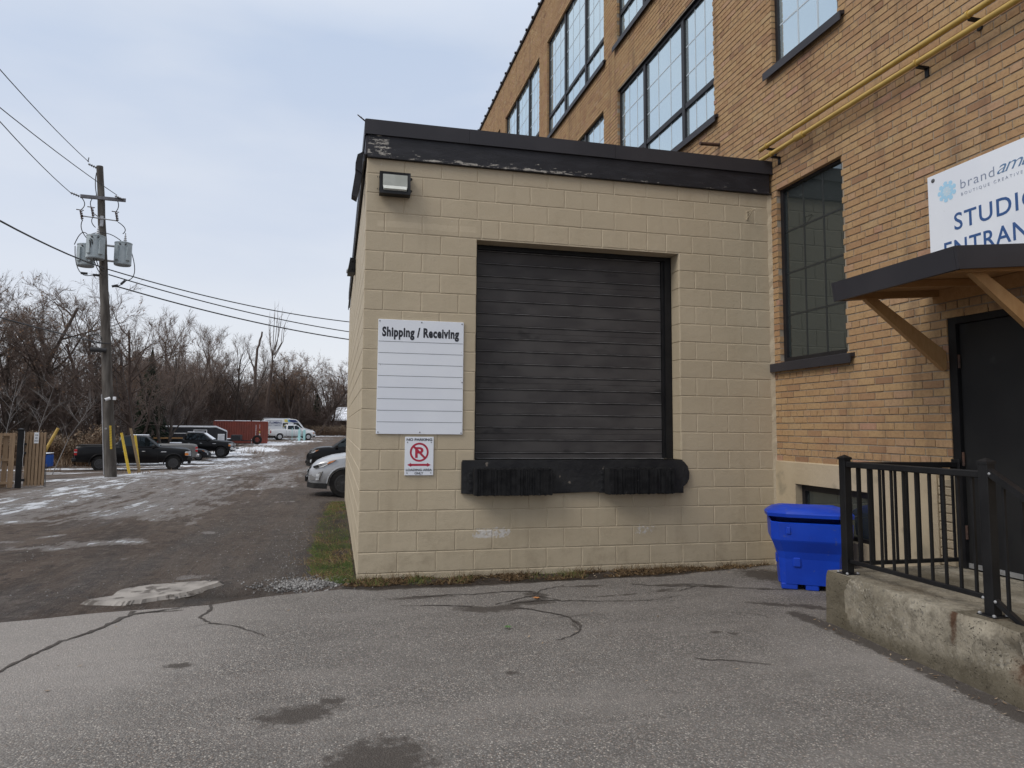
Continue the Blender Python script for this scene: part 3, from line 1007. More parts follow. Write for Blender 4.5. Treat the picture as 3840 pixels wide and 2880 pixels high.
def crack_sheet():
    m = MB()
    rc = random.Random(4)

    def run(pts, w0, w1, z=-.0425):
        # a wandering strip that follows pts
        out = []
        for (a, b) in zip(pts[:-1], pts[1:]):
            L = math.hypot(b[0] - a[0], b[1] - a[1])
            n = max(2, int(L / .045))
            for i in range(n):
                t = i / n
                out.append((a[0] + (b[0] - a[0]) * t + rc.gauss(0, .009), a[1] + (b[1] - a[1]) * t + rc.gauss(0, .009)))
        out.append(pts[-1])
        n = len(out)
        vs = []
        for i, (x, y) in enumerate(out):
            a, b = out[max(0, i - 1)], out[min(n - 1, i + 1)]
            dx, dy = b[0] - a[0], b[1] - a[1]
            l = math.hypot(dx, dy) or 1
            t = i / (n - 1)
            w = (w0 + (w1 - w0) * t) * rc.uniform(.5, 1.5) / 2
            zz = z + .006 * math.sin(x * 1.3) * math.cos(y * 1.1) + .001
            vs += [(x - dy / l * w, y + dx / l * w, zz), (x + dy / l * w, y - dx / l * w, zz)]
        m.add(vs, [(2 * i, 2 * i + 1, 2 * i + 3, 2 * i + 2) for i in range(n - 1)])
    run([(-1.27, -.80), (-1.25, -1.05), (-1.30, -1.2), (-1.17, -1.4), (-.98, -1.52), (-.86, -1.66), (-.73, -1.84)], .026, .010)
    run([(-1.88, -.90), (-1.86, -1.02), (-1.93, -1.3), (-2.04, -1.55), (-2.14, -1.72), (-2.24, -2.1), (-2.32, -2.5), (-2.5, -3.2)], .036, .014)
    run([(-1.86, -1.02), (-1.62, -.92), (-1.45, -.84)], .03, .01)
    run([(.35, -1.15), (.7, -1.2), (.95, -1.3)], .008, .02)
    run([(1.15, -1.26), (1.38, -1.12), (1.60, -1.0), (1.64, -.9)], .012, .016)
    run([(1.28, -1.40), (1.42, -1.46)], .02, .02)
    run([(1.78, -1.24), (1.70, -1.12), (1.62, -1.04)], .014, .02)
    run([(.45, -.86), (.8, -.84), (1.05, -.88), (1.3, -.82), (1.62, -.86)], .012, .016)
    run([(1.62, -1.74), (1.85, -1.72), (2.0, -1.78)], .008, .004)
    run([(3.6, -1.02), (3.42, -.86), (3.2, -.78)], .012, .016)
    run([(3.3, -.92), (3.05, -1.06), (2.9, -1.1)], .016, .006)
    run([(-1.17, -1.4), (-1.32, -1.5)], .010, .004)
    run([(3.1, -1.9), (3.28, -2.0), (3.32, -2.14)], .010, .005)
    run([(1.3, -1.25), (1.6, -1.2), (1.78, -1.24), (2.2, -1.33), (2.6, -1.37), (2.95, -1.26)], .020, .006)
    run([(1.42, -1.46), (1.55, -1.6), (1.66, -1.72), (1.70, -1.92), (1.66, -2.1), (1.52, -2.26), (1.38, -2.32)], .024, .01)
    run([(1.62, -1.2), (1.60, -1.0), (1.72, -.82), (2.0, -.66)], .018, .008)
    run([(2.7, -.72), (3.0, -.86), (3.3, -.90), (3.6, -1.02), (3.95, -1.16), (4.2, -1.24)], .016, .012)
    run([(2.2, -2.9), (2.5, -3.05), (2.62, -3.12)], .012, .006)
    o = bpy.data.objects.new('pavement_crack', m.mesh('pavement_crack', M['crack']))
    col.objects.link(o)
    tag(o, 'dark soil filled cracks wandering over the asphalt', 'crack', kind='structure')
    # pale cement patch in the pot-hole beyond the asphalt edge
    m = MB()
    n = 90
    P = [(-2.42, -.52), (-2.2, -.34), (-2.22, -.12), (-2.0, .06), (-1.7, .14), (-1.35, .16), (-1.30, .06), (-1.42, -.16), (-1.56, -.36), (-1.72, -.47), (-1.95, -.60), (-2.12, -.62)]
    out = []
    for k in range(n):
        t = k / n * len(P)
        i = int(t)
        f = t - i
        p0, p1, p2, p3 = (P[(i + d) % len(P)] for d in (-1, 0, 1, 2))
        q = [.5 * (2 * p1[a] + (p2[a] - p0[a]) * f + (2 * p0[a] - 5 * p1[a] + 4 * p2[a] - p3[a]) * f * f + (3 * p1[a] - p0[a] - 3 * p2[a] + p3[a]) * f ** 3) for a in (0, 1)]
        q = [q[0] + rc.gauss(0, .012), q[1] + rc.gauss(0, .009)]
        out.append(q)
    cx, cy = -1.8, -.2
    vs = [(cx, cy, -.034)]
    for s, z in ((.45, -.0342), (.9, -.0346), (1.0, -.075)):
        vs += [(cx + (x - cx) * s, cy + (y - cy) * s, z) for x, y in out]
    fs = [(0, 1 + i, 1 + (i + 1) % n) for i in range(n)]
    for r in range(2):
        fs += [(1 + r * n + i, 1 + (r + 1) * n + i, 1 + (r + 1) * n + (i + 1) % n, 1 + r * n + (i + 1) % n) for i in range(n)]
    m.add(vs, fs)
    o = bpy.data.objects.new('cement_patch', m.mesh('cement_patch', M['patch']))
    col.objects.link(o)
    tag(o, 'pale cement patch in the dark mud just beyond the asphalt edge', 'patch', kind='structure')


crack_sheet()

# ---------------------------------------------------------------- the old brick factory (faces -X on the plane X = 4.9)
W = 4.9
factory = thing('brick_factory', 'tall tan brick factory with black framed windows rising behind the dock', 'building', (W, -1.5, -.05))
TOP = 13.0
YN, YF = -5.6, 24.0
HOLES = {
    'low': (-1.211, -.118, 2.32, 4.459),
    'mid_near': (-1.225, -.100, 5.975, 8.045), 'top_near': (-1.225, -.100, 9.0, 11.67),
    'mid_b': (1.245, 4.683, 5.965, 8.047), 'top_b': (1.245, 4.683, 9.0, 11.67),
    'mid_c': (5.385, 9.255, 5.965, 8.03), 'top_c': (5.361, 9.255, 9.0, 11.68),
    'mid_d': (9.98, 13.83, 5.965, 8.03), 'top_d': (9.98, 13.83, 9.0, 11.67),
    'mid_e': (14.576, 18.43, 5.965, 8.03), 'top_e': (14.576, 18.43, 9.0, 11.65),
    'top_f': (19.18, 23.0, 9.0, 11.65),
}
DOOR = (-3.42, -2.412, .36, 2.524)
ALLH = list(HOLES.values()) + [DOOR]
DB = .1                                           # one wythe of brick


def wall_rects(y0, y1, z0, z1, holes, g):
    """split a wall face round its openings; g widens each opening a hair so the masonry edge stands proud"""
    hs = [(a - g, b + g, c - g, d + g) for a, b, c, d in holes]
    zs = sorted({z0, z1, *[min(max(h[2], z0), z1) for h in hs], *[min(max(h[3], z0), z1) for h in hs]})
    out = []
    for za, zb in zip(zs[:-1], zs[1:]):
        if zb - za < 1e-6: continue
        zm = (za + zb) / 2
        cut = sorted((max(h[0], y0), min(h[1], y1)) for h in hs if h[2] < zm < h[3] and h[1] > y0 and h[0] < y1)
        y = y0
        for a, b in cut:
            if a > y: out.append((y, a, za, zb))
            y = max(y, b)
        if y < y1: out.append((y, y1, za, zb))
    return out


def build_factory():
    m = MB()
    g = .006
    X = W + .009
    for a, b, c, d in wall_rects(YN, YF, 1.154, TOP, ALLH, g):
        m.quad((X, b, c), (X, a, c), (X, a, d), (X, b, d))
    for a, b, c, d in ALLH:
        a, b, c, d = a - g, b + g, max(c - g, .3), d + g
        m.quad((X, a, c), (X + .3, a, c), (X + .3, a, d), (X, a, d))
        m.quad((X, b, d), (X + .3, b, d), (X + .3, b, c), (X, b, c))
        m.quad((X, a, d), (X + .3, a, d), (X + .3, b, d), (X, b, d))
        m.quad((X, b, c), (X + .3, b, c), (X + .3, a, c), (X, a, c))
    # back, ends and roof of the block
    XB = W + 14
    m.quad((XB, YN, -.3), (XB, YF, -.3), (XB, YF, TOP), (XB, YN, TOP))
    m.quad((X, YN, -.3), (XB, YN, -.3), (XB, YN, TOP), (X, YN, TOP))
    m.quad((XB, YF, -1.2), (X, YF, -1.2), (X, YF, TOP), (XB, YF, TOP))
    m.quad((X, YN, TOP), (XB, YN, TOP), (XB, YF, TOP), (X, YF, TOP))
    m.build('wall', M['mortar'], factory)
    # dark rooms behind the openings
    m = MB()
    m.quad((W + .4, YN, 0), (W + .4, YF, 0), (W + .4, YF, TOP - .1), (W + .4, YN, TOP - .1))
    m.build('inner_wall', M['dark_void'], factory)

    # every brick, six-course common bond
    rb = random.Random(5)
    P, MOD, H = .0744, .224, .0635
    rec = []
    z = 1.158
    k = 0
    while z + H < TOP:
        head = k % 6 == 1
        mod = MOD / 2 if head else MOD
        off = (0 if k % 2 else MOD / 2) + (MOD / 4 if head else 0)
        # free runs of this course
        runs = []
        y = YN
        for a, b in sorted((h[0], h[1]) for h in ALLH if h[2] - .02 < z + H / 2 < h[3] + .0):
            runs.append((y, a))
            y = b
        runs.append((y, YF))
        for ra, rb_ in runs:
            if rb_ - ra < .02: continue
            i0 = math.floor((ra - off) / mod)
            yy = i0 * mod + off
            while yy < rb_:
                a, b = max(yy, ra), min(yy + mod - .0105, rb_)
                if b - a > .025:
                    j = rb.gauss(0, .0025)
                    rec.append((a + (rb.uniform(-.002, .002) if a > ra else 0), b, z + rb.uniform(-.0018, .0018), W + rb.uniform(-.0015, .003), min(1, max(0, rb.gauss(.5, .2))) if rb.random() < .93 else rb.random()))
                yy += mod
        z += P
        k += 1
    # the 300 that show largest (nearest the viewpoint, in frame, not behind the sign, canopy, dock) are parts of their own
    def seen_size(r):
        a, b, zz, x, t = r
        y = (a + b) / 2
        p = Vector((W, y, zz)) - EYE
        dz = p.dot(f_)
        if dz <= 0: return 0
        sx = p.dot(r_) / dz - .0311
        sy = p.dot(u_) / dz + .0165
        if abs(sx) > .745 or abs(sy) > .558: return 0
        if y < -2.29 and 2.62 < zz < 3.80 - (0): return 0
        if y > -.05 and zz < 4.86: return 0
        if y < -2.35 and zz < 1.35: return 0
        return (b - a) * (EYE.x - W) / p.length ** 3 * -1
    order = sorted(range(len(rec)), key=lambda i: -seen_size(rec[i]))
    near = set(order[:300])

    def brick_geo(m, r):
        a, b, zz, x, t = r
        m.tone = t
        c = .0022
        x2 = W + DB
        o = ((x + .004, a, zz), (x + .004, b, zz), (x + .004, b, zz + H), (x + .004, a, zz + H))
        i = ((x, a + c, zz + c), (x, b - c, zz + c), (x, b - c, zz + H - c), (x, a + c, zz + H - c))
        k = ((x2, a, zz), (x2, b, zz), (x2, b, zz + H), (x2, a, zz + H))
        m.add(o + i + k, [(7, 6, 5, 4)] + [(q, (q + 1) % 4, 4 + (q + 1) % 4, 4 + q)[::-1] for q in range(4)] + [(q, 8 + q, 8 + (q + 1) % 4, (q + 1) % 4)[::-1] for q in range(4)])
    for i in near:
        m = MB()
        brick_geo(m, rec[i])
        m.build('brick', M['brick'], factory)
    m = MB()
    for i, r in enumerate(rec):
        if i not in near:
            brick_geo(m, r)
    m.build('brickwork', M['brick'], factory, kind='stuff')

    # painted concrete foundation below the brick, and painted quoins at the door
    m = MB()
    XF = W - .018
    bw = (-1.487, -.361, .39, .912)
    for a, b, c, d in wall_rects(-2.258, .0, -.3, 1.150, [bw], 0):
        m.quad((XF, b, c), (XF, a, c), (XF, a, d), (XF, b, d))
    a, b, c, d = bw
    for q in (((XF, a, c), (XF + .16, a, c), (XF + .16, a, d), (XF, a, d)), ((XF, b, d), (XF + .16, b, d), (XF + .16, b, c), (XF, b, c)),
              ((XF, a, d), (XF + .16, a, d), (XF + .16, b, d), (XF, b, d)), ((XF, b, c), (XF + .16, b, c), (XF + .16, a, c), (XF, a, c))):
        m.quad(*q)
    m.quad((XF, 0, 1.150), (XF, -2.258, 1.150), (W + .01, -2.258, 1.166), (W + .01, 0, 1.166))
    m.quad((XF, -2.258, -.3), (W + .02, -2.258, -.3), (W + .02, -2.258, 1.15), (XF, -2.258, 1.15))
    m.quad((W + .006, -2.26, -.3), (W + .006, YN, -.3), (W + .006, YN, .37), (W + .006, -2.26, .37))
    m.quad((W + .006, -2.26, .37), (W + .006, -2.42, .37), (W + .006, -2.42, 1.156), (W + .006, -2.26, 1.156))
    m.quad((W + .006, -3.42, -.3), (W + .006, YN, -.3), (W + .006, YN, 1.156), (W + .006, -3.42, 1.156))
    m.build('foundation', M['base_paint'], factory)
    z = .375
    while z < 1.12:
        for (ya, yb) in ((-2.410, -2.263),):
            MB().bevbox(W - .012, W + .09, ya, yb, z, z + .066, .006).build('brick', M['base_paint'], factory)
        z += .0745

    # basement window
    a, b, c, d = bw
    m = MB()
    x0, x1 = XF + .085, XF + .14
    m.box(x0, x1, a, b, d - .075, d)
    m.box(x0, x1, a, b, c, c + .04)
    m.box(x0, x1, b - .05, b, c + .04, d - .075)
    m.box(x0, x1, a, a + .05, c + .04, d - .075)
    w = m.build('basement_window', M['frame'], factory)
    MB().box(x0 + .03, x0 + .035, a + .05, b - .05, c + .04, d - .075).build('pane', M['glass_dark'], w)

    # steel windows
    XG = W + .085

    def window(h, cuts, trans, cols, rows, glass, bar, sill_h=.108, lower_rows=1):
        a, b, c, d = h
        m = MB()
        fw = .055
        x0, x1 = XG - .03, XG + .06
        m.box(x0, x1, a, b, d - fw, d)
        m.box(x0, x1, a, b, c, c + fw)
        m.box(x0, x1, a, a + fw, c + fw, d - fw)
        m.box(x0, x1, b - fw, b, c + fw, d - fw)
        ys = [a + fw] + [q for q in cuts] + [b - fw]
        for q in cuts:
            m.box(x0 - .012, x1, q - .042, q + .042, c + fw, d - fw)
        lights = []
        for i, (ya, yb) in enumerate(zip(ys[:-1], ys[1:])):
            ya += .042 if i else 0
            yb -= .042 if i < len(ys) - 2 else 0
            if trans:
                m.box(x0 - .004, x1, ya, yb, trans - .04, trans + .04)
                lights += [(ya, yb, trans + .04, d - fw, cols[i], rows), (ya, yb, c + fw, trans - .04, cols[i], lower_rows)]
            else:
                lights.append((ya, yb, c + fw, d - fw, cols[i], rows))
        w = m.build('window', M['frame'], factory)
        for ya, yb, za, zb, nc, nr in lights:
            MB().box(XG, XG + .006, ya, yb, za, zb).build('pane', glass, w)
            for q in range(1, nc):
                y = ya + (yb - ya) * q / nc
                MB().box(XG - .004, XG + .001, y - .011, y + .011, za, zb).build('glazing_bar', bar, w)
            for q in range(1, nr):
                z = za + (zb - za) * q / nr
                MB().box(XG - .0035, XG + .001, ya, yb, z - .011, z + .011).build('glazing_bar', bar, w)
        # folded metal sill
        m = MB()
        e = .115
        m.prism([(W - .062, 0, c - sill_h), (W - .062, 0, c - .012), (W + .05, 0, c + .012), (W + .05, 0, c - .03), (W - .044, 0, c - .045), (W - .05, 0, c - sill_h)], (0, (b + min(e, 99)) - (a - e), 0))
        m.v = [(x, y + a - e, z) for x, y, z in m.v]
        if h is HOLES['low']:
            m.v = [(x, min(y, -.004), z) for x, y, z in m.v]
        m.build('window_sill', M['flashing'], w)
        # steel lintel seen from below
        MB().box(W + .012, W + .10, a - .003, b + .003, d + .001, d + .012).build('lintel', M['frame'], w)
    window(HOLES['low'], [], None, [3], 4.35 and 4, M['glass_dark'], M['muntin_dark'])
    for key in ('mid_near', 'top_near'):
        window(HOLES[key], [], None, [3], 4, M['glass_sky'], M['muntin_pale'])
    window(HOLES['mid_b'], [2.20, 3.58], 6.56, [3, 3, 3], 3, M['glass_sky'], M['muntin_pale'])
    window(HOLES['top_b'], [2.20, 3.58], 9.60, [3, 3, 3], 4, M['glass_sky'], M['muntin_pale'])
    for key, tz in (('mid_c', 6.56), ('top_c', 9.59), ('mid_d', 6.56), ('top_d', 9.59), ('mid_e', 6.56), ('top_e', 9.59), ('top_f', 9.59)):
        h = HOLES[key]
        s = h[1] - h[0]
        window(h, [h[0] + s * .30, h[0] + s * .66], tz, [3, 3, 3], 4 if 'top' in key else 3, M['glass_sky'], M['muntin_pale'])

    # roof coping with its row of clamped tile ends
    MB().box(W - .05, W + .35, YN, YF, TOP + .002, TOP + .075).build('roof_coping', M['flashing'], factory)
    y = YN + .3
    while y < YF:
        MB().lathe([(.0, -.04), (.036, -.04), (.04, -.02), (.04, .02), (.036, .04), (0, .04)], (W - .05, y, TOP + .055), 'x', 8).build('coping_clip', M['flashing'], factory)
        y += .63

    # black steel entrance door
    a, b, c, d = DOOR
    zl = .371
    m = MB()
    m.box(W + .012, W + .13, b - .075, b, zl, d)
    m.box(W + .012, W + .13, a, a + .075, zl, d)
    m.box(W + .012, W + .13, a + .075, b - .075, d - .085, d)
    dr = m.build('door', M['black'], factory)
    MB().box(W + .045, W + .09, a + .079, b - .079, zl + .012, d - .089).build('door_leaf', mat('dull_black_door_paint', (.010, .010, .011), .5, spec=.3, c2=(.017, .017, .017), scale=1.5, c3=(.04, .04, .04), s3=4, lo3=.64, hi3=.8), dr)
    for hz in (.62, 1.23, 2.06):
        MB().tube((W + .030, b - .078, hz), (W + .030, b - .078, hz + .115), .011, n=8).build('hinge', M['rust'], dr)
    MB().box(W + .032, W + .0445, a + .082, b - .082, zl + .016, zl + .055).build('kick_sweep', M['alu'], dr)


build_factory()

# cut-off rusty pipe stub on the brick
m = MB()
m.tube((W, 1.12, 5.51), (4.60, 1.12, 5.50), .024, n=10)
solo('pipe_stub', m, M['rust'], (W, 1.12, 5.51), 'short rusty pipe stub poking out of the brick above the dock roof', 'pipe')


# gas pipes along the wall
def gas_pipe(z, x, brk, coup, label):
    t = thing('gas_pipe', label, 'pipe', (x, 0, z), 'yellow gas pipes on the brick wall')
    m = MB()
    m.tube((x, .02, z), (x, YN, z), .0255, n=14)
    m.build('pipe', M['yellow_pipe'], t, smooth=40)
    for y in coup:
        MB().lathe([(.030, -.07), (.038, -.065), (.038, -.03), (.034, 0), (.038, .03), (.038, .065), (.030, .07)], (x, y, z), 'y', 14).build('coupling', M['yellow_pipe'], t, smooth=40)
    for y in brk:
        m = MB()
        m.box(x + .01, W + .002, y - .02, y + .02, z - .045, z - .029)
        m.prism([(W - .012, y - .02, z - .03), (W - .012, y - .02, z - .12), (W + .002, y - .02, z - .12), (W + .002, y - .02, z - .03)], (0, .04, 0))
        m.build('bracket', M['black'], t)
        MB().lathe([(.030, -.009), (.034, -.009), (.034, .009), (.030, .009)], (x, y, z), 'y', 14).build('clamp', M['yellow_pipe'], t, smooth=40)


gas_pipe(4.975, W - .115, (-.12, -2.86, -4.6), (-3.9,), 'upper of the two yellow gas pipes running along the brick wall')
gas_pipe(4.842, W - .115, (-.2, -2.33, -4.4), (-.72, -3.4), 'lower of the two yellow gas pipes running along the brick wall')

# ---------------------------------------------------------------- the loading dock
CZ = .2032 * 1.0425
BL = .4064
dock = thing('loading_dock', 'low beige block loading dock with black roof edge against the factory', 'building', (2.4, 0, -.05))
DW, DY = 4.877, 9.75
OP = (1.214, 3.655, 5.52 * CZ, 17 * CZ - .012)       # door opening
DTOP = 20.8 * CZ


def build_dock():
    J = .0045
    m = MB()
    for a, b, c, d in wall_rects(0, DW + .01, -.35, DTOP, [OP], 0):
        m.quad((a, J, c), (b, J, c), (b, J, d), (a, J, d))
    a, b, c, d = OP
    for x0, x1, sgn in ((a, a, 1), (b, b, -1)):
        m.quad((x0 - J * sgn, J, c), (x0 - J * sgn, .2, c), (x0 - J * sgn, .2, d), (x0 - J * sgn, J, d))
    m.quad((a, J, d), (b, J, d), (b, .2, d), (a, .2, d))
    m.quad((a, J, c), (a, .25, c), (b, .25, c), (b, J, c))
    m.quad((J, J, -1.0), (J, J, DTOP), (J, DY, DTOP), (J, DY, -1.0))
    m.quad((J, DY, -1.0), (J, DY, DTOP), (DW, DY, DTOP), (DW, DY, -1.0))
    m.build('wall', M['block_joint'], dock)
    # mortar fillet against the brick
    m = MB()
    rj = random.Random(2)
    zs = np.linspace(-.3, DTOP, 60)
    pts = [(DW - .035 + rj.uniform(-.006, .006), z) for z in zs]
    vs, fs = [], []
    for x, z in pts:
        vs += [(x, .0035, z), (W + .002, -.016 + rj.uniform(-.005, .005), z)]
    m.add(vs, [(2 * i, 2 * i + 1, 2 * i + 3, 2 * i + 2) for i in range(len(zs) - 1)])
    m.build('corner_mortar', M['block_joint'], dock)

    shared = {}
    rk = random.Random(8)

    def block(x0, x1, z0, z1, w=0, fx=None):
        """face block in the front wall; meshes shared between blocks of one size"""
        L, H = round(x1 - x0, 3), round(z1 - z0, 3)
        key = (L, H, rk.randrange(3))
        if key not in shared:
            mm = MB()
            c = .0065
            n = 5
            r2 = random.Random(str(key))
            # outer rim slightly ragged, then a pillowed face
            rim = []
            per = []
            for i in range(n): per.append((L * i / n, 0))
            for i in range(2): per.append((L, H * i / 2))
            for i in range(n): per.append((L - L * i / n, H))
            for i in range(2): per.append((0, H - H * i / 2))
            k = len(per)
            o = [(x, .0042, z) for x, z in per]
            inn = []
            for x, z in per:
                cc = c + r2.uniform(-.0022, .003)
                inn.append((min(max(x, cc), L - cc), r2.uniform(-.0007, .0007), min(max(z, cc), H - cc)))
            bk = [(x, .12, z) for x, z in per]
            mm.add(o + inn + bk, [tuple(range(k, 2 * k))] + [(q, (q + 1) % k, k + (q + 1) % k, k + q) for q in range(k)] + [(2 * k + q, 2 * k + (q + 1) % k, (q + 1) % k, q) for q in range(k)])
            shared[key] = mm.mesh('block', M['block'])
        ob = bpy.data.objects.new('block', shared[key])
        ob.location = Vector((x0, rk.uniform(-.001, .001), z0)) - ORG[dock]
        link(ob, dock)
    g = .0028
    lint = [0, .5, 1.5, 2.5, 3.12, 3.62, 4.62, 5.62, 6.62, 7.42, 8.0, 8.6, 9.42, 10.42, 11.42, 12]
    for k in range(-1, 21):
        z0, z1 = k * CZ + g, (k + 1) * CZ - g
        if k == 20: z1 = DTOP - .002
        if k == 17:
            js = lint
        elif k % 2 == 0:
            js = list(range(13))
        else:
            js = [0] + [i + .5 for i in range(12)] + [12]
        for ja, jb in zip(js[:-1], js[1:]):
            x0, x1 = ja * BL + (g if ja else 0), min(jb * BL - g, DW - .012)
            zz0 = z0
            if z0 < OP[3] - .05 and z1 > OP[2] + .01:
                if x0 > OP[0] - .03 and x1 < OP[1] + .03:
                    if z0 < OP[2] - .03:
                        block(x0, x1, z0, OP[2] - g)
                    continue
                if x0 < OP[0] - .03 < x1 - .05 and x1 > OP[0] + .04 and x1 < OP[1]:
                    x1 = OP[0]
                elif x1 > OP[1] + .03 > x0 + .05 and x0 < OP[1] - .04:
                    x0 = OP[1]
            if x1 - x0 > .03:
                block(x0, x1, z0, z1)
    # return blocks on the right-hand jamb
    for k in range(5, 17):
        z0, z1 = max(k * CZ + g, OP[2]), (k + 1) * CZ - g
        if k == 16: z1 = OP[3]
        MB().bevbox(OP[1] - .0025, OP[1] + .05, .008, .192, z0, z1, .004).build('block', M['block'], dock)
        MB().bevbox(OP[0] - .05, OP[0] + .0025, .008, .192, z0, z1, .004).build('block', M['block'], dock)
    # side wall blocks, seen edge-on: joined
    m = MB()
    rs = random.Random(3)
    for k in range(-4, 21):
        z0, z1 = k * CZ + g, min((k + 1) * CZ - g, DTOP - .002)
        y = .0 if k % 2 else -BL / 2 + .0
        while y < DY:
            a, b = max(y + g, .001), min(y + BL - g, DY)
            if b - a > .03:
                c = .006
                o = ((.0052, a, z0), (.0052, a, z1), (.0052, b, z1), (.0052, b, z0))
                i = ((0 + rs.uniform(-.001, .001), a + c, z0 + c), (0, a + c, z1 - c), (0, b - c, z1 - c), (0, b - c, z0 + c))
                m.add(o + i, [(7, 6, 5, 4)[::-1]] + [(q, (q + 1) % 4, 4 + (q + 1) % 4, 4 + q) for q in range(4)])
            y += BL
    m.build('side_blockwork', M['block'], dock, kind='stuff')

    # roof edge: folded flashing over a peeling painted board
    zb, zm, zt = 4.405, 4.650, 4.812
    m = MB()
    for a, b, o in ((-.025, 1.105, 0), (1.107, 2.83, .003), (2.833, W - .004, 0)):
        m.box(a, b, -.062 - o, -.052 - o, zm - .004, zt)
        m.box(a, b, -.052, .40, zt - .012, zt)
        m.box(a, b, -.066 - o, -.062 - o, zm - .004, zm + .010)
    m.build('roof_flashing', M['flashing'], dock)
    MB().box(-.035, -.025, -.060, DY, zm - .02, zt - .004).build('side_flashing', M['flashing'], dock)
    xs = np.arange(.0, W - .003, .045)
    vs, fs = [], []
    rz = random.Random(6)
    peel = []
    for x in xs:
        dz = rz.uniform(-.004, .004)
        for y, z, p in ((-.030, zb + dz, 1), (-.043, zb + .004 + dz, 1.0), (-.043, zb + .05, .62), (-.043, zb + .12, .25), (-.043, zm, .0)):
            vs.append((x, y, z))
            e = 1.0 if x < .25 else .0
            peel.append(max(p * (1.0 if .2 < x < 2.6 else .72), e * .85))
    for i in range(len(xs) - 1):
        for j in range(4):
            fs.append((i * 5 + j, (i + 1) * 5 + j, (i + 1) * 5 + j + 1, i * 5 + j + 1))
    me = MB().add(vs, fs)
    o = me.build('fascia_board', M['fascia'], dock)
    at = o.data.attributes.new('peel', 'FLOAT', 'POINT')
    at.data.foreach_set('value', peel)
    MB().box(0, W - .003, -.042, .0, zb - .002, zb + .004).build('fascia_soffit', M['fascia'], dock)
    m = MB()
    m.box(-.022, .0, -.044, DY, zb + .02, zm - .02)
    m.box(-.040, -.022, .02, DY, zb - .03, zb + .05)
    m.build('side_fascia', M['flashing'], dock)
    MB().box(-.02, W - .01, .02, DY, 4.68, 4.74).build('roof', M['flashing'], dock)

    # overhead door of ribbed steel slats in a black frame
    a, b, c, d = OP
    m = MB()
    m.box(b - .085, b - .002, .196, .26, c, d)
    m.box(a + .002, a + .05, .196, .26, c, d)
    m.box(a + .05, b - .085, .20, .26, d - .05, d)
    m.box(b - .118, b - .085, .222, .27, c, d - .05)
    fr = m.build('door_frame', M['black'], dock)
    n = 16
    pz = (d - .05 - c - .075) / n
    dd_ = thing('tmp', None, None)
    bpy.data.objects.remove(dd_)
    door = MB().box(a + .05, b - .118, .262, .29, c, d - .05).build('dock_door', M['slat'], dock)
    slat = None
    for i in range(-1, n):
        z0 = c + .075 + i * pz
        z1 = z0 + pz
        if i == -1: z0 = c + .004
        m = MB()
        xa, xb = a + .053, b - .121
        prof = [(.2615, z0 + .0005), (.2405, z0 + .002), (.2405, z1 - .026), (.2475, z1 - .022), (.2475, z1 - .017), (.2365, z1 - .012), (.2365, z1 - .005), (.2405, z1 - .002), (.2615, z1 - .0005)]
        if i % 4 == 1:
            zm_ = (z0 + z1) / 2 - .01
            prof = prof[:2] + [(.2405, zm_ - .003), (.2435, zm_), (.2405, zm_ + .003)] + prof[2:]
        k = len(prof)
        m.add([(x, y, z) for x in (xa, xb) for y, z in prof], [(q, k + q, k + q + 1, q + 1) for q in range(k - 1)] + [tuple(range(k))[::-1], tuple(range(k, 2 * k))])
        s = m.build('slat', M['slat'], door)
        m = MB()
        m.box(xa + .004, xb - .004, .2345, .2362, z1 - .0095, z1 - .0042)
        m.build('rib_highlight', M['trim_edge'], s)  # pale strip painting the glint of the sky along the slat ridge
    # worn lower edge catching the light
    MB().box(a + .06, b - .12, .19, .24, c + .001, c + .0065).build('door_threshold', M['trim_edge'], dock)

    # steel dock sill with two laminated rubber bumpers
    m = MB()
    z0, z1 = .803, c + .0
    out = [(1.072, z0 + .01), (1.072, z1 - .03), (1.085, z1 - .004), (3.60, z1 - .004), (3.665, z1 - .02), (3.712, z1 - .075), (3.732, z1 - .15), (3.728, z1 - .22), (3.70, z1 - .27), (3.655, z1 - .305), (3.655, z0 - .012), (3.0, z0 - .004), (2.55, z0 + .012), (2.1, z0 - .002), (1.2, z0)]
    m.prism([(x, 0.0, z) for x, z in out], (0, -.045, 0))
    m.box(a + .005, b - .005, -.0425, .19, c - .09, c)
    sill = m.build('dock_sill', M['sill_steel'], dock)
    for x0, x1 in ((1.205, 2.035), (2.70, 3.475)):
        mm = MB()
        rp = random.Random(int(x0 * 100))
        x = x0
        while x < x1 - .005:
            t = rp.uniform(.010, .015)
            mm.box(x, x + t - .0012, -.175 + rp.uniform(-.007, .006), -.046, .80 + rp.uniform(-.008, .006), 1.078 + rp.uniform(-.01, .007))
            x += t
        p = MB().box(x0 - .012, x0, -.165, -.046, .80, 1.08).box(x1, x1 + .012, -.165, -.046, .80, 1.08).build('bumper_pad', M['sill_steel'], dock)
        mm.build('lamination', M['rubber'], p, kind='stuff')
        for xx in (x0 - .075, x1 + .013):
            MB().box(xx, xx + .062, -.055, -.046, .805, 1.075).build('angle_plate', M['sill_steel'], p)
            for zz in (.855, .94, 1.02):
                MB().lathe([(0, -.068), (.013, -.068), (.015, -.055), (0, -.055)], (xx + .031, 0, zz), 'y', 8).build('bolt', M['sill_steel'], p)
    MB().box(2.075, 2.655, -.052, -.046, .815, 1.055).build('cover_plate', M['sill_steel'], sill)

    # scupper box and short leader on the side wall
    m = MB()
    y = .42
    m.prism([(-.002, y, 4.66), (-.095, y, 4.60), (-.115, y, 4.50), (-.112, y, 4.43), (-.002, y, 4.36)], (0, .19, 0))
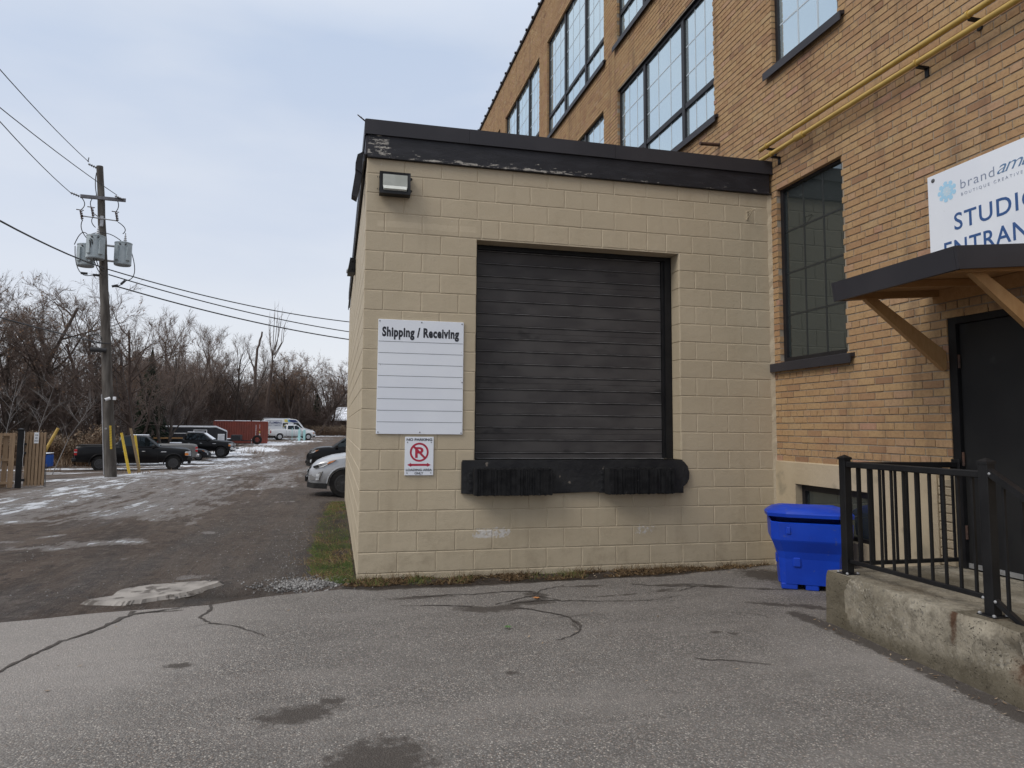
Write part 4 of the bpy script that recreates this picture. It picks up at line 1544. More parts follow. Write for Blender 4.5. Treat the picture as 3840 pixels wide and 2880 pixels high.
    m.prism([(-.022, y + .015, 4.44), (-.105, y + .015, 4.47), (-.150, y + .015, 4.13), (-.09, y + .015, 4.10)], (0, .16, 0))
    m.build('scupper', M['fascia'], dock)


build_dock()

# ---------------------------------------------------------------- wall lamps
def wall_lamp(label, loc, ang):
    t = thing('wall_lamp', label, 'lamp', (0, 0, 0), 'wall pack lamps on the dock')
    w, h = .165, .125
    m = MB()
    m.bevbox(-w + .02, w - .02, -.03, .0, -h + .02, h - .02, .006)
    # housing with sloped cheeks, open front ring
    o = [(-w, -.02, -h), (w, -.02, -h), (w, -.02, h), (-w, -.02, h)]
    f = [(-w * .99, -.135, -h), (w * .99, -.135, -h), (w, -.095, h), (-w, -.095, h)]
    i = [(-w * .80, -.128, -h * .72), (w * .80, -.128, -h * .72), (w * .82, -.092, h * .78), (-w * .82, -.092, h * .78)]
    k = [(x * .98, y + .05, z) for x, y, z in i]
    m.add(o + f + i + k, [(0, 3, 2, 1)] + [(q, (q + 1) % 4, 4 + (q + 1) % 4, 4 + q) for q in range(4)] + [(4 + q, 4 + (q + 1) % 4, 8 + (q + 1) % 4, 8 + q) for q in range(4)] + [(8 + q, 8 + (q + 1) % 4, 12 + (q + 1) % 4, 12 + q) for q in range(4)] + [(12, 13, 14, 15)])
    hs = m.build('housing', M['black'], t)
    for sx in (-1, 1):
        for z in (-.062, .07):
            MB().bevbox(sx * w - .004, sx * w + .016, -.075, -.045, z - .014, z + .014, .004).tube((sx * (w + .016), -.06, z), (sx * (w + .022), -.06, z), .008, n=6).build('latch', M['black'], hs)
    # prismatic lens: flat ribbed face breaking into a sloped lower skirt
    m = MB()
    prof = [(-.094, h * .77)]
    n = 11
    for q in range(n):
        z = h * .75 - (h * .75 + h * .30) * q / n
        y = -.098 - .024 * q / n
        prof += [(y - .003, z), (y, z - (h * 1.05 / n) * .82)]
    prof += [(-.126, -h * .38), (-.150, -h * .62), (-.128, -h * .72)]
    k = len(prof)
    m.add([(sx * w * (.79 - .06 * (q > k - 4)), y, z) for sx in (-1, 1) for q, (y, z) in enumerate(prof)], [(q, q + 1, k + q + 1, k + q) for q in range(k - 1)] + [tuple(range(k)), tuple(range(k, 2 * k))[::-1]])
    m.build('lens', M['lens'], t)
    t.location = loc
    t.rotation_euler = (0, 0, ang)
    return t


wall_lamp('black wall lamp with a clear lens on the dock front near its roof corner', (.297, 0.0, 4.112), 0)
wall_lamp('wall lamp seen edge-on at the far side wall of the dock', (0.0, 4.35, 4.20), R(-90))

# bent bracket left on the dock wall by the corner
m = MB()
m.box(4.562, 4.580, -.010, .0, 4.07, 4.185)
m.tube((4.572, -.010, 4.172), (4.575, -.13, 4.168), .006, n=5)
m.tube((4.572, -.010, 4.085), (4.575, -.12, 4.160), .006, n=5)
m.tube((4.57, -.13, 4.16), (4.60, -.14, 4.16), .010, n=6)
solo('wall_bracket', m, M['block'], (4.57, 0, 4.12), 'small beige painted bracket sticking out of the dock wall near the brick corner', 'bracket')

# stick lying over the roof corner
m = MB()
m.path([(.05, .1, 4.812), (-.03, .03, 4.822), (-.08, -.02, 4.836), (-.115, -.04, 4.852)], [.011, .009, .008, .006], 6)
m.tube((-.07, 0, 4.834), (-.072, -.005, 4.85), .004, .003, 5)
solo('stick', m, M['bark'], (.05, .1, 4.815), 'thin bare stick poking out over the roof corner of the dock', 'stick')

# ---------------------------------------------------------------- signs on the dock
PX, PZ = Vector((1, 0, 0)), Vector((0, 0, 1))
t = thing('notice_board', 'large white shipping and receiving board with ruled lines', 'sign', (.62, 0, 2.05))
x0, x1, z0, z1 = .158, 1.078, 1.438, 2.654
Y = -.012
brd = MB().bevbox(x0, x1, Y - .006, -.002, z0, z1, .0025).build('board', M['sheet_white'], t)
Y -= .0065
text_obj('Shipping / Receiving', .135, (x0 + .042, Y, z1 - .178), PX, PZ, M['ink'], t, bold=.0062, gap=1.10, width=.826)
for i in range(8):
    z = z1 - .236 - i * .1218
    MB().box(x0 + .006, x1 - .008, Y - .0006, Y + .001, z - .0022, z + .0022).build('rule_line', M['line'], t)
for (x, z) in ((x0 + .015, z1 - .02), (x0 + .46, z1 - .02), (x1 - .02, z1 - .02), (x0 + .02, z0 + .02), (x0 + .46, z0 + .02), (x1 - .016, z0 + .016), (x1 - .012, z0 + .56)):
    MB().lathe([(0, Y - .005), (.006, Y - .004), (.007, Y), (0, Y)], (x, 0, z), 'y', 8).build('screw', M['dark_metal'], t)

t = thing('parking_sign', 'small white no parking sign with a red ring below the shipping board', 'sign', (.616, 0, 1.21))
x0, x1, z0, z1 = .464, .769, 1.006, 1.411
Y = -.012
MB().bevbox(x0, x1, Y - .004, -.002, z0, z1, .002).build('plate', M['sheet_white'], t)
Y -= .0045
xc = (x0 + x1) / 2
text_obj('NO PARKING', .036, (x0 + .016, Y, z1 - .042), PX, PZ, M['ink'], t, bold=.0012, width=.272)
text_obj('LOADING AREA', .032, (x0 + .014, Y, z0 + .046), PX, PZ, M['ink'], t, bold=.0010, width=.276)
text_obj('ONLY', .032, (xc - .046, Y, z0 + .011), PX, PZ, M['ink'], t, bold=.0010, width=.092)
zc = z0 + .243
m = MB()
n = 48
ro, ri = .100, .080
for k in range(n):
    a, b = 2 * math.pi * k / n, 2 * math.pi * (k + 1) / n
    m.quad(*[(xc + r * math.cos(q), Y - .0007, zc + r * math.sin(q)) for r, q in ((ro, a), (ri, a), (ri, b), (ro, b))])
m.build('prohibition_ring', M['red_ink'], t)
s2 = math.sqrt(.5)
m = MB()
hw = .011
m.quad((xc - s2 * .085 - hw * s2, Y - .0016, zc + s2 * .085 - hw * s2), (xc + s2 * .085 - hw * s2, Y - .0016, zc - s2 * .085 - hw * s2),
       (xc + s2 * .085 + hw * s2, Y - .0016, zc - s2 * .085 + hw * s2), (xc - s2 * .085 + hw * s2, Y - .0016, zc + s2 * .085 + hw * s2))
m.build('slash_bar', M['red_ink'], t)
text_obj('P', .155, (xc - .044, Y, zc - .056), PX, PZ, M['red_ink'], t, bold=.004, width=.088)
m = MB()
za = z0 + .110
m.quad((x0 + .065, Y - .0006, za - .011), (x1 - .065, Y - .0006, za - .011), (x1 - .065, Y - .0006, za + .011), (x0 + .065, Y - .0006, za + .011))
for s, xe, xb in ((-1, x0 + .028, x0 + .068), (1, x1 - .028, x1 - .068)):
    m.add([(xe, Y - .0006, za), (xb, Y - .0006, za + .021), (xb, Y - .0006, za - .021)], [(0, 1, 2)])
m.build('double_arrow', M['red_ink'], t)
for x, z in ((x0 + .026, z1 - .058), (x1 - .026, z1 - .058), (x0 + .026, z0 + .026), (x1 - .026, z0 + .026)):
    MB().lathe([(0, Y - .004), (.005, Y - .003), (.006, Y), (0, Y)], (x, 0, z), 'y', 8).build('screw', M['dark_metal'], t)

# ---------------------------------------------------------------- studio sign on the brick (reads toward -Y)
t = thing('studio_sign', 'white studio entrance sign with a pale blue flower logo on the brick', 'sign', (W, -3.2, 3.4))
SX = W - .012
MB().bevbox(SX, W - .003, -4.35, -2.291, 2.92, 3.795, .002).build('board', M['sheet_white'], t)
SX -= .0008
RX = Vector((0, -1, 0))
text_obj('brand', .118, (SX, -2.621, 3.581), RX, PZ, M['slate_ink'], t, bold=-.0011, gap=1.12, width=.308)
text_obj('amb', .150, (SX, -2.952, 3.584), RX, PZ, M['script_ink'], t, bold=-.001, shear=.45, gap=.86, width=.30)
text_obj('BOUTIQUE CREATIVE', .036, (SX, -2.624, 3.520), RX, PZ, M['slate_ink'], t, bold=-.0003, gap=1.6, width=.536)
text_obj('STUDIO', .205, (SX, -2.545, 3.243), RX, PZ, M['blue_ink'], t, bold=.002, gap=1.12, width=.745)
text_obj('ENTRANCE', .205, (SX, -2.436, 3.015), RX, PZ, M['blue_ink'], t, bold=.002, gap=1.1, width=.99)
cy, cz_ = -2.487, 3.604
for ring, (nn, r0_, r1_, wd, mk) in enumerate(((9, .050, .095, .044, 'pale_blue'), (9, .026, .066, .036, 'pale_blue'), (7, .004, .042, .026, 'paler_blue'))):
    for k in range(nn):
        a = 2 * math.pi * (k + .5 * (ring % 2)) / nn + .35
        ca, sa = math.cos(a), math.sin(a)
        P = [(r0_, 0), ((r0_ + r1_) * .52, wd * .5), (r1_ * .93, wd * .36), (r1_, 0), (r1_ * .93, -wd * .36), ((r0_ + r1_) * .52, -wd * .5)]
        MB().add([(SX - .0006 - .0003 * ring, cy - (r * ca - o * sa), cz_ + r * sa + o * ca) for r, o in P], [tuple(range(6))]).build('petal', M[mk], t)
for y, z in ((-2.351, 3.747), (-4.29, 3.747)):
    MB().lathe([(.008, -.006), (.017, -.004), (.019, 0), (.008, 0)], (SX, y, z), 'x', 12).build('grommet', M['dark_metal'], t)

# ---------------------------------------------------------------- canopy over the door
t = thing('door_canopy', 'small black edged wooden canopy on pine braces over the studio door', 'canopy', (W, -2.9, 2.7))
xa, xb, ya, yb = 3.868, W - .004, -3.49, -2.322
zt_, zb_ = 2.785, 2.622
m = MB()
# fascia leans a little; roof falls toward the wall side as in the photograph
m.prism([(xa, ya, zb_ + .003), (xa, yb, zb_ - .008), (xa - .022, yb, zt_ - .012), (xa - .022, ya, zt_)], (.03, 0, 0))
m.build('front_fascia', M['flashing'], t)
MB().prism([(xa + .0, ya - .002, zb_ + .003), (xa - .022, ya - .002, zt_), (xb, ya - .002, zt_ + .10), (xb, ya - .002, zb_ + .10)], (0, -.02, 0)).build('side_fascia', M['flashing'], t)
MB().prism([(xa + .0, yb + .002, zb_ - .008), (xa - .022, yb + .002, zt_ - .012), (xb, yb + .002, zt_ + .09), (xb, yb + .002, zb_ + .09)], (0, .02, 0)).build('side_fascia', M['flashing'], t)
MB().prism([(xa + .01, ya, zt_ - .004), (xa + .01, yb, zt_ - .014), (xb, yb, zt_ + .085), (xb, ya, zt_ + .095)], (0, 0, -.012)).build('roof_sheet', M['flashing'], t)
for i in range(7):                                  # pine soffit boards
    q0 = xa + .034 + i * .1405
    q1 = q0 + .1385
    f0, f1 = (q0 - xa) / (xb - xa), (q1 - xa) / (xb - xa)
    MB().prism([(q0, ya + .002, zb_ + .05 + .09 * f0), (q1, ya + .002, zb_ + .05 + .09 * f1), (q1, yb - .002, zb_ + .042 + .09 * f1), (q0, yb - .002, zb_ + .042 + .09 * f0)], (0, 0, .018)).build('soffit_board', M['soffit_wood'], t)
for y in (ya + .03, (ya + yb) / 2, yb - .07):
    MB().prism([(xa + .032, y, zb_ - .003), (xa + .032, y, zb_ + .046), (xb - .04, y, zb_ + .128), (xb - .04, y, zb_ + .07)], (0, .038, 0)).build('rafter', M['soffit_wood'], t)
MB().box(xb - .04, xb, ya + .002, yb - .002, zb_ + .02, zb_ + .128).build('ledger', M['soffit_wood'], t)
for y in (-2.402, -3.40):
    dx, dz = (W - .004) - (xa + .30), 1.0
    p0, p1 = Vector((xa + .22, y, zb_ + .012)), Vector((W - .006, y, 2.05))
    m = MB()
    m.prism([(p0.x, y, p0.z), (p0.x + .115, y, p0.z + .012), (p1.x, y, p1.z + .16), (p1.x, y, p1.z + .01), (p1.x - .02, y, p1.z - .008)], (0, .042, 0))
    m.build('brace', M['brace_wood'], t)
    MB().box(W - .014, W - .001, y + .043, y + .049, 2.06, 2.18).build('brace_bracket', M['black'], t)

# ---------------------------------------------------------------- concrete landing with steps
def concrete_landing():
    t = thing('concrete_landing', 'weathered concrete landing and steps below the studio door', 'steps', (4.3, -3.1, -.05))
    # plan outline: front face leans out toward the viewpoint
    zl = .371

    def face_x(y, z):
        base = 3.715 + (y + 2.29) * .083
        n = noise.fractal(Vector((y * 3.0, z * 3.0, 1.7)), 1.0, 2.0, 5) * .014
        e = .018 * max(0, (z - .30) / .07) ** 2
        # broken edge near the step
        br = .10 * math.exp(-(((y + 4.02) / .14) ** 2 + ((z - .20) / .10) ** 2)) + .05 * math.exp(-(((y + 3.83) / .10) ** 2 + ((z - .36) / .05) ** 2))
        return base + n + e + br
    ys = list(np.linspace(-2.295, -4.06, 74)) + list(np.linspace(-4.065, -5.4, 20))
    zs = list(np.linspace(-.2, .371, 26))
    vs, fs, wet, rust = [], [], [], []

    def top(y):
        if y > -4.03 - .02 * math.sin(y * 40): return zl + noise.noise(Vector((y * 5, 0, 4))) * .003
        return .165 if y > -4.36 else .0
    for i, y in enumerate(ys):
        tz = top(y)
        for z in zs:
            zz = -.2 + (z + .2) / .571 * (tz + .2)
            vs.append((face_x(y, zz), y, zz))
            wet.append(1.0 if y > -2.58 + .06 * math.sin(zz * 9) else .75 * max(0, .2 - zz) / .25 * (y > -9) + .25 * math.exp(-((y + 3.85) / .5) ** 2))
            rust.append(1.0 * math.exp(-((y + 3.585) / .035) ** 2) * min(1, max(0, (zz - .02) / .3)) + .9 * math.exp(-(((y + 4.02) / .1) ** 2 + ((zz - .16) / .1) ** 2)) + .5 * math.exp(-(((y + 3.80) / .06) ** 2 + ((zz - .37) / .02) ** 2)))
    nz_ = len(zs)
    for i in range(len(ys) - 1):
        for j in range(nz_ - 1):
            fs.append((i * nz_ + j, i * nz_ + j + 1, (i + 1) * nz_ + j + 1, (i + 1) * nz_ + j))
    # top surface from the edge to the wall
    xs = np.linspace(0, 1, 16)
    k = len(vs)
    for i, y in enumerate(ys):
        e = vs[i * nz_ + nz_ - 1]
        for s in xs:
            x = e[0] + (W + .03 - e[0]) * s
            vs.append((x, y, e[2] + (.004 * s)))
            wet.append(.75 * math.exp(-(((x - 4.35) / .35) ** 2 + ((y + 2.75) / .55) ** 2)) + (.6 if (y < -3.56 and x < 4.0) else 0))
            rust.append(.6 * math.exp(-(((x - 3.75) / .1) ** 2 + ((y + 3.78) / .1) ** 2)))
    n2 = len(xs)
    for i in range(len(ys) - 1):
        for j in range(n2 - 1):
            fs.append((k + i * n2 + j, k + i * n2 + j + 1, k + (i + 1) * n2 + j + 1, k + (i + 1) * n2 + j)[::1])
    # far end face toward the dock
    k2 = len(vs)
    for j, z in enumerate(zs):
        a = vs[j]
        for s in xs:
            vs.append((a[0] + (W + .03 - a[0]) * s, a[1] + noise.noise(Vector((s * 6, z * 4, 9))) * .006 * (0 < s < 1), z + (.004 * s) * (j == nz_ - 1)))
            wet.append(1.0)
            rust.append(0)
    for j in range(nz_ - 1):
        for q in range(n2 - 1):
            fs.append((k2 + j * n2 + q, k2 + j * n2 + q + 1, k2 + (j + 1) * n2 + q + 1, k2 + (j + 1) * n2 + q)[::-1])
    m = MB()
    m.add(vs, fs)
    o = m.build('slab', M['concrete'], t, smooth=35)
    for nme, vals in (('wet', wet), ('rust', rust)):
        a = o.data.attributes.new(nme, 'FLOAT', 'POINT')
        a.data.foreach_set('value', vals)


concrete_landing()


# ---------------------------------------------------------------- railing
def railing():
    t = thing('railing', 'black metal railing with square posts on the concrete landing', 'railing', (3.79, -3.1, .371))
    zl = .3705
    XR = 3.795

    def post(x, y, z0, z1, w=.033):
        p = MB().bevbox(x - w, x + w, y - w, y + w, z0 + .008, z1, .004).build('post', M['black'], t)
        MB().bevbox(x - .062, x + .062, y - .062, y + .062, z0, z0 + .009, .003).build('base_plate', M['black'], p)
        m = MB()
        m.box(x - w - .005, x + w + .005, y - w - .005, y + w + .005, z1 - .012, z1 + .006)
        b = len(m.v)
        m.add([(x - w - .005, y - w - .005, z1 + .006), (x + w + .005, y - w - .005, z1 + .006), (x + w + .005, y + w + .005, z1 + .006), (x - w - .005, y + w + .005, z1 + .006), (x, y, z1 + .028)],
              [(0, 1, 4), (1, 2, 4), (2, 3, 4), (3, 0, 4)])
        m.build('post_cap', M['black'], p)
        for sx, sy in ((-1, -1), (-1, 1), (1, -1), (1, 1)):
            MB().lathe([(0, z0 + .009), (.011, z0 + .009), (.011, z0 + .018), (.005, z0 + .022), (0, z0 + .024)], (x + sx * .049, y + sy * .049, 0), 'z', 6).build('anchor_bolt', M['light_metal'], p)
    yf, yn = -2.455, -3.715
    post(XR, yf, zl, 1.295)
    post(XR - .012, yn, zl, 1.325)
    post(XR - .03, -4.58, -.02, .98)
    # level run
    a, b = yf - .034, yn + .034
    MB().bevbox(XR - .025, XR + .025, b, a, 1.222, 1.268, .006).build('top_rail', M['black'], t)
    MB().bevbox(XR - .016, XR + .016, b, a, .460, .492, .004).build('bottom_rail', M['black'], t)
    for y in [-2.592, -2.705, -2.818, -2.930, -3.042, -3.154, -3.266, -3.378, -3.49, -3.60]:
        MB().box(XR - .008, XR + .008, y - .008, y + .008, .4915, 1.2225).build('picket', M['black'], t)
    # return to the wall
    MB().bevbox(XR + .034, W - .022, yf - .022, yf + .022, 1.215, 1.262, .006).build('top_rail', M['black'], t)
    MB().bevbox(XR + .034, W - .022, yf - .015, yf + .015, .435, .467, .004).build('bottom_rail', M['black'], t)
    for x in np.arange(3.93, 4.85, .114):
        MB().box(x - .008, x + .008, yf - .008, yf + .008, .4665, 1.2155).build('picket', M['black'], t)
    MB().bevbox(W - .022, W - .014, yf - .04, yf + .04, 1.20, 1.285, .003).build('wall_flange', M['black'], t)
    # sloping run down the steps
    p0, p1 = (yn - .034, 1.285), (-4.547, .80)
    s = (p1[1] - p0[1]) / (p1[0] - p0[0])
    for nm, dz, w, h in (('top_rail', 0, .025, .048), ('bottom_rail', -.80, .016, .034)):
        m = MB()
        m.prism([(XR - .02 - w, p0[0], p0[1] + dz), (XR - .02 - w, p1[0], p1[1] + dz), (XR - .02 - w, p1[0], p1[1] + dz - h), (XR - .02 - w, p0[0], p0[1] + dz - h)], (2 * w, 0, 0))
        m.build(nm, M['black'], t)
    y = -3.83
    while y > -4.5:
        z = p0[1] + (y - p0[0]) * s
        MB().box(XR - .028, XR - .012, y - .008, y + .008, z - .80 - .012, z - .030).build('picket', M['black'], t)
        y -= .114
    for y, z in ((yn - .046, 1.255), (yn - .046, .47), (yn + .036, .478)):
        MB().lathe([(0, -.03), (.008, -.028), (.010, -.024), (0, -.02)], (XR - .02, y, z), 'x', 8).build('screw', M['light_metal'], t)


railing()


# ---------------------------------------------------------------- blue grit bin
def grit_bin():
    c = Vector((4.455, -1.12, -.047))
    t = thing('grit_bin', 'blue plastic grit bin with a slightly open lid between dock and landing', 'bin', c)
    a = R(-31)
    M2 = Matrix.Translation(c) @ Matrix.Rotation(a, 4, 'Z')

    def ring(hx, hy, z, ch=.08):
        p = [(-hx + ch, -hy), (hx - ch, -hy), (hx, -hy + ch), (hx, hy - ch), (hx - ch, hy), (-hx + ch, hy), (-hx, hy - ch), (-hx, -hy + ch)]
        return [M2 @ Vector((x, y, z)) for x, y in p]
    prof = [(.285, .235, .055, .05), (.298, .25, .30, .055), (.315, .265, .37, .06), (.362, .315, .475, .07), (.366, .32, .49, .07), (.372, .328, .655, .07), (.36, .316, .662, .07), (.345, .30, .60, .07)]
    m = MB()
    vs = []
    for hx, hy, z, ch in prof: vs += ring(hx, hy, z, ch)
    n = 8
    m.add(vs, [(k * n + i, k * n + (i + 1) % n, (k + 1) * n + (i + 1) % n, (k + 1) * n + i) for k in range(len(prof) - 1) for i in range(n)] + [tuple(range(n))[::-1], tuple(range((len(prof) - 1) * n, len(prof) * n))])
    body = m.build('body', M['blue_bin'], t)
    m = MB()
    for x, y, hx, hy in ((-.205, -.16, .075, .07), (.205, -.16, .075, .07), (-.205, .16, .075, .07), (.205, .16, .075, .07), (0, -.17, .06, .06)):
        m.bevbox(x - hx, x + hx, y - hy, y + hy, 0, .058, .008, M2)
    m.build('foot', M['blue_bin'], t)
    # moulded latch pads and hand hold
    MB().bevbox(-.17, -.10, -.262, -.236, .225, .315, .008, M2).build('latch_pad', M['blue_bin'], t)
    MB().bevbox(-.312, -.285, -.05, .05, .225, .315, .008, M2).build('latch_pad', M['blue_bin'], t)
    MB().bevbox(-.24, -.19, -.334, -.318, .545, .62, .01, M2).build('hand_recess', M['blue_bin'], t)
    # hinged lid, a little open toward the viewer
    H = M2 @ Matrix.Translation((0, .32, .672)) @ Matrix.Rotation(R(-3.2), 4, 'X') @ Matrix.Translation((0, -.32, 0))
    prof = [(.36, .31, .0), (.392, .345, .004), (.398, .35, .036), (.382, .335, .060), (.33, .275, .098), (.26, .205, .116), (.20, .15, .092), (.10, .06, .088)]
    vs = []
    for hx, hy, z in prof:
        ch = .16 if hx > .3 else .05
        p = [(-hx + ch, -hy), (hx - ch, -hy), (hx, -hy + ch), (hx, hy - ch * .5), (hx - ch * .5, hy), (-hx + ch * .5, hy), (-hx, hy - ch * .5), (-hx, -hy + ch)]
        vs += [H @ Vector((x, y, z)) for x, y in p]
    m = MB()
    m.add(vs, [(k * n + i, k * n + (i + 1) % n, (k + 1) * n + (i + 1) % n, (k + 1) * n + i) for k in range(len(prof) - 1) for i in range(n)] + [tuple(range(n))[::-1], tuple(range((len(prof) - 1) * n, len(prof) * n))])
    m.build('lid', M['blue_bin'], t, smooth=28)


grit_bin()

# ---------------------------------------------------------------- vehicles (x forward, y left, z up)
dg = None


def skin(stations, name, m_, parent, arches=(), smooth=32):
    """closed body lofted through cross-sections; stations: x, half width, bottom, top, crown"""
    half = ((0, 0, 0), (.80, 0, 0), (.955, .06, 0), (1.0, .30, 0), (1.0, .52, 0), (.985, .76, 0), (.955, .93, 0), (.89, 1.0, .15), (.55, 1.0, .8), (0, 1.0, 1.0))
    m = MB()
    k = 2 * len(half) - 2
    vs = []
    for x, w, zb, zt, cr in stations:
        p = [(x, -w * a, zb + (zt - zb) * b + cr * c) for a, b, c in half]
        q = [(x, w * a, zb + (zt - zb) * b + cr * c) for a, b, c in half[1:-1]][::-1]
        vs += p + q
    n = len(stations)
    m.add(vs, [(i * k + j, (i + 1) * k + j, (i + 1) * k + (j + 1) % k, i * k + (j + 1) % k) for i in range(n - 1) for j in range(k)] + [tuple(range(k))[::1], tuple(range((n - 1) * k, n * k))[::-1]])
    m.f = [f[::-1] for f in m.f]
    o = m.build(name, m_, parent, smooth=smooth)
    if arches:
        mods = []
        for (ax, az, r, w) in arches:
            for s in (-1, 1):
                c = MB().lathe([(0, -.2), (r, -.2), (r, .2), (0, .2)][1:3], (ax, s * w, az), 'y', 28)
                co = bpy.data.objects.new('cut', c.mesh('cut', m_))
                col.objects.link(co)
                mods.append(co)
                md = o.modifiers.new('cut', 'BOOLEAN')
                md.operation = 'DIFFERENCE'
                md.object = co
                md.solver = 'EXACT'
        bpy.context.view_layer.update()
        dgr = bpy.context.evaluated_depsgraph_get()
        me = bpy.data.meshes.new_from_object(o.evaluated_get(dgr))
        o.modifiers.clear()
        o.data = me
        try:
            me.set_sharp_from_angle(angle=R(smooth))
        except Exception:
            pass
        for c in mods:
            bpy.data.objects.remove(c)
    return o


def wheel(t, x, y, r, w, rim, spokes=6, rr=.62):
    s = 1 if y > 0 else -1
    e = MB().lathe([(r * rr, -w / 2), (r * .93, -w / 2), (r, -w * .38), (r, w * .38), (r * .93, w / 2), (r * rr, w / 2)], (x, y, r), 'y', 26, False).build('wheel', M['tyre'], t, smooth=35)
    m = MB()
    yo = y + s * (w / 2 - .012)
    m.lathe([(r * .12, -.01), (r * rr, -.01), (r * (rr + .02), .012), (r * rr * .93, .014), (r * rr * .90, -.055 * s * s), (r * .12, -.06)], (x, yo, r), 'y', 26)
    if s < 0:
        m.v = [(a, 2 * yo - b, c) for a, b, c in m.v]
    m.lathe([(.0, 0), (r * .17, 0), (r * .15, s * .012), (0, s * .014)], (x, yo, r), 'y', 12)
    for k in range(spokes):
        a = 2 * math.pi * k / spokes + .3
        ca, sa = math.cos(a), math.sin(a)
        pts = []
        for rad, hw in ((r * .1, r * .085), (r * rr * .97, r * .055)):
            for q in (-1, 1):
                pts.append((x + rad * ca - q * hw * sa, r + rad * sa + q * hw * ca))
        P = [(pts[0][0], yo + s * .001, pts[0][1]), (pts[1][0], yo + s * .001, pts[1][1]), (pts[3][0], yo + s * .002, pts[3][1]), (pts[2][0], yo + s * .002, pts[2][1])]
        m.prism(P, (0, -s * .025, 0))
    m.build('rim', rim, e, smooth=30)
    return e


def cab(t, spec, paint, glass):
    """greenhouse: spec has xr0,xr1 (rear foot, rear top), xf1,xf0 (front top, front foot), zb, zr, wb, wr"""
    xr0, xr1, xf1, xf0, zb, zr, wb, wr = (spec[k] for k in ('xr0', 'xr1', 'xf1', 'xf0', 'zb', 'zr', 'wb', 'wr'))
    cr = spec.get('crown', .05)
    m = MB()
    rows = []
    for tt in (0, .5, .88, 1.0, 1.0):
        rows.append(tt)
    vs = []
    lv = [(0, 0, 0, 1), (.5, 0, 0, 1), (.90, 0, 0, 1), (1.0, .12, 0, .95), (1.0, .45, cr, .45)]
    for tt, ins, up, ws in lv:
        a = xr0 + (xr1 - xr0) * tt + ins
        b = xf0 + (xf1 - xf0) * tt - ins * 1.6
        w = (wb + (wr - wb) * tt) * ws
        z = zb + (zr - zb) * tt + up
        mid = [(a, -w * .9, z), (a + .12, -w, z)] + [(a + (b - a) * q, -w, z) for q in (.35, .65)] + [(b - .14, -w, z), (b, -w * .86, z)]
        vs += mid + [(x, -y, zz) for x, y, zz in mid[::-1]]
    k = 12
    m.add(vs, [(i * k + j, i * k + (j + 1) % k, (i + 1) * k + (j + 1) % k, (i + 1) * k + j) for i in range(len(lv) - 1) for j in range(k)] + [tuple(range((len(lv) - 1) * k, len(lv) * k)), tuple(range(k))[::-1]])
    c = m.build('cab', paint, t, smooth=40)
    # side glass: polygons in (x, height fraction) on the leaning side plane
    for s in (-1, 1):
        for poly in spec['side']:
            P = [(x, s * ((wb + (wr - wb) * q) + .004), zb + (zr - zb) * q) for x, q in poly]
            MB().prism(P, (0, -s * .012, 0)).build('side_window', glass, t)
    for nm, foot, topx, q0, q1, g in (('windscreen', xf0, xf1, .06, .90, spec.get('ws', glass)), ('rear_window', xr0, xr1, .14, .86, glass)):
        sg = 1 if nm == 'windscreen' else -1
        P = []
        for q, ss in ((q0, -1), (q0, 1), (q1, 1), (q1, -1)):
            x = foot + (topx - foot) * q
            w = (wb + (wr - wb) * q) * .84
            P.append((x + sg * .005, ss * w, zb + (zr - zb) * q + .004))
        MB().prism(P, (-sg * .012, 0, -.004)).build(nm, g, t)
    return c


def mirror_pair(t, x, y, z, paint):
    for s in (-1, 1):
        MB().bevbox(x - .07, x + .07, s * y - (.20 if s < 0 else 0), s * y + (0 if s < 0 else .20), z - .09, z + .09, .03).build('wing_mirror', paint, t)


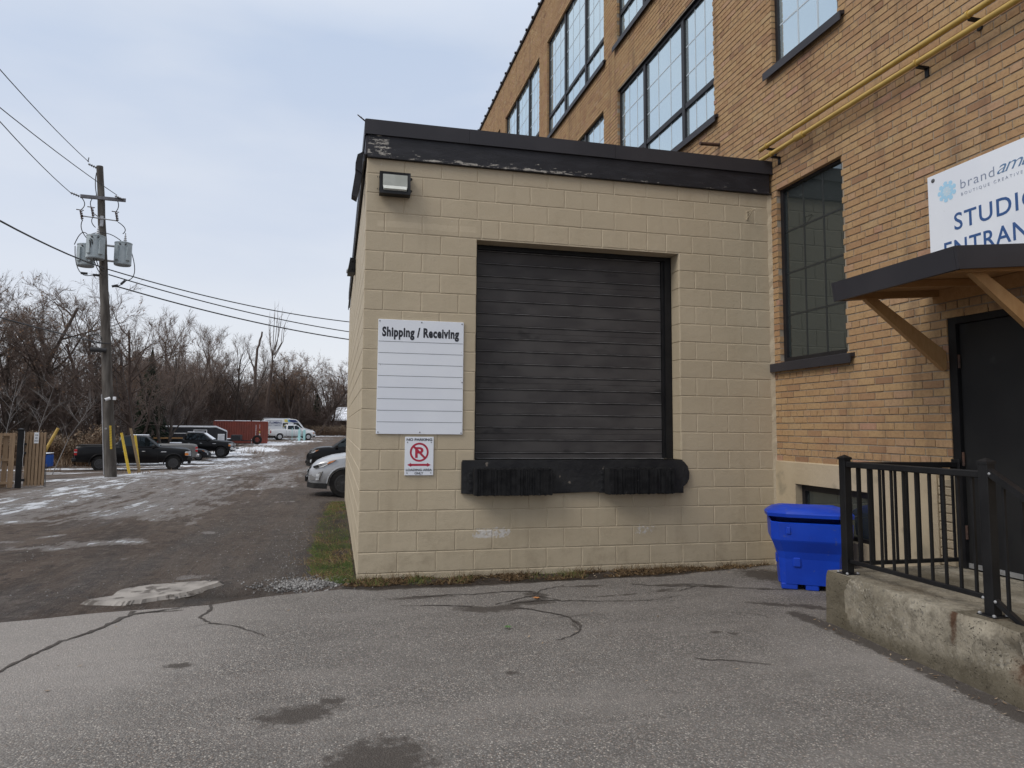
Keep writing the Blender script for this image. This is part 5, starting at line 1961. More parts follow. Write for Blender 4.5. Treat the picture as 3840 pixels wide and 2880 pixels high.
def pickup(name, label, paint, rim, loc, ang, glass='car_glass', rear_snow=False, tonneau=True, chrome=False, scale=1.0, wr_=.415, lift=0.0, hd='lamp_clear', front='cladding', handles='chrome', bed=0.0):
    t = thing(name, label, 'pickup truck', (0, 0, 0), 'parked pickup trucks')
    p = M[paint]
    L = lift
    st = [(-1.24, .80, .62, 1.16, .01), (-1.20, .92, .52, 1.30, .01), (-1.12, .965, .50, 1.34, .0), (-.6, .985, .48, 1.35, .0), (.2, .99, .46, 1.35, .0), (.72, .99, .45, 1.345, .0), (.76, .99, .45, 1.30, .02), (1.6, .995, .44, 1.27, .02), (2.55, .99, .44, 1.25, .03),
          (3.02, .98, .44, 1.235, .05), (3.5, .972, .45, 1.20, .07), (4.0, .962, .47, 1.155, .08), (4.38, .94, .48, 1.10, .075), (4.52, .90, .50, 1.05, .06), (4.58, .80, .54, .99, .03)]
    st = [(x + (bed if x >= .7 else 0), w, zb + L, zt + L + (.065 if -1.1 < x < 4.5 else .04), c) for x, w, zb, zt, c in st]
    skin(st, 'body', p, t, [(0, wr_ + .02, wr_ + .085, 1.0), (3.68 + bed, wr_ + .02, wr_ + .085, 1.0)])
    cab(t, dict(xr0=.80 + bed, xr1=.89 + bed, xf1=2.25 + bed, xf0=3.02 + bed, zb=1.32 + L, zr=1.945 + L, wb=.93, wr=.77, crown=.035, ws=M['car_glass_pale'],
                side=[[(x + bed, q) for x, q in pp] for pp in ([(.98, .10), (1.80, .10), (1.79, .90), (1.02, .90)], [(1.87, .10), (2.76, .10), (2.62, .34), (2.22, .90), (1.86, .90)])]), p, M[glass])
    for x, y in ((0, .83), (0, -.83), (3.68 + bed, .83), (3.68 + bed, -.83)):
        wheel(t, x, y, wr_, .27, M[rim])
    # dark wheel wells and flares
    for x in (0, 3.68 + bed):
        MB().box(x - wr_ - .06, x + wr_ + .06, -.66, .66, .55 + L, 1.0 + L).build('wheel_well', M['cladding'], t)
        for s in (-1, 1):
            m = MB()
            pts = [(x + (wr_ + .085) * math.cos(a), s * .995, wr_ + .02 + (wr_ + .085) * math.sin(a)) for a in np.linspace(-.15, math.pi + .15, 15)]
            m.path(pts, .032, 6)
            m.build('fender_flare', p if paint != 'car_white' else M['car_white'], t, smooth=40)
    # bumpers, grille, lamps
    bm = M['chrome'] if chrome else M[front]
    MB().bevbox(-1.36, -1.12, -.95, .95, .53 + L, .74 + L, .04).build('rear_bumper', bm, t)
    MB().bevbox(4.40, 4.66, -.97, .97, .50 + L, .74 + L, .05).build('front_bumper', bm, t)
    MB().bevbox(4.42, 4.60, -.95, .95, .38 + L, .50 + L, .03).build('air_dam', M['cladding'], t)
    gr = MB().bevbox(4.50, 4.615, -.58, .58, .76 + L, 1.09 + L, .02).build('grille', M['cladding'], t)
    for z in (.83, .92, 1.01):
        MB().bevbox(4.612, 4.63, -.56, .56, z - .016 + L, z + .016 + L, .006).build('grille_bar', M['chrome'] if chrome or front == 'chrome' else M['cladding'], gr)
    for s in (-1, 1):
        y0, y1 = sorted((s * .60, s * .945))
        h = MB().bevbox(4.26, 4.60, y0, y1, .80 + L, 1.06 + L, .03).build('headlight', M[hd], t)
        yy0, yy1 = sorted((s * .90, s * .952))
        MB().bevbox(4.27, 4.46, yy0, yy1, .84 + L, .98 + L, .01).build('side_marker', M['amber'], h)
        y0, y1 = sorted((s * .80, s * .975))
        tl = MB().bevbox(-1.235, -1.09, y0, y1, .88 + L, 1.22 + L, .02).build('tail_light', M['red_lens'], t)
        y0, y1 = sorted((s * .85, s * .98))
        MB().bevbox(-1.24, -1.10, y0, y1, 1.02 + L, 1.09 + L, .01).build('reverse_lens', M['lamp_clear'], tl)
        for hx in (1.12, 2.05):
            y0, y1 = sorted((s * .985, s * 1.015))
            MB().bevbox(hx, hx + .17, y0, y1, 1.07 + L, 1.10 + L, .006).build('door_handle', M[handles], t)
        y0, y1 = sorted((s * .88, s * 1.0))
        MB().bevbox(.95, 2.95, y0, y1, .42 + L, .47 + L, .015).build('running_board', M['cladding'], t)
        for hx in (.80, 1.80, 2.86):
            y0, y1 = sorted((s * .9862, s * .9985))
            MB().box(hx, hx + .012, y0, y1, .52 + L, 1.22 + L).build('door_seam', M['cladding'], t)
        y0, y1 = sorted((s * .955, s * .985))
        MB().bevbox(3.02, 3.30, y0, y1, 1.03 + L, 1.07 + L, .006).build('fender_badge', M['chrome'], t)
    mirror_pair(t, 2.62, .93, 1.36 + L, M['cladding'] if paint != 'car_white' else p)
    if tonneau:
        MB().bevbox(-1.14, .74, -.90, .90, 1.40 + L, 1.44 + L, .012).build('bed_cover', M['cladding'], t)
    t.location = loc
    t.rotation_euler = (0, 0, ang)
    return t


def suv(name, label, paint, loc, ang, snow=False, rim='rim_black', clad='cladding', s=1.0, cat='car', tall=0.0, glass='car_glass', low=False):
    """crossover (or low sedan): front axle at x = 0, rear at x = -2.72"""
    t = thing(name, label, cat, (0, 0, 0), 'cars parked in the yard')
    p = M[paint]
    h = -.20 if low else tall
    r = .345 if not low else .325
    st = [(-3.60, .70, .50, .92 + h, .02), (-3.55, .84, .38, 1.02 + h, .02), (-3.3, .90, .34, 1.06 + h, .02), (-2.7, .918, .30, 1.06 + h, .02), (-1.4, .922, .29, 1.04 + h, .02), (-.62, .922, .29, 1.05 + h, .03),
          (-.35, .918, .29, 1.09 + h, .04), (.0, .912, .29, 1.065 + h, .05), (.30, .90, .28, 1.02 + h, .05), (.55, .865, .28, .945 + h, .045), (.68, .82, .28, .885 + h, .04), (.77, .75, .29, .80 + h * .8, .03), (.83, .66, .32, .72 + h * .7, .02), (.86, .55, .37, .64 + h * .6, .01)]
    skin(st, 'body', p, t, [(0, r + .01, r + .055, .95), (-2.72, r + .01, r + .055, .95)])
    zr = 1.60 + h * 1.2
    if low:
        sd = [[(-2.30, .12), (-1.55, .12), (-1.55, .84), (-1.95, .80)], [(-1.46, .12), (-.70, .12), (-1.05, .78), (-1.46, .86)]]
        cab(t, dict(xr0=-3.05, xr1=-2.05, xf1=-1.20, xf0=-.25, zb=1.03 + h, zr=zr - .06, wb=.86, wr=.60, crown=.05, side=sd, ws=M['car_glass_pale']), p, M[glass])
    else:
        sd = [[(-2.45, .12), (-1.55, .12), (-1.55, .86), (-2.35, .86)], [(-1.46, .12), (-.72, .12), (-.86, .36), (-1.24, .86), (-1.46, .86)], [(-3.22, .30), (-2.56, .14), (-2.46, .86), (-2.95, .82)]]
        cab(t, dict(xr0=-3.52, xr1=-3.15, xf1=-1.28, xf0=-.42, zb=1.03 + h, zr=zr, wb=.86, wr=.64, crown=.05, side=sd, ws=M['car_glass_pale']), p, M[glass])
    for x in (0, -2.72):
        for y in (.79, -.79):
            wheel(t, x, y, r, .225, M[rim], 5 if rim != 'rim_black' else 8)
        MB().box(x - r - .04, x + r + .04, -.62, .62, .36, .80).build('wheel_well', M['cladding'], t)
    c = M[clad]
    # lower bumper and sill cladding following the nose
    m = MB()
    m.prism([(.89, -.50, .24), (.86, -.62, .24), (.72, -.81, .23), (.40, -.90, .22), (.40, .90, .22), (.72, .81, .23), (.86, .62, .24), (.89, .50, .24)], (0, 0, .13))
    m.build('front_skirt', c, t)
    for sg in (-1, 1):
        y0, y1 = sorted((sg * .80, sg * .935))
        MB().bevbox(-2.30, -.42, y0, y1, .255, .345, .02).build('sill_trim', c, t)
        for x in (0, -2.72):
            m = MB()
            m.path([(x + (r + .055) * math.cos(a), sg * .908, r + .01 + (r + .055) * math.sin(a)) for a in np.linspace(.0, math.pi, 13)], .020, 6)
            m.build('arch_trim', p if clad == 'body' else p, t, smooth=40)
        # swept headlight, indicator, fog pocket
        hh = h * .85
        P = [(.69, sg * .800, .745 + hh), (.735, sg * .775, .815 + hh), (.60, sg * .838, .868 + hh), (.17, sg * .884, .975 + hh), (.27, sg * .890, .915 + hh), (.50, sg * .868, .80 + hh)]
        hl = MB().prism(P, (.012, sg * .022, 0)).build('headlight', M['lamp_clear'], t)
        P = [(.36, sg * .885, .925 + hh), (.19, sg * .889, .968 + hh), (.27, sg * .893, .918 + hh), (.40, sg * .886, .865 + hh)]
        MB().prism(P, (.010, sg * .027, 0)).build('turn_signal', M['amber'], hl)
        MB().prism([(.72, sg * .790, .765 + hh), (.735, sg * .778, .81 + hh), (.62, sg * .835, .852 + hh), (.60, sg * .842, .79 + hh)], (.011, sg * .026, 0)).build('projector_lens', M['cladding'], hl)
        P = [(.80, sg * .71, .42), (.82, sg * .68, .55), (.50, sg * .875, .645), (.58, sg * .865, .45)]
        fg = MB().prism(P, (.018, sg * .022, 0)).build('fog_pocket', c if paint != 'car_silver' else M['car_pewter'], t)
        P = [(.66, sg * .835, .43), (.65, sg * .835, .575), (.56, sg * .868, .60), (.59, sg * .866, .44)]
        MB().prism(P, (.015, sg * .02, 0)).build('fog_lamp', M['lamp_clear'], fg)
        y0, y1 = sorted((sg * .62, sg * .86))
        MB().bevbox(-3.60, -3.38, y0, y1, .84 + h, 1.0 + h, .02).build('tail_light', M['red_lens'], t)
        for hx in (-1.35, -2.3):
            y0, y1 = sorted((sg * .915, sg * .945))
            MB().bevbox(hx, hx + .16, y0, y1, .87 + h, .90 + h, .006).build('door_handle', p, t)
        for hx in (-.52, -1.50, -2.42):
            y0, y1 = sorted((sg * .916, sg * .9285))
            MB().box(hx, hx + .010, y0, y1, .40, 1.0 + h).build('door_seam', M['cladding'], t)
    g = MB().prism([(.855, -.52, .44), (.87, -.50, .66 + h * .5), (.80, -.62, .79 + h * .7), (.80, .62, .79 + h * .7), (.87, .50, .66 + h * .5), (.855, .52, .44)], (.02, 0, 0)).build('grille', M['cladding'], t)
    for z in (.52, .60, .66):
        MB().bevbox(.885, .905, -.50, .50, z + h * .5 - .008, z + h * .5 + .008, .004).build('grille_bar', M['chrome'], g)
    MB().bevbox(.90, .95, -.26, .26, .36, .50, .004).build('plate_holder', M['cladding'], t)
    mirror_pair(t, -.78, .86, 1.12 + h, M['cladding'])
    if not low:
        for sg in (-1, 1):
            MB().tube((-1.5, sg * .60, zr + .05), (-3.0, sg * .60, zr + .05), .018, n=6).build('roof_rail', M['cladding'], t)
    t.location = loc
    t.rotation_euler = (0, 0, ang)
    return t


def snow_on(t, name, parts):
    m = MB()
    for b in parts:
        m.bevbox(*b, .03)
    m.build(name, M['snow'], t)


# black pickup behind the pole: rear axle / front axle on the yard
def place(v, x, y, dz=0.0):
    v.location = (x, y, gz(x, y) + dz)


tk = pickup('pickup_truck', 'long black pickup truck side-on behind the utility pole with red tail light', 'car_black', 'rim_black', (0, 0, 0), R(10.4))
place(tk, -13.05, 35.39, -.01)
sp = pickup('pickup_truck', 'pewter grey pickup truck half hidden behind the black pickup, its tail toward the road', 'car_pewter', 'rim_alloy', (0, 0, 0), R(195), tonneau=False, chrome=True, bed=.75)
place(sp, -10.75, 43.0, 0)
snow_on(sp, 'snow_cover', [(1.7, 2.85, -.62, .62, 1.965, 2.015)])
sd = suv('sedan', 'dark sedan with snow on its roof parked between the black and grey pickups', 'car_navy', (0, 0, 0), R(12), low=True)
place(sd, -10.6, 49.8, 0)
snow_on(sd, 'snow_cover', [(-2.05, -1.2, -.58, .58, 1.315, 1.375)])
m = MB()
m.prism([(-2.9, -.58, .93), (-2.05, -.52, 1.27), (-2.05, .52, 1.27), (-2.9, .58, .93)], (0, 0, .045))
m.build('snow_cover', M['snow'], sd)
gm = pickup('pickup_truck', 'lifted black pickup truck with chrome bumper and plank in its bed beside the black trailer', 'car_black', 'rim_black', (0, 0, 0), R(1), tonneau=False, front='chrome', scale=1, wr_=.46, lift=.10, hd='lamp_clear')
place(gm, -9.55 - 3.68, 54.3, 0)
MB().bevbox(-1.5, .7, -.95, -.80, 1.53, 1.65, .01).build('bed_rail_board', M['brace_wood'], gm)
snow_on(gm, 'snow_cover', [(.98, 2.15, -.62, .62, 2.065, 2.115)])
m = MB()
m.prism([(2.25, -.66, 1.99), (2.98, -.80, 1.47), (2.98, .80, 1.47), (2.25, .66, 1.99)], (.05, 0, .045))
m.build('snow_cover', M['snow'], gm)
wp = pickup('pickup_truck', 'white crew cab pickup truck far down the yard in front of the plumbing van', 'car_white', 'rim_alloy', (0, 0, 0), R(14.4), chrome=True)
place(wp, -7.61, 87.33, 0)
snow_on(wp, 'snow_cover', [(-1.1, .7, -.88, .88, 1.443, 1.495), (.98, 2.15, -.66, .66, 1.965, 2.02)])
m = MB()
m.prism([(3.1, -.80, 1.36), (4.35, -.75, 1.26), (4.35, .75, 1.26), (3.1, .80, 1.36)], (0, 0, .05))
m.build('snow_cover', M['snow'], wp)

sv = suv('crossover', 'silver crossover nosing out from behind the far end of the dock', 'car_silver', (0, 0, 0), R(180), tall=-.05)
place(sv, -.03, 11.05, 0)
bs = suv('crossover', 'black crossover parked beyond the silver one at the dock end', 'car_black', (0, 0, 0), R(180), s=1, tall=.20)
place(bs, -.95, 33.5, 0)
ns = suv('crossover', 'dark blue black car with a roof aerial peeking over the black crossover', 'car_navy', (0, 0, 0), R(180), tall=.0)
place(ns, 2.2, 44.5, 0)
MB().prism([(-2.2, -.03, 1.64), (-2.4, -.03, 1.64), (-2.36, -.03, 1.75)], (0, .06, 0)).build('roof_aerial', M['cladding'], ns)


# plumbing van behind the white pickup
def van():
    t = thing('plumbing_van', 'white plumbing van with navy and yellow wrap behind the white pickup', 'van', (0, 0, 0))
    p = M['car_white']
    st = [(-1.9, .90, .55, 2.45, .02), (-1.85, .98, .45, 2.62, .03), (-1.0, 1.0, .42, 2.68, .04), (1.6, 1.0, .42, 2.68, .04), (2.4, 1.0, .42, 2.60, .04), (2.75, .99, .42, 2.35, .05), (3.25, .985, .42, 1.75, .06),
          (3.55, .97, .42, 1.36, .06), (4.05, .93, .44, 1.22, .06), (4.45, .85, .46, 1.05, .05), (4.60, .70, .52, .88, .02)]
    skin(st, 'body', p, t, [(0, .37, .44, 1.0), (3.75, .37, .44, 1.0)])
    for x in (0, 3.75):
        for y in (.83, -.83):
            wheel(t, x, y, .35, .24, M['rim_alloy'])
        MB().box(x - .4, x + .4, -.66, .66, .5, .85).build('wheel_well', M['cladding'], t)
    for s in (-1, 1):
        P = [(2.05, s * 1.004, 1.42), (3.28, s * .992, 1.42), (2.72, s * .99, 2.12), (2.05, s * 1.004, 2.12)]
        MB().prism(P, (0, -s * .012, 0)).build('side_window', M['car_glass'], t)
        P = [(1.35, s * 1.003, 2.58), (2.30, s * 1.003, 2.54), (2.72, s * .994, 2.22), (2.0, s * 1.004, 2.16), (1.55, s * 1.004, 2.30)]
        MB().prism(P, (0, -s * .012, 0)).build('wrap_panel', M['van_navy'], t)
        MB().prism([(.78, s * 1.003, 2.60), (1.20, s * 1.003, 2.60), (1.32, s * 1.004, 2.22), (.86, s * 1.004, 2.22)], (0, -s * .012, 0)).build('wrap_panel', M['van_yellow'], t)
        MB().prism([(1.22, s * 1.003, 2.56), (1.50, s * 1.003, 2.56), (1.62, s * 1.004, 2.24), (1.34, s * 1.004, 2.24)], (0, -s * .012, 0)).build('wrap_panel', M['van_blue'], t)
        MB().prism([(.62, s * 1.004, 2.10), (1.30, s * 1.004, 2.10), (1.30, s * 1.004, 1.36), (.62, s * 1.004, 1.36)], (0, -s * .012, 0)).build('wrap_panel', M['cladding'], t)
        for k in range(7):
            a = R(100 + k * 20)
            q = (1.14, 1.50)
            d = (math.cos(a) * .48, math.sin(a) * .48)
            MB().prism([(q[0], s * 1.007, q[1]), (q[0] + d[0] - d[1] * .09, s * 1.007, q[1] + d[1] + d[0] * .09), (q[0] + d[0] + d[1] * .09, s * 1.007, q[1] + d[1] - d[0] * .09)], (0, -s * .005, 0)).build('sun_ray', M['van_yellow'] if k % 2 else M['white_paint'], t)
    MB().prism([(2.80, -.84, 2.28), (3.50, -.90, 1.42), (3.50, .90, 1.42), (2.80, .84, 2.28)], (.03, 0, .02)).build('windscreen', M['car_glass_pale'], t)
    ex, ez = Vector((1, 0, 0)), Vector((0, 0, 1))
    text_obj('F.R. PLUMBING', .40, (-1.78, -1.006, 2.02), ex, ez, M['van_navy'], t, bold=.008, width=2.25)
    text_obj('RESIDENTIAL COMMERCIAL', .16, (-1.7, -1.006, 1.68), ex, ez, M['van_navy'], t, bold=.002, width=2.1)
    for z in (2.42, 1.92):
        MB().box(-1.8, .5, -1.006, -1.001, z, z + .035).build('wrap_stripe', M['van_navy'], t)
    MB().bevbox(4.40, 4.70, -.9, .9, .42, .66, .05).build('front_bumper', M['cladding'], t)
    for s in (-1, 1):
        y0, y1 = sorted((s * .58, s * .90))
        MB().bevbox(4.18, 4.50, y0, y1, .82, 1.06, .03).build('headlight', M['lamp_clear'], t)
    snow_on(t, 'snow_cover', [(-1.8, 1.6, -.9, .9, 2.71, 2.75)])
    m = MB()
    m.prism([(3.65, -.86, 1.38), (4.4, -.8, 1.14), (4.4, .8, 1.14), (3.65, .86, 1.38)], (0, 0, .05))
    m.build('snow_cover', M['snow'], t)
    t.rotation_euler = (0, 0, R(13))
    return t


place(van(), -8.2, 91.8, 0)


# red shipping container
def container():
    t = thing('shipping_container', 'rust red shipping container with snow along its roof', 'container', (0, 0, 0))
    Lc, Wc, Hc = 6.06, 2.44, 2.59
    for s in (-1, 1):
        m = MB()
        x = .12
        prof = []
        while x < Lc - .14:
            prof += [(x, 0), (x + .07, 0), (x + .138, .036), (x + .208, .036)]
            x += .276
        prof.append((Lc - .12, 0))
        y = s * (Wc / 2 - .01)
        vs = [(x, y - s * d, z) for z in (.16, Hc - .10) for x, d in prof]
        k = len(prof)
        m.add(vs, [(i, i + 1, k + i + 1, k + i) if s < 0 else (i + 1, i, k + i, k + i + 1) for i in range(k - 1)])
        m.build('side_panel', M['container'], t)
    m = MB()
    for x in (0, Lc):
        m.box(x - (.12 if x else 0), x + (0 if x else .12), -Wc / 2, -Wc / 2 + .12, 0, Hc).box(x - (.12 if x else 0), x + (0 if x else .12), Wc / 2 - .12, Wc / 2, 0, Hc)
    for y in (-Wc / 2, Wc / 2 - .08):
        m.box(.12, Lc - .12, y + .003, y + .077, 0, .16).box(.12, Lc - .12, y + .003, y + .077, Hc - .10, Hc - .003)
    m.build('corner_frame', M['container'], t)
    MB().box(.02, Lc - .02, -Wc / 2 + .05, Wc / 2 - .05, Hc - .06, Hc - .02).build('roof', M['container'], t)
    MB().box(.02, .06, -Wc / 2 + .12, Wc / 2 - .12, .05, Hc - .08).build('end_wall', M['container'], t)
    for s in (-1, 1):
        y0, y1 = sorted((s * .02, s * (Wc / 2 - .12)))
        d = MB().box(Lc - .06, Lc - .02, y0, y1, .10, Hc - .10).build('container_door', M['container'], t)
        for yy in (.3, .8):
            MB().tube((Lc - .0, s * yy, .12), (Lc - .0, s * yy, Hc - .12), .022, n=6).build('lock_rod', M['dark_metal'], d)
    rs = random.Random(3)
    m = MB()
    for (a, b) in ((.1, 2.2), (2.3, 4.1), (4.3, 5.2), (5.4, 6.0)):
        m.bevbox(a, b, -Wc / 2 + .03, Wc / 2 - .1, Hc - .012, Hc + rs.uniform(.05, .10), .035)
    m.build('snow_cover', M['snow'], t)
    # white stencilled marks
    m = MB()
    for x, z0, z1, w in ((4.70, .9, 2.2, .07), (5.12, 1.75, 2.2, .06), (5.10, .95, 1.12, .16)):
        z = z0
        while z < z1 - .02:
            m.box(x, x + w * rs.uniform(.6, 1), -Wc / 2 + .007, -Wc / 2 + .009, z, z + .07)
            z += .1
    m.build('stencil_mark', M['white_paint'], t)
    MB().box(5.08, 5.22, -Wc / 2 + .006, -Wc / 2 + .0085, 1.25, 1.42).build('warning_decal', M['van_yellow'], t)
    t.rotation_euler = (0, 0, R(8.4))
    return t


place(container(), -14.4, 79.3, .02)

# big tyre leaning on the container, with a little ladder in its hole
c = Vector((-9.25, 77.6, gz(-9.25, 77.6)))
t = thing('tractor_tyre', 'big black tyre leaning on the red container', 'tyre', c)
MB().lathe([(.29, -.15), (.48, -.17), (.55, -.10), (.55, .10), (.48, .17), (.29, .15)], (c.x, c.y, c.z + .54), 'y', 26, False).build('tread', M['tyre'], t, smooth=30)
m = MB()
for dx in (-.20, .20):
    m.box(c.x + dx - .02, c.x + dx + .02, c.y - .30, c.y - .26, c.z, c.z + .62)
for k in range(3):
    m.box(c.x - .18, c.x + .18, c.y - .30, c.y - .26, c.z + .12 + k * .2, c.z + .16 + k * .2)
solo('step_ladder', m, M['shed_black'], (c.x, c.y - .34, c.z), 'small black ladder standing in front of the leaning tyre', 'ladder')

# flat deck trailer in front of the container
c = Vector((-12.6, 75.2, gz(-12.6, 75.2)))
t = thing('flat_trailer', 'low black flat trailer with snow in front of the red container', 'trailer', c)
MB().bevbox(c.x - 1.6, c.x + 1.9, c.y - .9, c.y + .9, c.z + .55, c.z + .72, .02).build('deck', M['shed_black'], t)
MB().box(c.x + 1.9, c.x + 3.1, c.y - .05, c.y + .05, c.z + .50, c.z + .60).build('drawbar', M['shed_black'], t)
MB().tube((c.x + 3.0, c.y, c.z), (c.x + 3.0, c.y, c.z + .75), .04, n=8).build('jack_stand', M['light_metal'], t)
MB().bevbox(c.x + .9, c.x + 1.9, c.y - .85, c.y + .85, c.z + .72, c.z + 1.2, .03).build('tool_box', M['shed_black'], t)
for dx in (-.5, .4):
    for s in (-1, 1):
        MB().lathe([(.14, -.1), (.31, -.11), (.34, -.06), (.34, .06), (.31, .11), (.14, .1)], (c.x + dx, c.y + s * .98, c.z + .34), 'y', 18).build('wheel', M['tyre'], t, smooth=30)
MB().bevbox(c.x - 1.55, c.x + .8, c.y - .85, c.y + .85, c.z + .722, c.z + .80, .02).build('snow_cover', M['snow'], t)


# black enclosed shed trailer behind the lifted pickup
def shed():
    t = thing('cargo_trailer', 'long black enclosed trailer with white trim and louvred vent behind the lifted pickup', 'trailer', (0, 0, 0))
    Ls, Ws, Hs = 5.0, 2.3, 2.42
    m = MB()
    pr = [(-Ws / 2, .45), (Ws / 2, .45), (Ws / 2, Hs - .30), (0, Hs), (-Ws / 2, Hs - .12)]
    m.prism([(0, y, z) for y, z in [(-Ws / 2, .45), (Ws / 2, .45), (Ws / 2, Hs - .02), (-Ws / 2, Hs - .02)]], (Ls - .9, 0, 0))
    m.prism([(Ls - .9, y, z) for y, z in [(-Ws / 2, .45), (Ws / 2, .45), (Ws / 2, Hs - .02), (-Ws / 2, Hs - .02)]], (.002, 0, 0))
    m.build('box_body', M['shed_black'], t)
    m = MB()
    a = [(Ls - .898, -Ws / 2, .45), (Ls - .898, Ws / 2, .45), (Ls - .898, Ws / 2, Hs - .02), (Ls - .898, -Ws / 2, Hs - .02)]
    b = [(Ls, -Ws / 2 + .25, .45), (Ls, Ws / 2 - .25, .45), (Ls, Ws / 2 - .25, Hs - .42), (Ls, -Ws / 2 + .25, Hs - .42)]
    m.add(a + b, [(0, 4, 5, 1), (1, 5, 6, 2), (2, 6, 7, 3), (3, 7, 4, 0), (4, 7, 6, 5)])
    m.build('nose', M['shed_black'], t)
    m = MB()
    m.box(0, Ls - .9, -Ws / 2 - .02, -Ws / 2 + .05, Hs - .06, Hs + .03)
    m.prism([(Ls - .9, -Ws / 2 - .02, Hs - .06), (Ls - .9, -Ws / 2 - .02, Hs + .03), (Ls + .02, -Ws / 2 + .22, Hs - .36), (Ls + .02, -Ws / 2 + .22, Hs - .46)], (0, .08, 0))
    m.box(Ls, Ls + .04, -Ws / 2 + .22, -Ws / 2 + .30, .45, Hs - .40)
    for (x0, x1, z0, z1) in ((2.25, 2.31, .7, 2.15), (3.30, 3.36, .7, 2.15), (2.31, 3.30, 2.09, 2.15), (.3, 1.7, 1.80, 1.86)):
        m.box(x0, x1, -Ws / 2 - .02, -Ws / 2 + .0, z0, z1)
    m.build('white_trim', M['white_paint'], t)
    lv = MB().box(Ls - .75, Ls - .18, -Ws / 2 + .05, -Ws / 2 + .08, .98, 1.78).build('vent_frame', M['white_paint'], t)
    lv.location.y = -.02
    for k in range(8):
        z = 1.02 + k * .092
        MB().box(Ls - .74, Ls - .19, -Ws / 2 + .0, -Ws / 2 + .06, z, z + .055).build('louvre', M['white_paint'], t)
    for x in (1.6, 2.4):
        for s in (-1, 1):
            MB().lathe([(.14, -.1), (.31, -.11), (.34, -.06), (.34, .06), (.31, .11), (.14, .1)], (x, s * (Ws / 2 + .12), .34), 'y', 18).build('wheel', M['tyre'], t, smooth=30)
    MB().box(Ls, Ls + 1.1, -.05, .05, .42, .52).build('drawbar', M['shed_black'], t)
    MB().prism([(0, -Ws / 2, Hs + .0), (Ls - .9, -Ws / 2, Hs + .0), (Ls, -Ws / 2 + .25, Hs - .40), (Ls, Ws / 2 - .25, Hs - .40), (Ls - .9, Ws / 2, Hs), (0, Ws / 2, Hs)], (0, 0, .075)).build('snow_cover', M['snow'], t)
    t.rotation_euler = (0, 0, R(9))
    return t


place(shed(), -14.9, 58.4, .05)

# pale cyan posts and a thin sign stake in front of the white pickup
for i, (x, y, h, w, lab) in enumerate(((-4.88, 85.42, 1.35, .15, 'pale cyan post with a small cross arm before the white pickup'), (-4.30, 86.6, 1.36, .15, 'plain pale cyan post beside the front wheel of the white pickup'))):
    z = gz(x, y)
    m = MB().bevbox(x - w, x + w, y - w, y + w, z - .1, z + h, .03)
    if i == 0:
        m.bevbox(x - w * 2, x + w * 2, y - .05, y + .05, z + .32, z + .42, .01)
        m.tube((x, y, z + h - .02), (x, y, z + h + .30), .07, .05, 8)
    solo('marker_post', m, M['cyan_post'], (x, y, z), lab, 'post', 'cyan posts by the white pickup')
z = gz(-5.84, 86.5)
solo('thin_stake', MB().tube((-5.84, 86.5, z - .1), (-5.84, 86.5, z + 1.6), .035, n=6), M['cyan_post'], (-5.84, 86.5, z), 'thin greenish stake standing before the doors of the white pickup', 'stake')


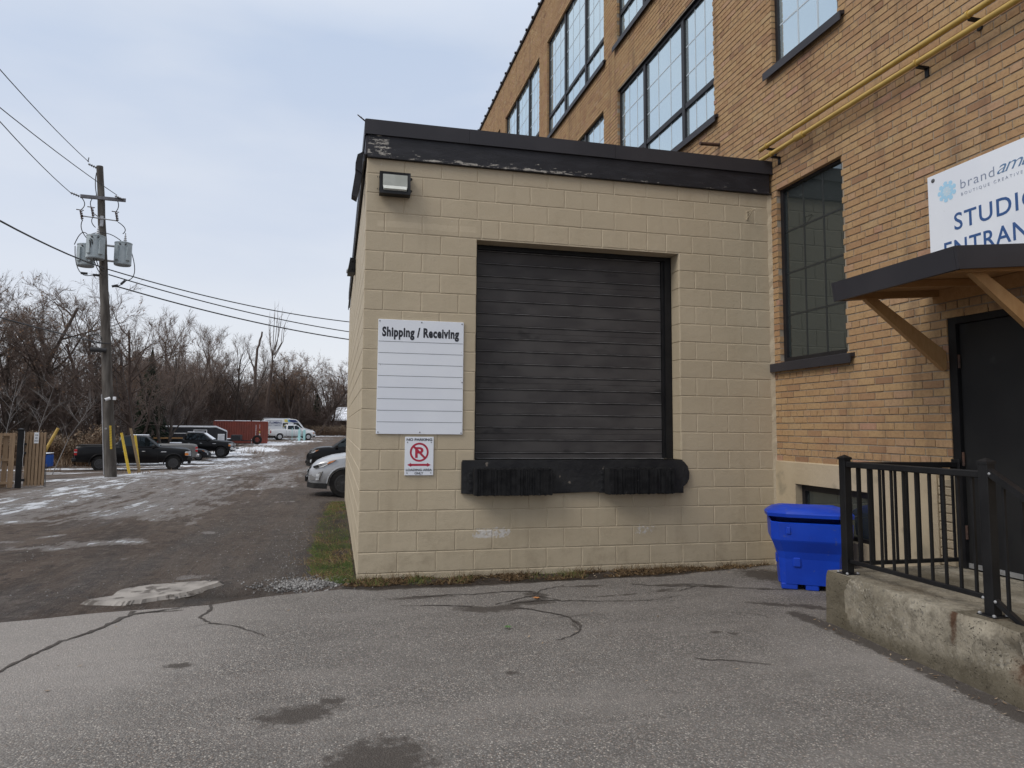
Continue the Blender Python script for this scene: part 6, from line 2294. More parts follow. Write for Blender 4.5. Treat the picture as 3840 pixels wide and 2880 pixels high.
# ---------------------------------------------------------------- wooden fence and open gate
def fence_panels():
    y0 = Vector((-8.86, 14.52, 0))
    # gate leaf, seen square on
    t = thing('wooden_gate', 'open wooden gate leaf of vertical boards hung on the black post', 'gate', (-8.80, 14.60, gz(-8.8, 14.6)))
    g0, g1 = Vector((-8.80, 14.585, 0)), Vector((-8.345, 14.762, 0))
    dirv = (g1 - g0).normalized()
    nrm = Vector((dirv.y, -dirv.x, 0))
    n = 6
    L = (g1 - g0).length
    zb, zt = -.245, 1.262
    M3 = Matrix.Translation(g0) @ Matrix(((dirv.x, -nrm.x, 0, 0), (dirv.y, -nrm.y, 0, 0), (0, 0, 1, 0), (0, 0, 0, 1)))
    for k in range(n):
        x = .004 + k * (L - .066) / (n - 1)
        dz = rnd.uniform(-.008, .006)
        MB().bevbox(x, x + .062, -.018, .0, zb + dz, zt + dz * .5, .003, M3).build('board', M['fence_wood'], t)
    for k in range(n - 1):
        x = .035 + k * (L - .066) / (n - 1)
        MB().bevbox(x + .006, x + .064, .041, .058, zb + .02, zt - .02, .003, M3).build('board', M['fence_wood'], t)
    for z in (-.13, .54, 1.19):
        MB().box(0, L, .0005, .040, z - .045, z + .045, M3).build('rail', M['fence_wood'], t)
    m = MB()
    m.box(L - .004, L + .012, -.018, .06, zb - .02, zt - .02, M3)
    m.build('gate_edge', M['black'], t)
    MB().tube(M3 @ Vector((L + .035, 0, -.30)), M3 @ Vector((L + .035, 0, .36)), .012, n=6).build('drop_rod', M['dark_metal'], t)
    # sign on the gate
    s = thing('gate_sign', 'small white surveillance notice on the wooden gate', 'sign', M3 @ Vector((.25, -.02, 1.12)))
    MB().box(.192, .305, -.026, -.020, .955, 1.262, M3).build('plate', M['white_paint'], s)
    for k, (txt, w) in enumerate((('YOU ARE', .075), ('UNDER', .06), ('SURVEILLANCE', .098))):
        text_obj(txt, .052, M3 @ Vector((.248, -.0275, 1.17 - k * .082)), dirv, PZ, M['ink'], s, width=w, align='CENTER', bold=.001)
    # black gate post
    t = thing('gate_post', 'thick black square gate post with cap and hinges', 'post', (-8.915, 14.545, gz(-8.9, 14.5)))
    P4 = Matrix.Translation((-8.915, 14.545, 0)) @ Matrix.Rotation(R(21), 4, 'Z')
    MB().bevbox(-.075, .075, -.075, .075, -.36, 1.325, .008, P4).build('shaft', M['black'], t)
    m = MB()
    m.box(-.085, .085, -.085, .085, 1.325, 1.352, P4)
    m.add([P4 @ Vector(v) for v in ((-.085, -.085, 1.352), (.085, -.085, 1.352), (.085, .085, 1.352), (-.085, .085, 1.352), (0, 0, 1.385))], [(0, 1, 4), (1, 2, 4), (2, 3, 4), (3, 0, 4)])
    m.build('cap', M['black'], t)
    for z in (-.07, .68, .93):
        MB().box(.06, .15, -.085, -.055, z - .035, z + .035, P4).build('hinge', M['black'], t)
    m = MB()
    m.path([P4 @ Vector((.085 + .012 * math.sin(q * 3), -.095, 1.30 - q * .2)) for q in range(6)], .008, 5)
    m.build('chain', M['light_metal'], t)
    # fixed fence running out of frame on the left
    t = thing('wooden_fence', 'weathered board on board fence left of the black gate post', 'fence', (-9.6, 14.27, gz(-9.6, 14.3)))
    f0, f1 = Vector((-9.0, 14.51, 0)), Vector((-13.2, 12.85, 0))
    dv = (f1 - f0).normalized()
    nn = Vector((-dv.y, dv.x, 0))
    M5 = Matrix.Translation(f0) @ Matrix(((dv.x, -nn.x, 0, 0), (dv.y, -nn.y, 0, 0), (0, 0, 1, 0), (0, 0, 0, 1)))
    L = (f1 - f0).length
    x = .03
    k = 0
    sgn = 1
    while x < L - .14:
        dz = rnd.uniform(-.01, .01)
        fr = (k % 2 == 0)
        MB().bevbox(x, x + .128, (-.062 if fr else .022), (-.044 if fr else .040), -.27 + dz, 1.235 + dz, .003, M5).build('board', M['fence_wood'], t)
        x += .150
        k += 1
    for z in (-.14, .50, 1.20):
        MB().box(0, L, -.0435, .0215, z - .035, z + .035, M5).build('rail', M['fence_wood'], t)
    MB().bevbox(L, L + .1, -.05, .05, -.5, 1.3, .006, M5).build('end_post', M['fence_wood'], t)


fence_panels()

# yellow pipe leaning behind the gate, blue dumpster
z = gz(-14.6, 31.8)
p0, p1 = Vector((-14.95, 31.7, z + .3)), Vector((-14.12, 31.9, z + 2.26))
m = MB()
m.path([p0, p1], .075, 10, caps=False)
m.path([p1, p0], .066, 10, caps=False)
m.tube(Vector((-15.08, 31.67, z - .1)), p0 + (p1 - p0) * .04, .075, n=10)
solo('yellow_bollard', m, M['yellow_pipe'], p0, 'hollow yellow pipe leaning out behind the wooden gate', 'pipe')
c = Vector((-17.25, 38.6, gz(-17.25, 38.6)))
t = thing('dumpster', 'blue steel dumpster with rust spots behind the wooden gate', 'dumpster', c)
m = MB()
m.prism([(c.x - .5, c.y - .6, c.z + .1), (c.x + .36, c.y - .6, c.z + .1), (c.x + .36, c.y - .6, c.z + .78), (c.x - .5, c.y - .6, c.z + .95)], (0, 1.3, 0))
m.build('bin_body', M['bin_blue_steel'], t)
for zz in (.18, .45, .70):
    MB().box(c.x - .53, c.x + .39, c.y - .65, c.y - .603, c.z + zz, c.z + zz + .07).build('rib', M['bin_blue_steel'], t)
MB().bevbox(c.x - .1, c.x + .38, c.y - .62, c.y + .7, c.z + .87, c.z + .91, .02).build('snow_cover', M['snow'], t)
for dx in (-.4, .26):
    MB().box(c.x + dx - .06, c.x + dx + .06, c.y - .55, c.y + .55, c.z - .05, c.z + .1).build('skid', M['dark_metal'], t)

# yellow guy guards and the grey stake by the pole
z = gz(-9.75, 28.1)
m = MB().path([(-9.64, 28.1, z - .1), (-10.12, 28.2, z + 1.9)], [.068, .058], 8)
solo('guy_guard', m, M['yellow'], (-9.64, 28.1, z), 'leaning yellow plastic guy wire guard nearest the utility pole', 'marker', 'yellow guy wire guards')
zz = gz(-10.0, 30.4)
m = MB().path([(-9.80, 30.4, zz - .1), (-10.12, 30.5, zz + 1.85)], [.066, .056], 8)
solo('guy_guard', m, M['yellow'], (-9.80, 30.4, zz), 'yellow plastic guy wire guard beside the grey wooden stake', 'marker', 'yellow guy wire guards')
m = MB().prism([(-9.72, 30.0, zz - .2), (-9.61, 30.0, zz - .2), (-10.20, 30.1, zz + 2.2), (-10.31, 30.1, zz + 2.2)], (0, .08, 0))
solo('wooden_stake', m, M['stake_wood'], (-9.67, 30.0, zz), 'tall grey wooden stake leaning beside a yellow guard in front of the black pickup', 'stake')


# ---------------------------------------------------------------- utility pole
def utility_pole():
    B = Vector((-8.197, 20.318, -.62))
    Tp = Vector((-9.063, 20.054, 11.06))
    t = thing('utility_pole', 'leaning wooden utility pole with three grey transformers and crossarm', 'utility pole', (B.x, B.y, gz(B.x, B.y)))
    ax = (Tp - B)

    def at(z):
        return B + ax * ((z - B.z) / ax.z)
    m = MB()
    n = 14
    zs = np.linspace(B.z, Tp.z, 26)
    m.path([at(z) + Vector((rnd.uniform(-.008, .008), 0, 0)) for z in zs], [.205 - .093 * i / 25 + rnd.uniform(-.003, .003) for i in range(26)], n)
    m.build('pole', M['pole_wood'], t, smooth=40)
    V = Vector((.954, .30, 0))                       # across the line of sight
    F = Vector((.30, -.954, 0))                      # toward the viewpoint
    # crossarm
    c = at(9.80) + F * .18
    a0, a1 = c - V * .66 + Vector((0, 0, -.04)), c + V * .80 + Vector((0, 0, .06))
    u = (a1 - a0).normalized()
    w = Vector((0, 0, 1))
    m = MB()
    m.prism([a0 - w * .06, a1 - w * .06, a1 + w * .06, a0 + w * .06], F * .09)
    m.build('crossarm', M['arm_steel'], t)

    def insulator(p, d, L=.26, nm='insulator', mt='porcelain', k=4):
        p, d = Vector(p), Vector(d).normalized()
        m = MB()
        for i in range(k):
            q = p + d * L * (i + .3) / k
            m.tube(q, q + d * L * .35 / k, .058, .030, 9)
        m.tube(p, p + d * L, .022, n=6)
        return m.build(nm, M[mt], t)
    insulator(a0 - V * .02, (-.45, -.25, .12), .30, mt='dark_metal')
    insulator(a1 - V * .08 + F * .1, (-.8, -.3, .25), .30, mt='dark_metal')
    insulator(at(10.98) - V * .10, (-1, -.3, .35), .30, mt='dark_metal')
    MB().tube(at(10.9) - V * .4 + w * .25, at(10.9) - V * .38 + w * .42, .018, n=5).build('horn', M['dark_metal'], t)
    # steel bracket with cut-outs
    k = at(9.04)
    m = MB()
    m.tube(k - V * .64 + F * .22, k + V * .50 + F * .22, .022, n=6)
    m.tube(k + F * .14, k - V * .35 + F * .3 + w * .18, .018, n=6)
    m.build('cutout_bracket', M['light_metal'], t)
    MB().bevbox(k.x + F.x * .17 - .05, k.x + F.x * .17 + .05, k.y + F.y * .17 - .03, k.y + F.y * .17 + .03, k.z - .28, k.z + .12, .008).build('bracket_plate', M['light_metal'], t)
    for s, dz in ((-.62, .0), (-.28, .16), (.50, .12)):
        p = k + V * s + F * .26 + w * (-.16 + dz)
        m = MB()
        m.tube(p, p + w * .36 - V * .08, .022, n=6)
        for q in range(5):
            m.tube(p + w * (.05 + q * .06) - V * .011 * q, p + w * (.075 + q * .06) - V * .011 * q, .05, .05, 7)
        m.tube(p + w * .36 - V * .2, p + w * .36 + V * .04, .018, n=5)
        m.build('fuse_cutout', M['rust'], t)

    # transformers
    def can(p, r, h):
        p = Vector(p)
        g = MB().lathe([(r * .92, 0), (r, .03), (r, h - .05), (r * 1.03, h - .045), (r * 1.03, h - .01), (r * .6, h + .03), (0, h + .04)][:6], p, 'z', 26).build('transformer', M['tx_grey'], t, smooth=35)
        for da in (-.75, .55):
            d = (F * math.cos(da) + V * math.sin(da))
            sdx = Vector((-d.y, d.x, 0))
            q = p + d * (r - .01) + w * (h * .18)
            m = MB()
            m.prism([q - sdx * .07, q + sdx * .07, q + sdx * .07 + w * h * .62, q - sdx * .07 + w * h * .62], d * .075)
            m.build('radiator', M['tx_grey'], g)
        q = p + w * (h + .02) + V * .05
        m = MB()
        for i in range(4):
            m.tube(q + w * i * .075, q + w * (i * .075 + .05), .075 - i * .012, .045 - i * .008, 9)
        m.tube(q, q + w * .36, .018, n=6)
        m.build('bushing', M['porcelain'], g)
        for da in (-.4, .2):
            d = (F * math.cos(da) + V * math.sin(da))
            MB().tube(p + d * r + w * (h - .12), p + d * (r + .09) + w * (h - .10), .03, n=7).build('terminal', M['dark_metal'], g)
        return g
    can(at(7.3) - V * .58 - F * .30, .295, .82)
    can(at(7.45) - V * .27 + F * .48, .30, .86)
    can(at(7.42) + V * .62 + F * .05, .295, .86)
    m = MB()
    for z in (7.55, 8.12):
        q = at(z)
        m.tube(q - V * .45, q + V * .45, .04, n=6)
        m.tube(q, q + F * .3, .04, n=6)
    m.build('mounting_bracket', M['light_metal'], t)
    # jumper leads
    m = MB()
    top = at(9.0)

    def sag(a, b, d, n=10, side=Vector()):
        a, b = Vector(a), Vector(b)
        return [a + (b - a) * (i / n) + (side - w * d) * (4 * (i / n) * (1 - i / n)) for i in range(n + 1)]
    for a, b, d, sd_ in ((a0, k - V * .66 + F * .26 + w * .22, .0, V * .12), (a1 - V * .3, k + V * .42 + F * .26 + w * .3, .0, V * .08), (at(10.8) - V * .12, at(9.95) - V * .14, .0, -V * .04), (at(9.95) - V * .14, k - V * .35 + F * .26 + w * .35, .0, -V * .1),
                         (k - V * .60 + F * .26 - w * .15, at(8.2) - V * .46 + F * .2, .0, -V * .12), (k - V * .28 + F * .26, at(8.62) - V * .22 + F * .48, .0, -V * .08), (k + V * .52 + F * .26 - w * .05, at(8.62) + V * .67 + F * .05, .0, V * .15),
                         (at(8.35) - V * .40 + F * .4, at(8.1) + V * .85, -.28, V * 0), (at(8.05) - V * .90 - F * .2, at(8.25) - V * .42 + F * .3, -.32, V * 0),
                         (at(8.0) - V * .88 - F * .2, at(6.95) - V * .30 + F * .2, .42, -V * .15), (at(8.05) - V * .42 + F * .8, at(6.95) - V * .05 + F * .25, .25, V * 0), (at(8.1) - V * .35 + F * .8, at(7.1) + V * .0 + F * .25, .3, V * 0),
                         (at(8.05) + V * .92, at(6.85) + V * .70 + F * .1, .25, V * .22), (at(6.85) + V * .70 + F * .1, at(6.60) + V * .35, .05, V * 0)):
        m.path(sag(a, b, d, 10, sd_), .016, 5)
    m.build('lead', M['cable'], t)
    m = MB()
    for p, d in ((at(6.95) - V * .62 + F * .2, V), (at(6.93) - V * .24 + F * .2, V), (at(6.78) + V * .62 + F * .1, V * .6 + w * .7), (at(6.62) + V * .35 + F * .1, V * .9 + w * .3)):
        m.tube(p - d * .11, p + d * .11, .045, n=7)
    m.build('splice_sleeve', M['cable'], t)
    # lower hardware: telecom canister with coil, camera, hazard strip
    q = at(4.2) - V * .16 + F * .22
    m = MB()
    m.tube(q - V * .36, q + V * .16, .085, n=12)
    m.tube(q - V * .30 + w * .24, q + V * .3 + w * .26, .02, n=5)
    m.build('telecom_canister', M['cable'], t)
    m = MB()
    cc = at(4.62) - V * .34 + F * .1
    m.path([cc + V * .19 * math.cos(a) + w * .16 * math.sin(a) for a in np.linspace(0, 6.4, 26)], .016, 5)
    m.build('cable_coil', M['cable'], t)
    q = at(2.44) + F * .20
    c_ = thing('security_camera', 'small white security camera strapped to the utility pole', 'camera', q)
    m = MB()
    m.tube(q - V * .10 + F * .10 - w * .05, q + V * .06 + F * .06 + w * .02, .055, n=10)
    m.build('camera_body', M['white_paint'], c_)
    MB().tube(q - V * .115 + F * .107 - w * .056, q - V * .10 + F * .10 - w * .05, .045, n=10).build('camera_lens', M['black'], c_)
    MB().bevbox(q.x + .19 - .05, q.x + .19 + .05, q.y + .05, q.y + .12, q.z - .04, q.z + .08, .01).build('junction_box', M['white_paint'], c_)
    q = at(1.0) + F * .200
    m = MB()
    for k_ in range(9):
        z = .62 + k_ * .095
        p = at(z) + F * (.205 - .0085 * (z + .6)) + V * .04
        m.prism([p - V * .035, p + V * .035, p + V * .035 + w * .088, p - V * .035 + w * .088], F * .012)
    m.build('number_strip', M['yellow'], t)
    q = at(1.36) + F * .195 - V * .10
    MB().tube(q, q + F * .01, .035, n=10).build('pole_tag', M['light_metal'], t)
    MB().path([at(z) - V * (.215 - .008 * (z + .6)) + F * .05 for z in np.linspace(-.3, 2.6, 8)], .022, 6).build('ground_wire_guard', M['light_metal'], t)
    # guy wires running down to the yellow guards
    g1 = MB().path([at(8.4), (-10.1, 28.2, gz(-9.8, 28.2) + 1.85)], .009, 4)
    solo('guy_wire', g1, M['dark_metal'], at(8.4), 'thin steel guy wire from the pole top to the nearer yellow guard', 'wire', 'guy wires of the utility pole')
    g2 = MB().path([at(7.4), (-10.1, 30.5, gz(-9.6, 30.4) + 1.8)], .009, 4)
    solo('guy_wire', g2, M['dark_metal'], at(7.4), 'thin steel guy wire from below the transformers to the farther yellow guard', 'wire', 'guy wires of the utility pole')

    # overhead lines
    def line(a, b, s, r, label, n=26):
        a, b = Vector(a), Vector(b)
        pts = [a + (b - a) * (i / n) - w * (4 * s * (i / n) * (1 - i / n)) for i in range(n + 1)]
        solo('overhead_cable', MB().path(pts, r, 5), M['cable'], a, label, 'cable', 'overhead lines at the utility pole')
    line(at(11.05) - V * .36 + w * .1, (-6.3, -15, 11.3), 1.22, .013, 'highest overhead wire rising from the top of the utility pole to the upper left')
    line(a1 - V * .3 + F * .2 + w * .1, (-8.9, -15, 9.9), .95, .013, 'overhead wire from the right end of the crossarm crossing in front of the pole')
    line(a0 - V * .30 + w * .08, (-4.4, -16, 9.9), 1.25, .013, 'overhead wire from the left end of the crossarm to the upper left')
    line(at(7.22) + F * .24, (-6.7, -15, 7.2), 1.17, .024, 'thick black cable from below the transformers toward the left edge')
    line(at(4.45) - V * .1 + F * .25, (-7.5, -16, 4.6), .55, .020, 'low telephone cable from the pole canister toward the left edge')
    line(at(7.2) + V * .1 + F * .2, (4.85, 28.3, 6.80), .55, .022, 'uppermost of the three cables from the pole to behind the dock')
    line(at(7.0) + V * .15 + F * .2, (4.85, 28.3, 6.05), .45, .022, 'middle of the three cables from the pole to behind the dock')
    line(at(6.62) + V * .35 + F * .1, (4.85, 28.3, 5.65), .42, .026, 'lowest of the three cables from the pole to behind the dock')


utility_pole()

# ---------------------------------------------------------------- trees
class Sticks:
    """fast collector of tapering sticks: tubes for limbs, three-sided spikes for twigs"""
    def __init__(s):
        s.v, s.f, s.t = [], [], []

    def limb(s, pts, rs, n=4, tone=.3):
        b = len(s.v)
        a = None
        for k, p in enumerate(pts):
            d = (pts[min(k + 1, len(pts) - 1)] - pts[max(k - 1, 0)]).normalized()
            a = d.orthogonal().normalized() if a is None else (a - d * a.dot(d)).normalized()
            c = d.cross(a)
            for i in range(n):
                t = 6.28318 * i / n
                s.v.append(tuple(p + (a * math.cos(t) + c * math.sin(t)) * rs[k]))
        for k in range(len(pts) - 1):
            for i in range(n):
                j = (i + 1) % n
                A, B, C, D = b + k * n + i, b + k * n + j, b + (k + 1) * n + j, b + (k + 1) * n + i
                s.f += [(A, B, C), (A, C, D)]
                s.t += [tone, tone]

    def spike(s, p, q, r, tone=.3):
        d = (q - p).normalized()
        a = d.orthogonal().normalized() * r
        c = d.cross(a)
        b = len(s.v)
        s.v += [tuple(p + a), tuple(p - a * .5 + c * .866), tuple(p - a * .5 - c * .866), tuple(q)]
        s.f += [(b, b + 1, b + 3), (b + 1, b + 2, b + 3), (b + 2, b, b + 3)]
        s.t += [tone] * 3

    def leaf(s, p, sz, rng, tone):
        d = Vector((rng.gauss(0, 1), rng.gauss(0, 1), rng.gauss(0, 1))).normalized()
        e = d.orthogonal().normalized()
        b = len(s.v)
        s.v += [tuple(p + d * sz), tuple(p + e * sz * .5), tuple(p - d * sz), tuple(p - e * sz * .5)]
        s.f += [(b, b + 1, b + 2), (b, b + 2, b + 3)]
        s.t += [tone, tone]

    def arrays(s):
        return np.array(s.v, dtype=np.float32).reshape(-1, 3), np.array(s.f, dtype=np.int32).reshape(-1, 3), np.array(s.t, dtype=np.float32)


def tone_mesh(name, v, f, t, m_):
    me = from_arrays(name, v, f, m_)
    a = me.attributes.new('tone', 'FLOAT', 'FACE')
    a.data.foreach_set('value', np.ascontiguousarray(t, dtype=np.float32))
    return me


def tree_proto(seed, H, spread=.5, forks=2, up=.5, lean=(0, 0), dens=1.0, leaves=0, r0=.2, low=.25, twigl=.55, lv=(.35, 1.0)):
    rng = random.Random(seed)
    T, C, Lf = Sticks(), Sticks(), Sticks()

    def rnd_dir(d, ang):
        a = d.orthogonal().normalized()
        a.rotate(Matrix.Rotation(rng.uniform(0, 6.283), 3, d))
        return (d * math.cos(ang) + a * math.sin(ang)).normalized()

    def branch(p, d, L, r, level):
        n = 6 if level == 0 else (5 if level == 1 else (4 if level == 2 else 3))
        pts, rs = [p], [r]
        wob = .09 if level == 0 else .15
        for i in range(n):
            d = (d + Vector((rng.gauss(0, wob), rng.gauss(0, wob), rng.gauss(0, wob * .6) + up * .12 * (level > 0)))).normalized()
            p = p + d * (L / n)
            pts.append(p)
            rs.append(max(.006, r * (1 - (.55 if level == 0 else .8) * (i + 1) / n)))
        (T if level <= 1 else C).limb(pts, rs, 6 if level == 0 else (5 if level == 1 else 3))
        if level >= 3:
            for i in range(1, n + 1):
                for _ in range(int(rng.uniform(1.3, 3.4) * dens)):
                    q = pts[i - 1].lerp(pts[i], rng.random())
                    e = rnd_dir(d, rng.uniform(.25, .8)) + Vector((0, 0, .2 * up))
                    ln = rng.uniform(.5, 1.2) * twigl
                    C.spike(q, q + e * ln, .0085)
                    if rng.random() < .6:
                        q2 = q + e * ln * rng.uniform(.3, .7)
                        C.spike(q2, q2 + rnd_dir(e.normalized(), .6) * ln * .6, .0065)
                    if leaves and rng.random() < leaves and lv[0] * H < q.z < lv[1] * H:
                        for _ in range(3):
                            Lf.leaf(q + e * ln * rng.uniform(.2, 1) + Vector((rng.gauss(0, .06), rng.gauss(0, .06), rng.gauss(0, .06))), rng.uniform(.045, .085), rng, rng.random())
            return
        k = {0: int(6 + 3.4 * dens), 1: int(3.4 + 2.4 * dens), 2: int(2.6 + 2 * dens)}[level]
        for i in range(k):
            f = (low + (1 - low) * (i + rng.random()) / k) if level == 0 else (.25 + .75 * (i + rng.random()) / k)
            x = f * n
            j = min(n - 1, int(x))
            q = pts[j].lerp(pts[j + 1], x - j)
            dd = (pts[j + 1] - pts[j]).normalized()
            ang = rng.uniform(.5, 1.0) * spread * 1.6
            ln = L * rng.uniform(.38, .62) * (1.15 - .6 * f if level == 0 else .85)
            branch(q, rnd_dir(dd, ang), ln, rs[j] * rng.uniform(.48, .68), level + 1)
    for i in range(forks):
        a = rng.uniform(0, 6.283)
        off = .10 * (forks > 1)
        d0 = Vector((lean[0] + math.cos(a) * .22 * (forks > 1), lean[1] + math.sin(a) * .22 * (forks > 1), 1)).normalized()
        branch(Vector((math.cos(a) * off, math.sin(a) * off, -.4)), d0, H * rng.uniform(.72, .92), r0 * rng.uniform(.7, 1), 0)
    out = dict(T=T.arrays(), C=C.arrays(), L=Lf.arrays() if leaves else None, top=max(p[2] for p in C.v))
    return out


PROTO = {
    'bushy': tree_proto(3, 11, .62, 3, .35, dens=1.25, leaves=.05, r0=.17, low=.15),
    'bushy2': tree_proto(8, 11, .58, 2, .4, (.1, 0), 1.25, leaves=.09, r0=.19, low=.15, lv=(.15, .75)),
    'upright': tree_proto(12, 12, .36, 2, .9, dens=1.05, r0=.16, low=.2),
    'upright2': tree_proto(21, 12, .40, 1, .85, dens=1.2, r0=.17, low=.2, leaves=.07),
    'leafy': tree_proto(33, 10.5, .55, 2, .5, dens=1.1, leaves=.34, r0=.17, low=.25),
    'leaning': tree_proto(47, 10, .6, 1, .45, (.62, .1), 1.1, r0=.2, low=.3, leaves=.06),
}


def snag():
    """dead snag: two bare broken stems, one crowned with a sheaf of thin upright limbs"""
    rng = random.Random(5)
    T, C = Sticks(), Sticks()
    V3 = Vector

    def stem(pts, r0_, r1_):
        P = [V3(p) for p in pts]
        Q = []
        for a, b in zip(P[:-1], P[1:]):
            for i in range(4):
                Q.append(a.lerp(b, i / 4) + V3((rng.gauss(0, .05), rng.gauss(0, .05), 0)))
        Q.append(P[-1])
        T.limb(Q, [r0_ + (r1_ - r0_) * i / (len(Q) - 1) for i in range(len(Q))], 6)
        return Q
    stem([(-.3, 0, -.3), (-.9, .1, 5), (-1.3, 0, 9), (-1.1, .1, 13.0), (-.45, 0, 15.6)], .36, .14)
    stem([(-1.25, 0, 9.4), (-2.0, .2, 11.2), (-2.7, 0, 12.8)], .15, .06)
    q = stem([(.3, 0, -.3), (.7, 0, 5), (1.1, .1, 9), (1.35, 0, 11.4)], .36, .2)
    for tx, tz, b in ((.4, 17.2, 1), (1.3, 20.4, 1), (1.9, 19.5, 1), (2.6, 19.6, 1), (3.6, 18.4, 2), (3.2, 17.2, 2), (.7, 18.6, 1), (2.2, 18.0, 2)):
        s0 = V3((1.3 + .25 * (b == 2), 0, 11.0 + rng.uniform(0, 1.4)))
        e = V3((tx, rng.uniform(-.8, .8), tz))
        mid = s0.lerp(e, .45) + V3(((tx - 1.3) * .16, 0, -.4))
        C.limb([s0, mid, s0.lerp(e, .75) + V3((rng.gauss(0, .1), 0, 0)), e], [.10, .07, .05, .015], 4)
        for k in range(5):
            g = mid.lerp(e, rng.random())
            C.spike(g, g + V3((rng.uniform(-.5, .9), rng.uniform(-.5, .5), rng.uniform(.6, 1.5))), .025)
    for k in range(40):
        g = V3((rng.uniform(-1.3, 1.4), 0, rng.uniform(3, 10)))
        C.spike(g, g + V3((rng.gauss(0, .6), rng.gauss(0, .6), rng.uniform(.1, .9))), .03)
    return dict(T=T.arrays(), C=C.arrays(), L=None, top=20.4)


PROTO['snag'] = snag()
MESH = {}
for k, d in PROTO.items():
    MESH[k] = [tone_mesh(nm, *d[key], M[mt]) if d[key] is not None else None for nm, key, mt in (('trunk', 'T', 'bark'), ('crown', 'C', 'twig'), ('dead_leaves', 'L', 'dead_leaf'))]


def tree(kind, x, y, h, label, rot=0.0, sx=1.0, name='bare_tree'):
    z = gz(x, y)
    t = thing(name, label, 'tree', (x, y, z), 'bare trees along the edge of the yard')
    s = h / PROTO[kind]['top']
    t.scale = (s * sx, s * sx, s)
    t.rotation_euler = (0, 0, rot)
    for nm, me in zip(('trunk', 'crown', 'dead_leaves'), MESH[kind]):
        if me is not None:
            o = bpy.data.objects.new(nm, me)
            link(o, t)
            if nm == 'dead_leaves': o['kind'] = 'stuff'
    return t


tree('bushy', -21.6, 45.0, 13.9, 'tallest dense bare tree rising above the black gate post', .4)
tree('bushy2', -24.6, 44.5, 14.6, 'bare tree with a few brown leaves cut by the left edge above the fence', 1.9)
tree('bushy', -18.4, 46.2, 11.9, 'bare branching tree between the gate post and the transformers', 2.6, 1.1)
tree('upright2', -17.4, 49.8, 12.6, 'slim bare tree just left of the utility pole', 1.0, 1.25)
tree('bushy2', -14.6, 46.8, 13.0, 'wide bare tree crowning just right of the utility pole', 4.2, 1.05)
tree('upright', -13.3, 51.5, 11.6, 'narrow bare tree rising right above the cab of the black pickup', .3, 1.15)
tree('upright2', -19.8, 75.5, 15.4, 'upright bare tree behind the black enclosed trailer', 2.2, 1.1)
tree('upright', -17.2, 76.4, 14.2, 'upright bare tree above the roof of the lifted black pickup', 5.0, 1.2)
tree('upright2', -15.8, 91.4, 15.8, 'upright bare tree behind the left end of the red container', .9, 1.25)
tree('upright', -13.4, 91.9, 15.0, 'twiggy upright bare tree behind the middle of the red container', 3.6, 1.3)
tree('snag', -11.0, 99.5, 20.4, 'tall dead broken tree sticking far above the others behind the container', 0.0, .92, 'dead_tree')
tree('leafy', -6.3, 104, 14.4, 'bare tree with clusters of brown leaves above the white pickup', .8, 1.05)
tree('leafy', -8.6, 106, 13.0, 'smaller brown leaved tree just right of the dead snag', 3.9)
tree('leaning', -3.4, 105, 13.0, 'bare tree leaning strongly to the right near the dock wall', -.15, 1.0)
tree('bushy', -.9, 108, 12.6, 'dense bare tree rising right beside the dock wall', 1.2, 1.0)


def conifer(seed, H):
    rng = random.Random(seed)
    S = Sticks()
    for i in range(1500):
        h = rng.random() ** .8
        rad = (1 - h) * H * .19 * rng.uniform(.3, 1.05)
        a = rng.uniform(0, 6.283)
        p = Vector((math.cos(a) * rad, math.sin(a) * rad, h * H))
        o = Vector((math.cos(a), math.sin(a), -.5))
        S.spike(p, p + o * rng.uniform(.3, .7) * (1.05 - h), .07, rng.random())
    T = Sticks()
    T.limb([Vector((0, 0, -.3)), Vector((0, 0, H * .5)), Vector((0, 0, H))], [.16, .09, .02], 6)
    return T.arrays(), S.arrays()


cT, cS = conifer(2, 8.0)
mT, mS = tone_mesh('trunk', *cT, M['bark']), tone_mesh('crown', *cS, M['conifer'])
for x, y, h, lab in ((-15.3, 54.2, 9.0, 'dark conifer half hidden among bare twigs right of the utility pole'), (-3.6, 116, 7.5, 'dark conifer behind the tail of the white pickup van group near the dock')):
    t = thing('conifer', lab, 'tree', (x, y, gz(x, y)), 'dark conifers among the bare trees')
    s = h / 8
    t.scale = (s, s, s)
    for nm, me in (('trunk', mT), ('crown', mS)):
        link(bpy.data.objects.new(nm, me), t)


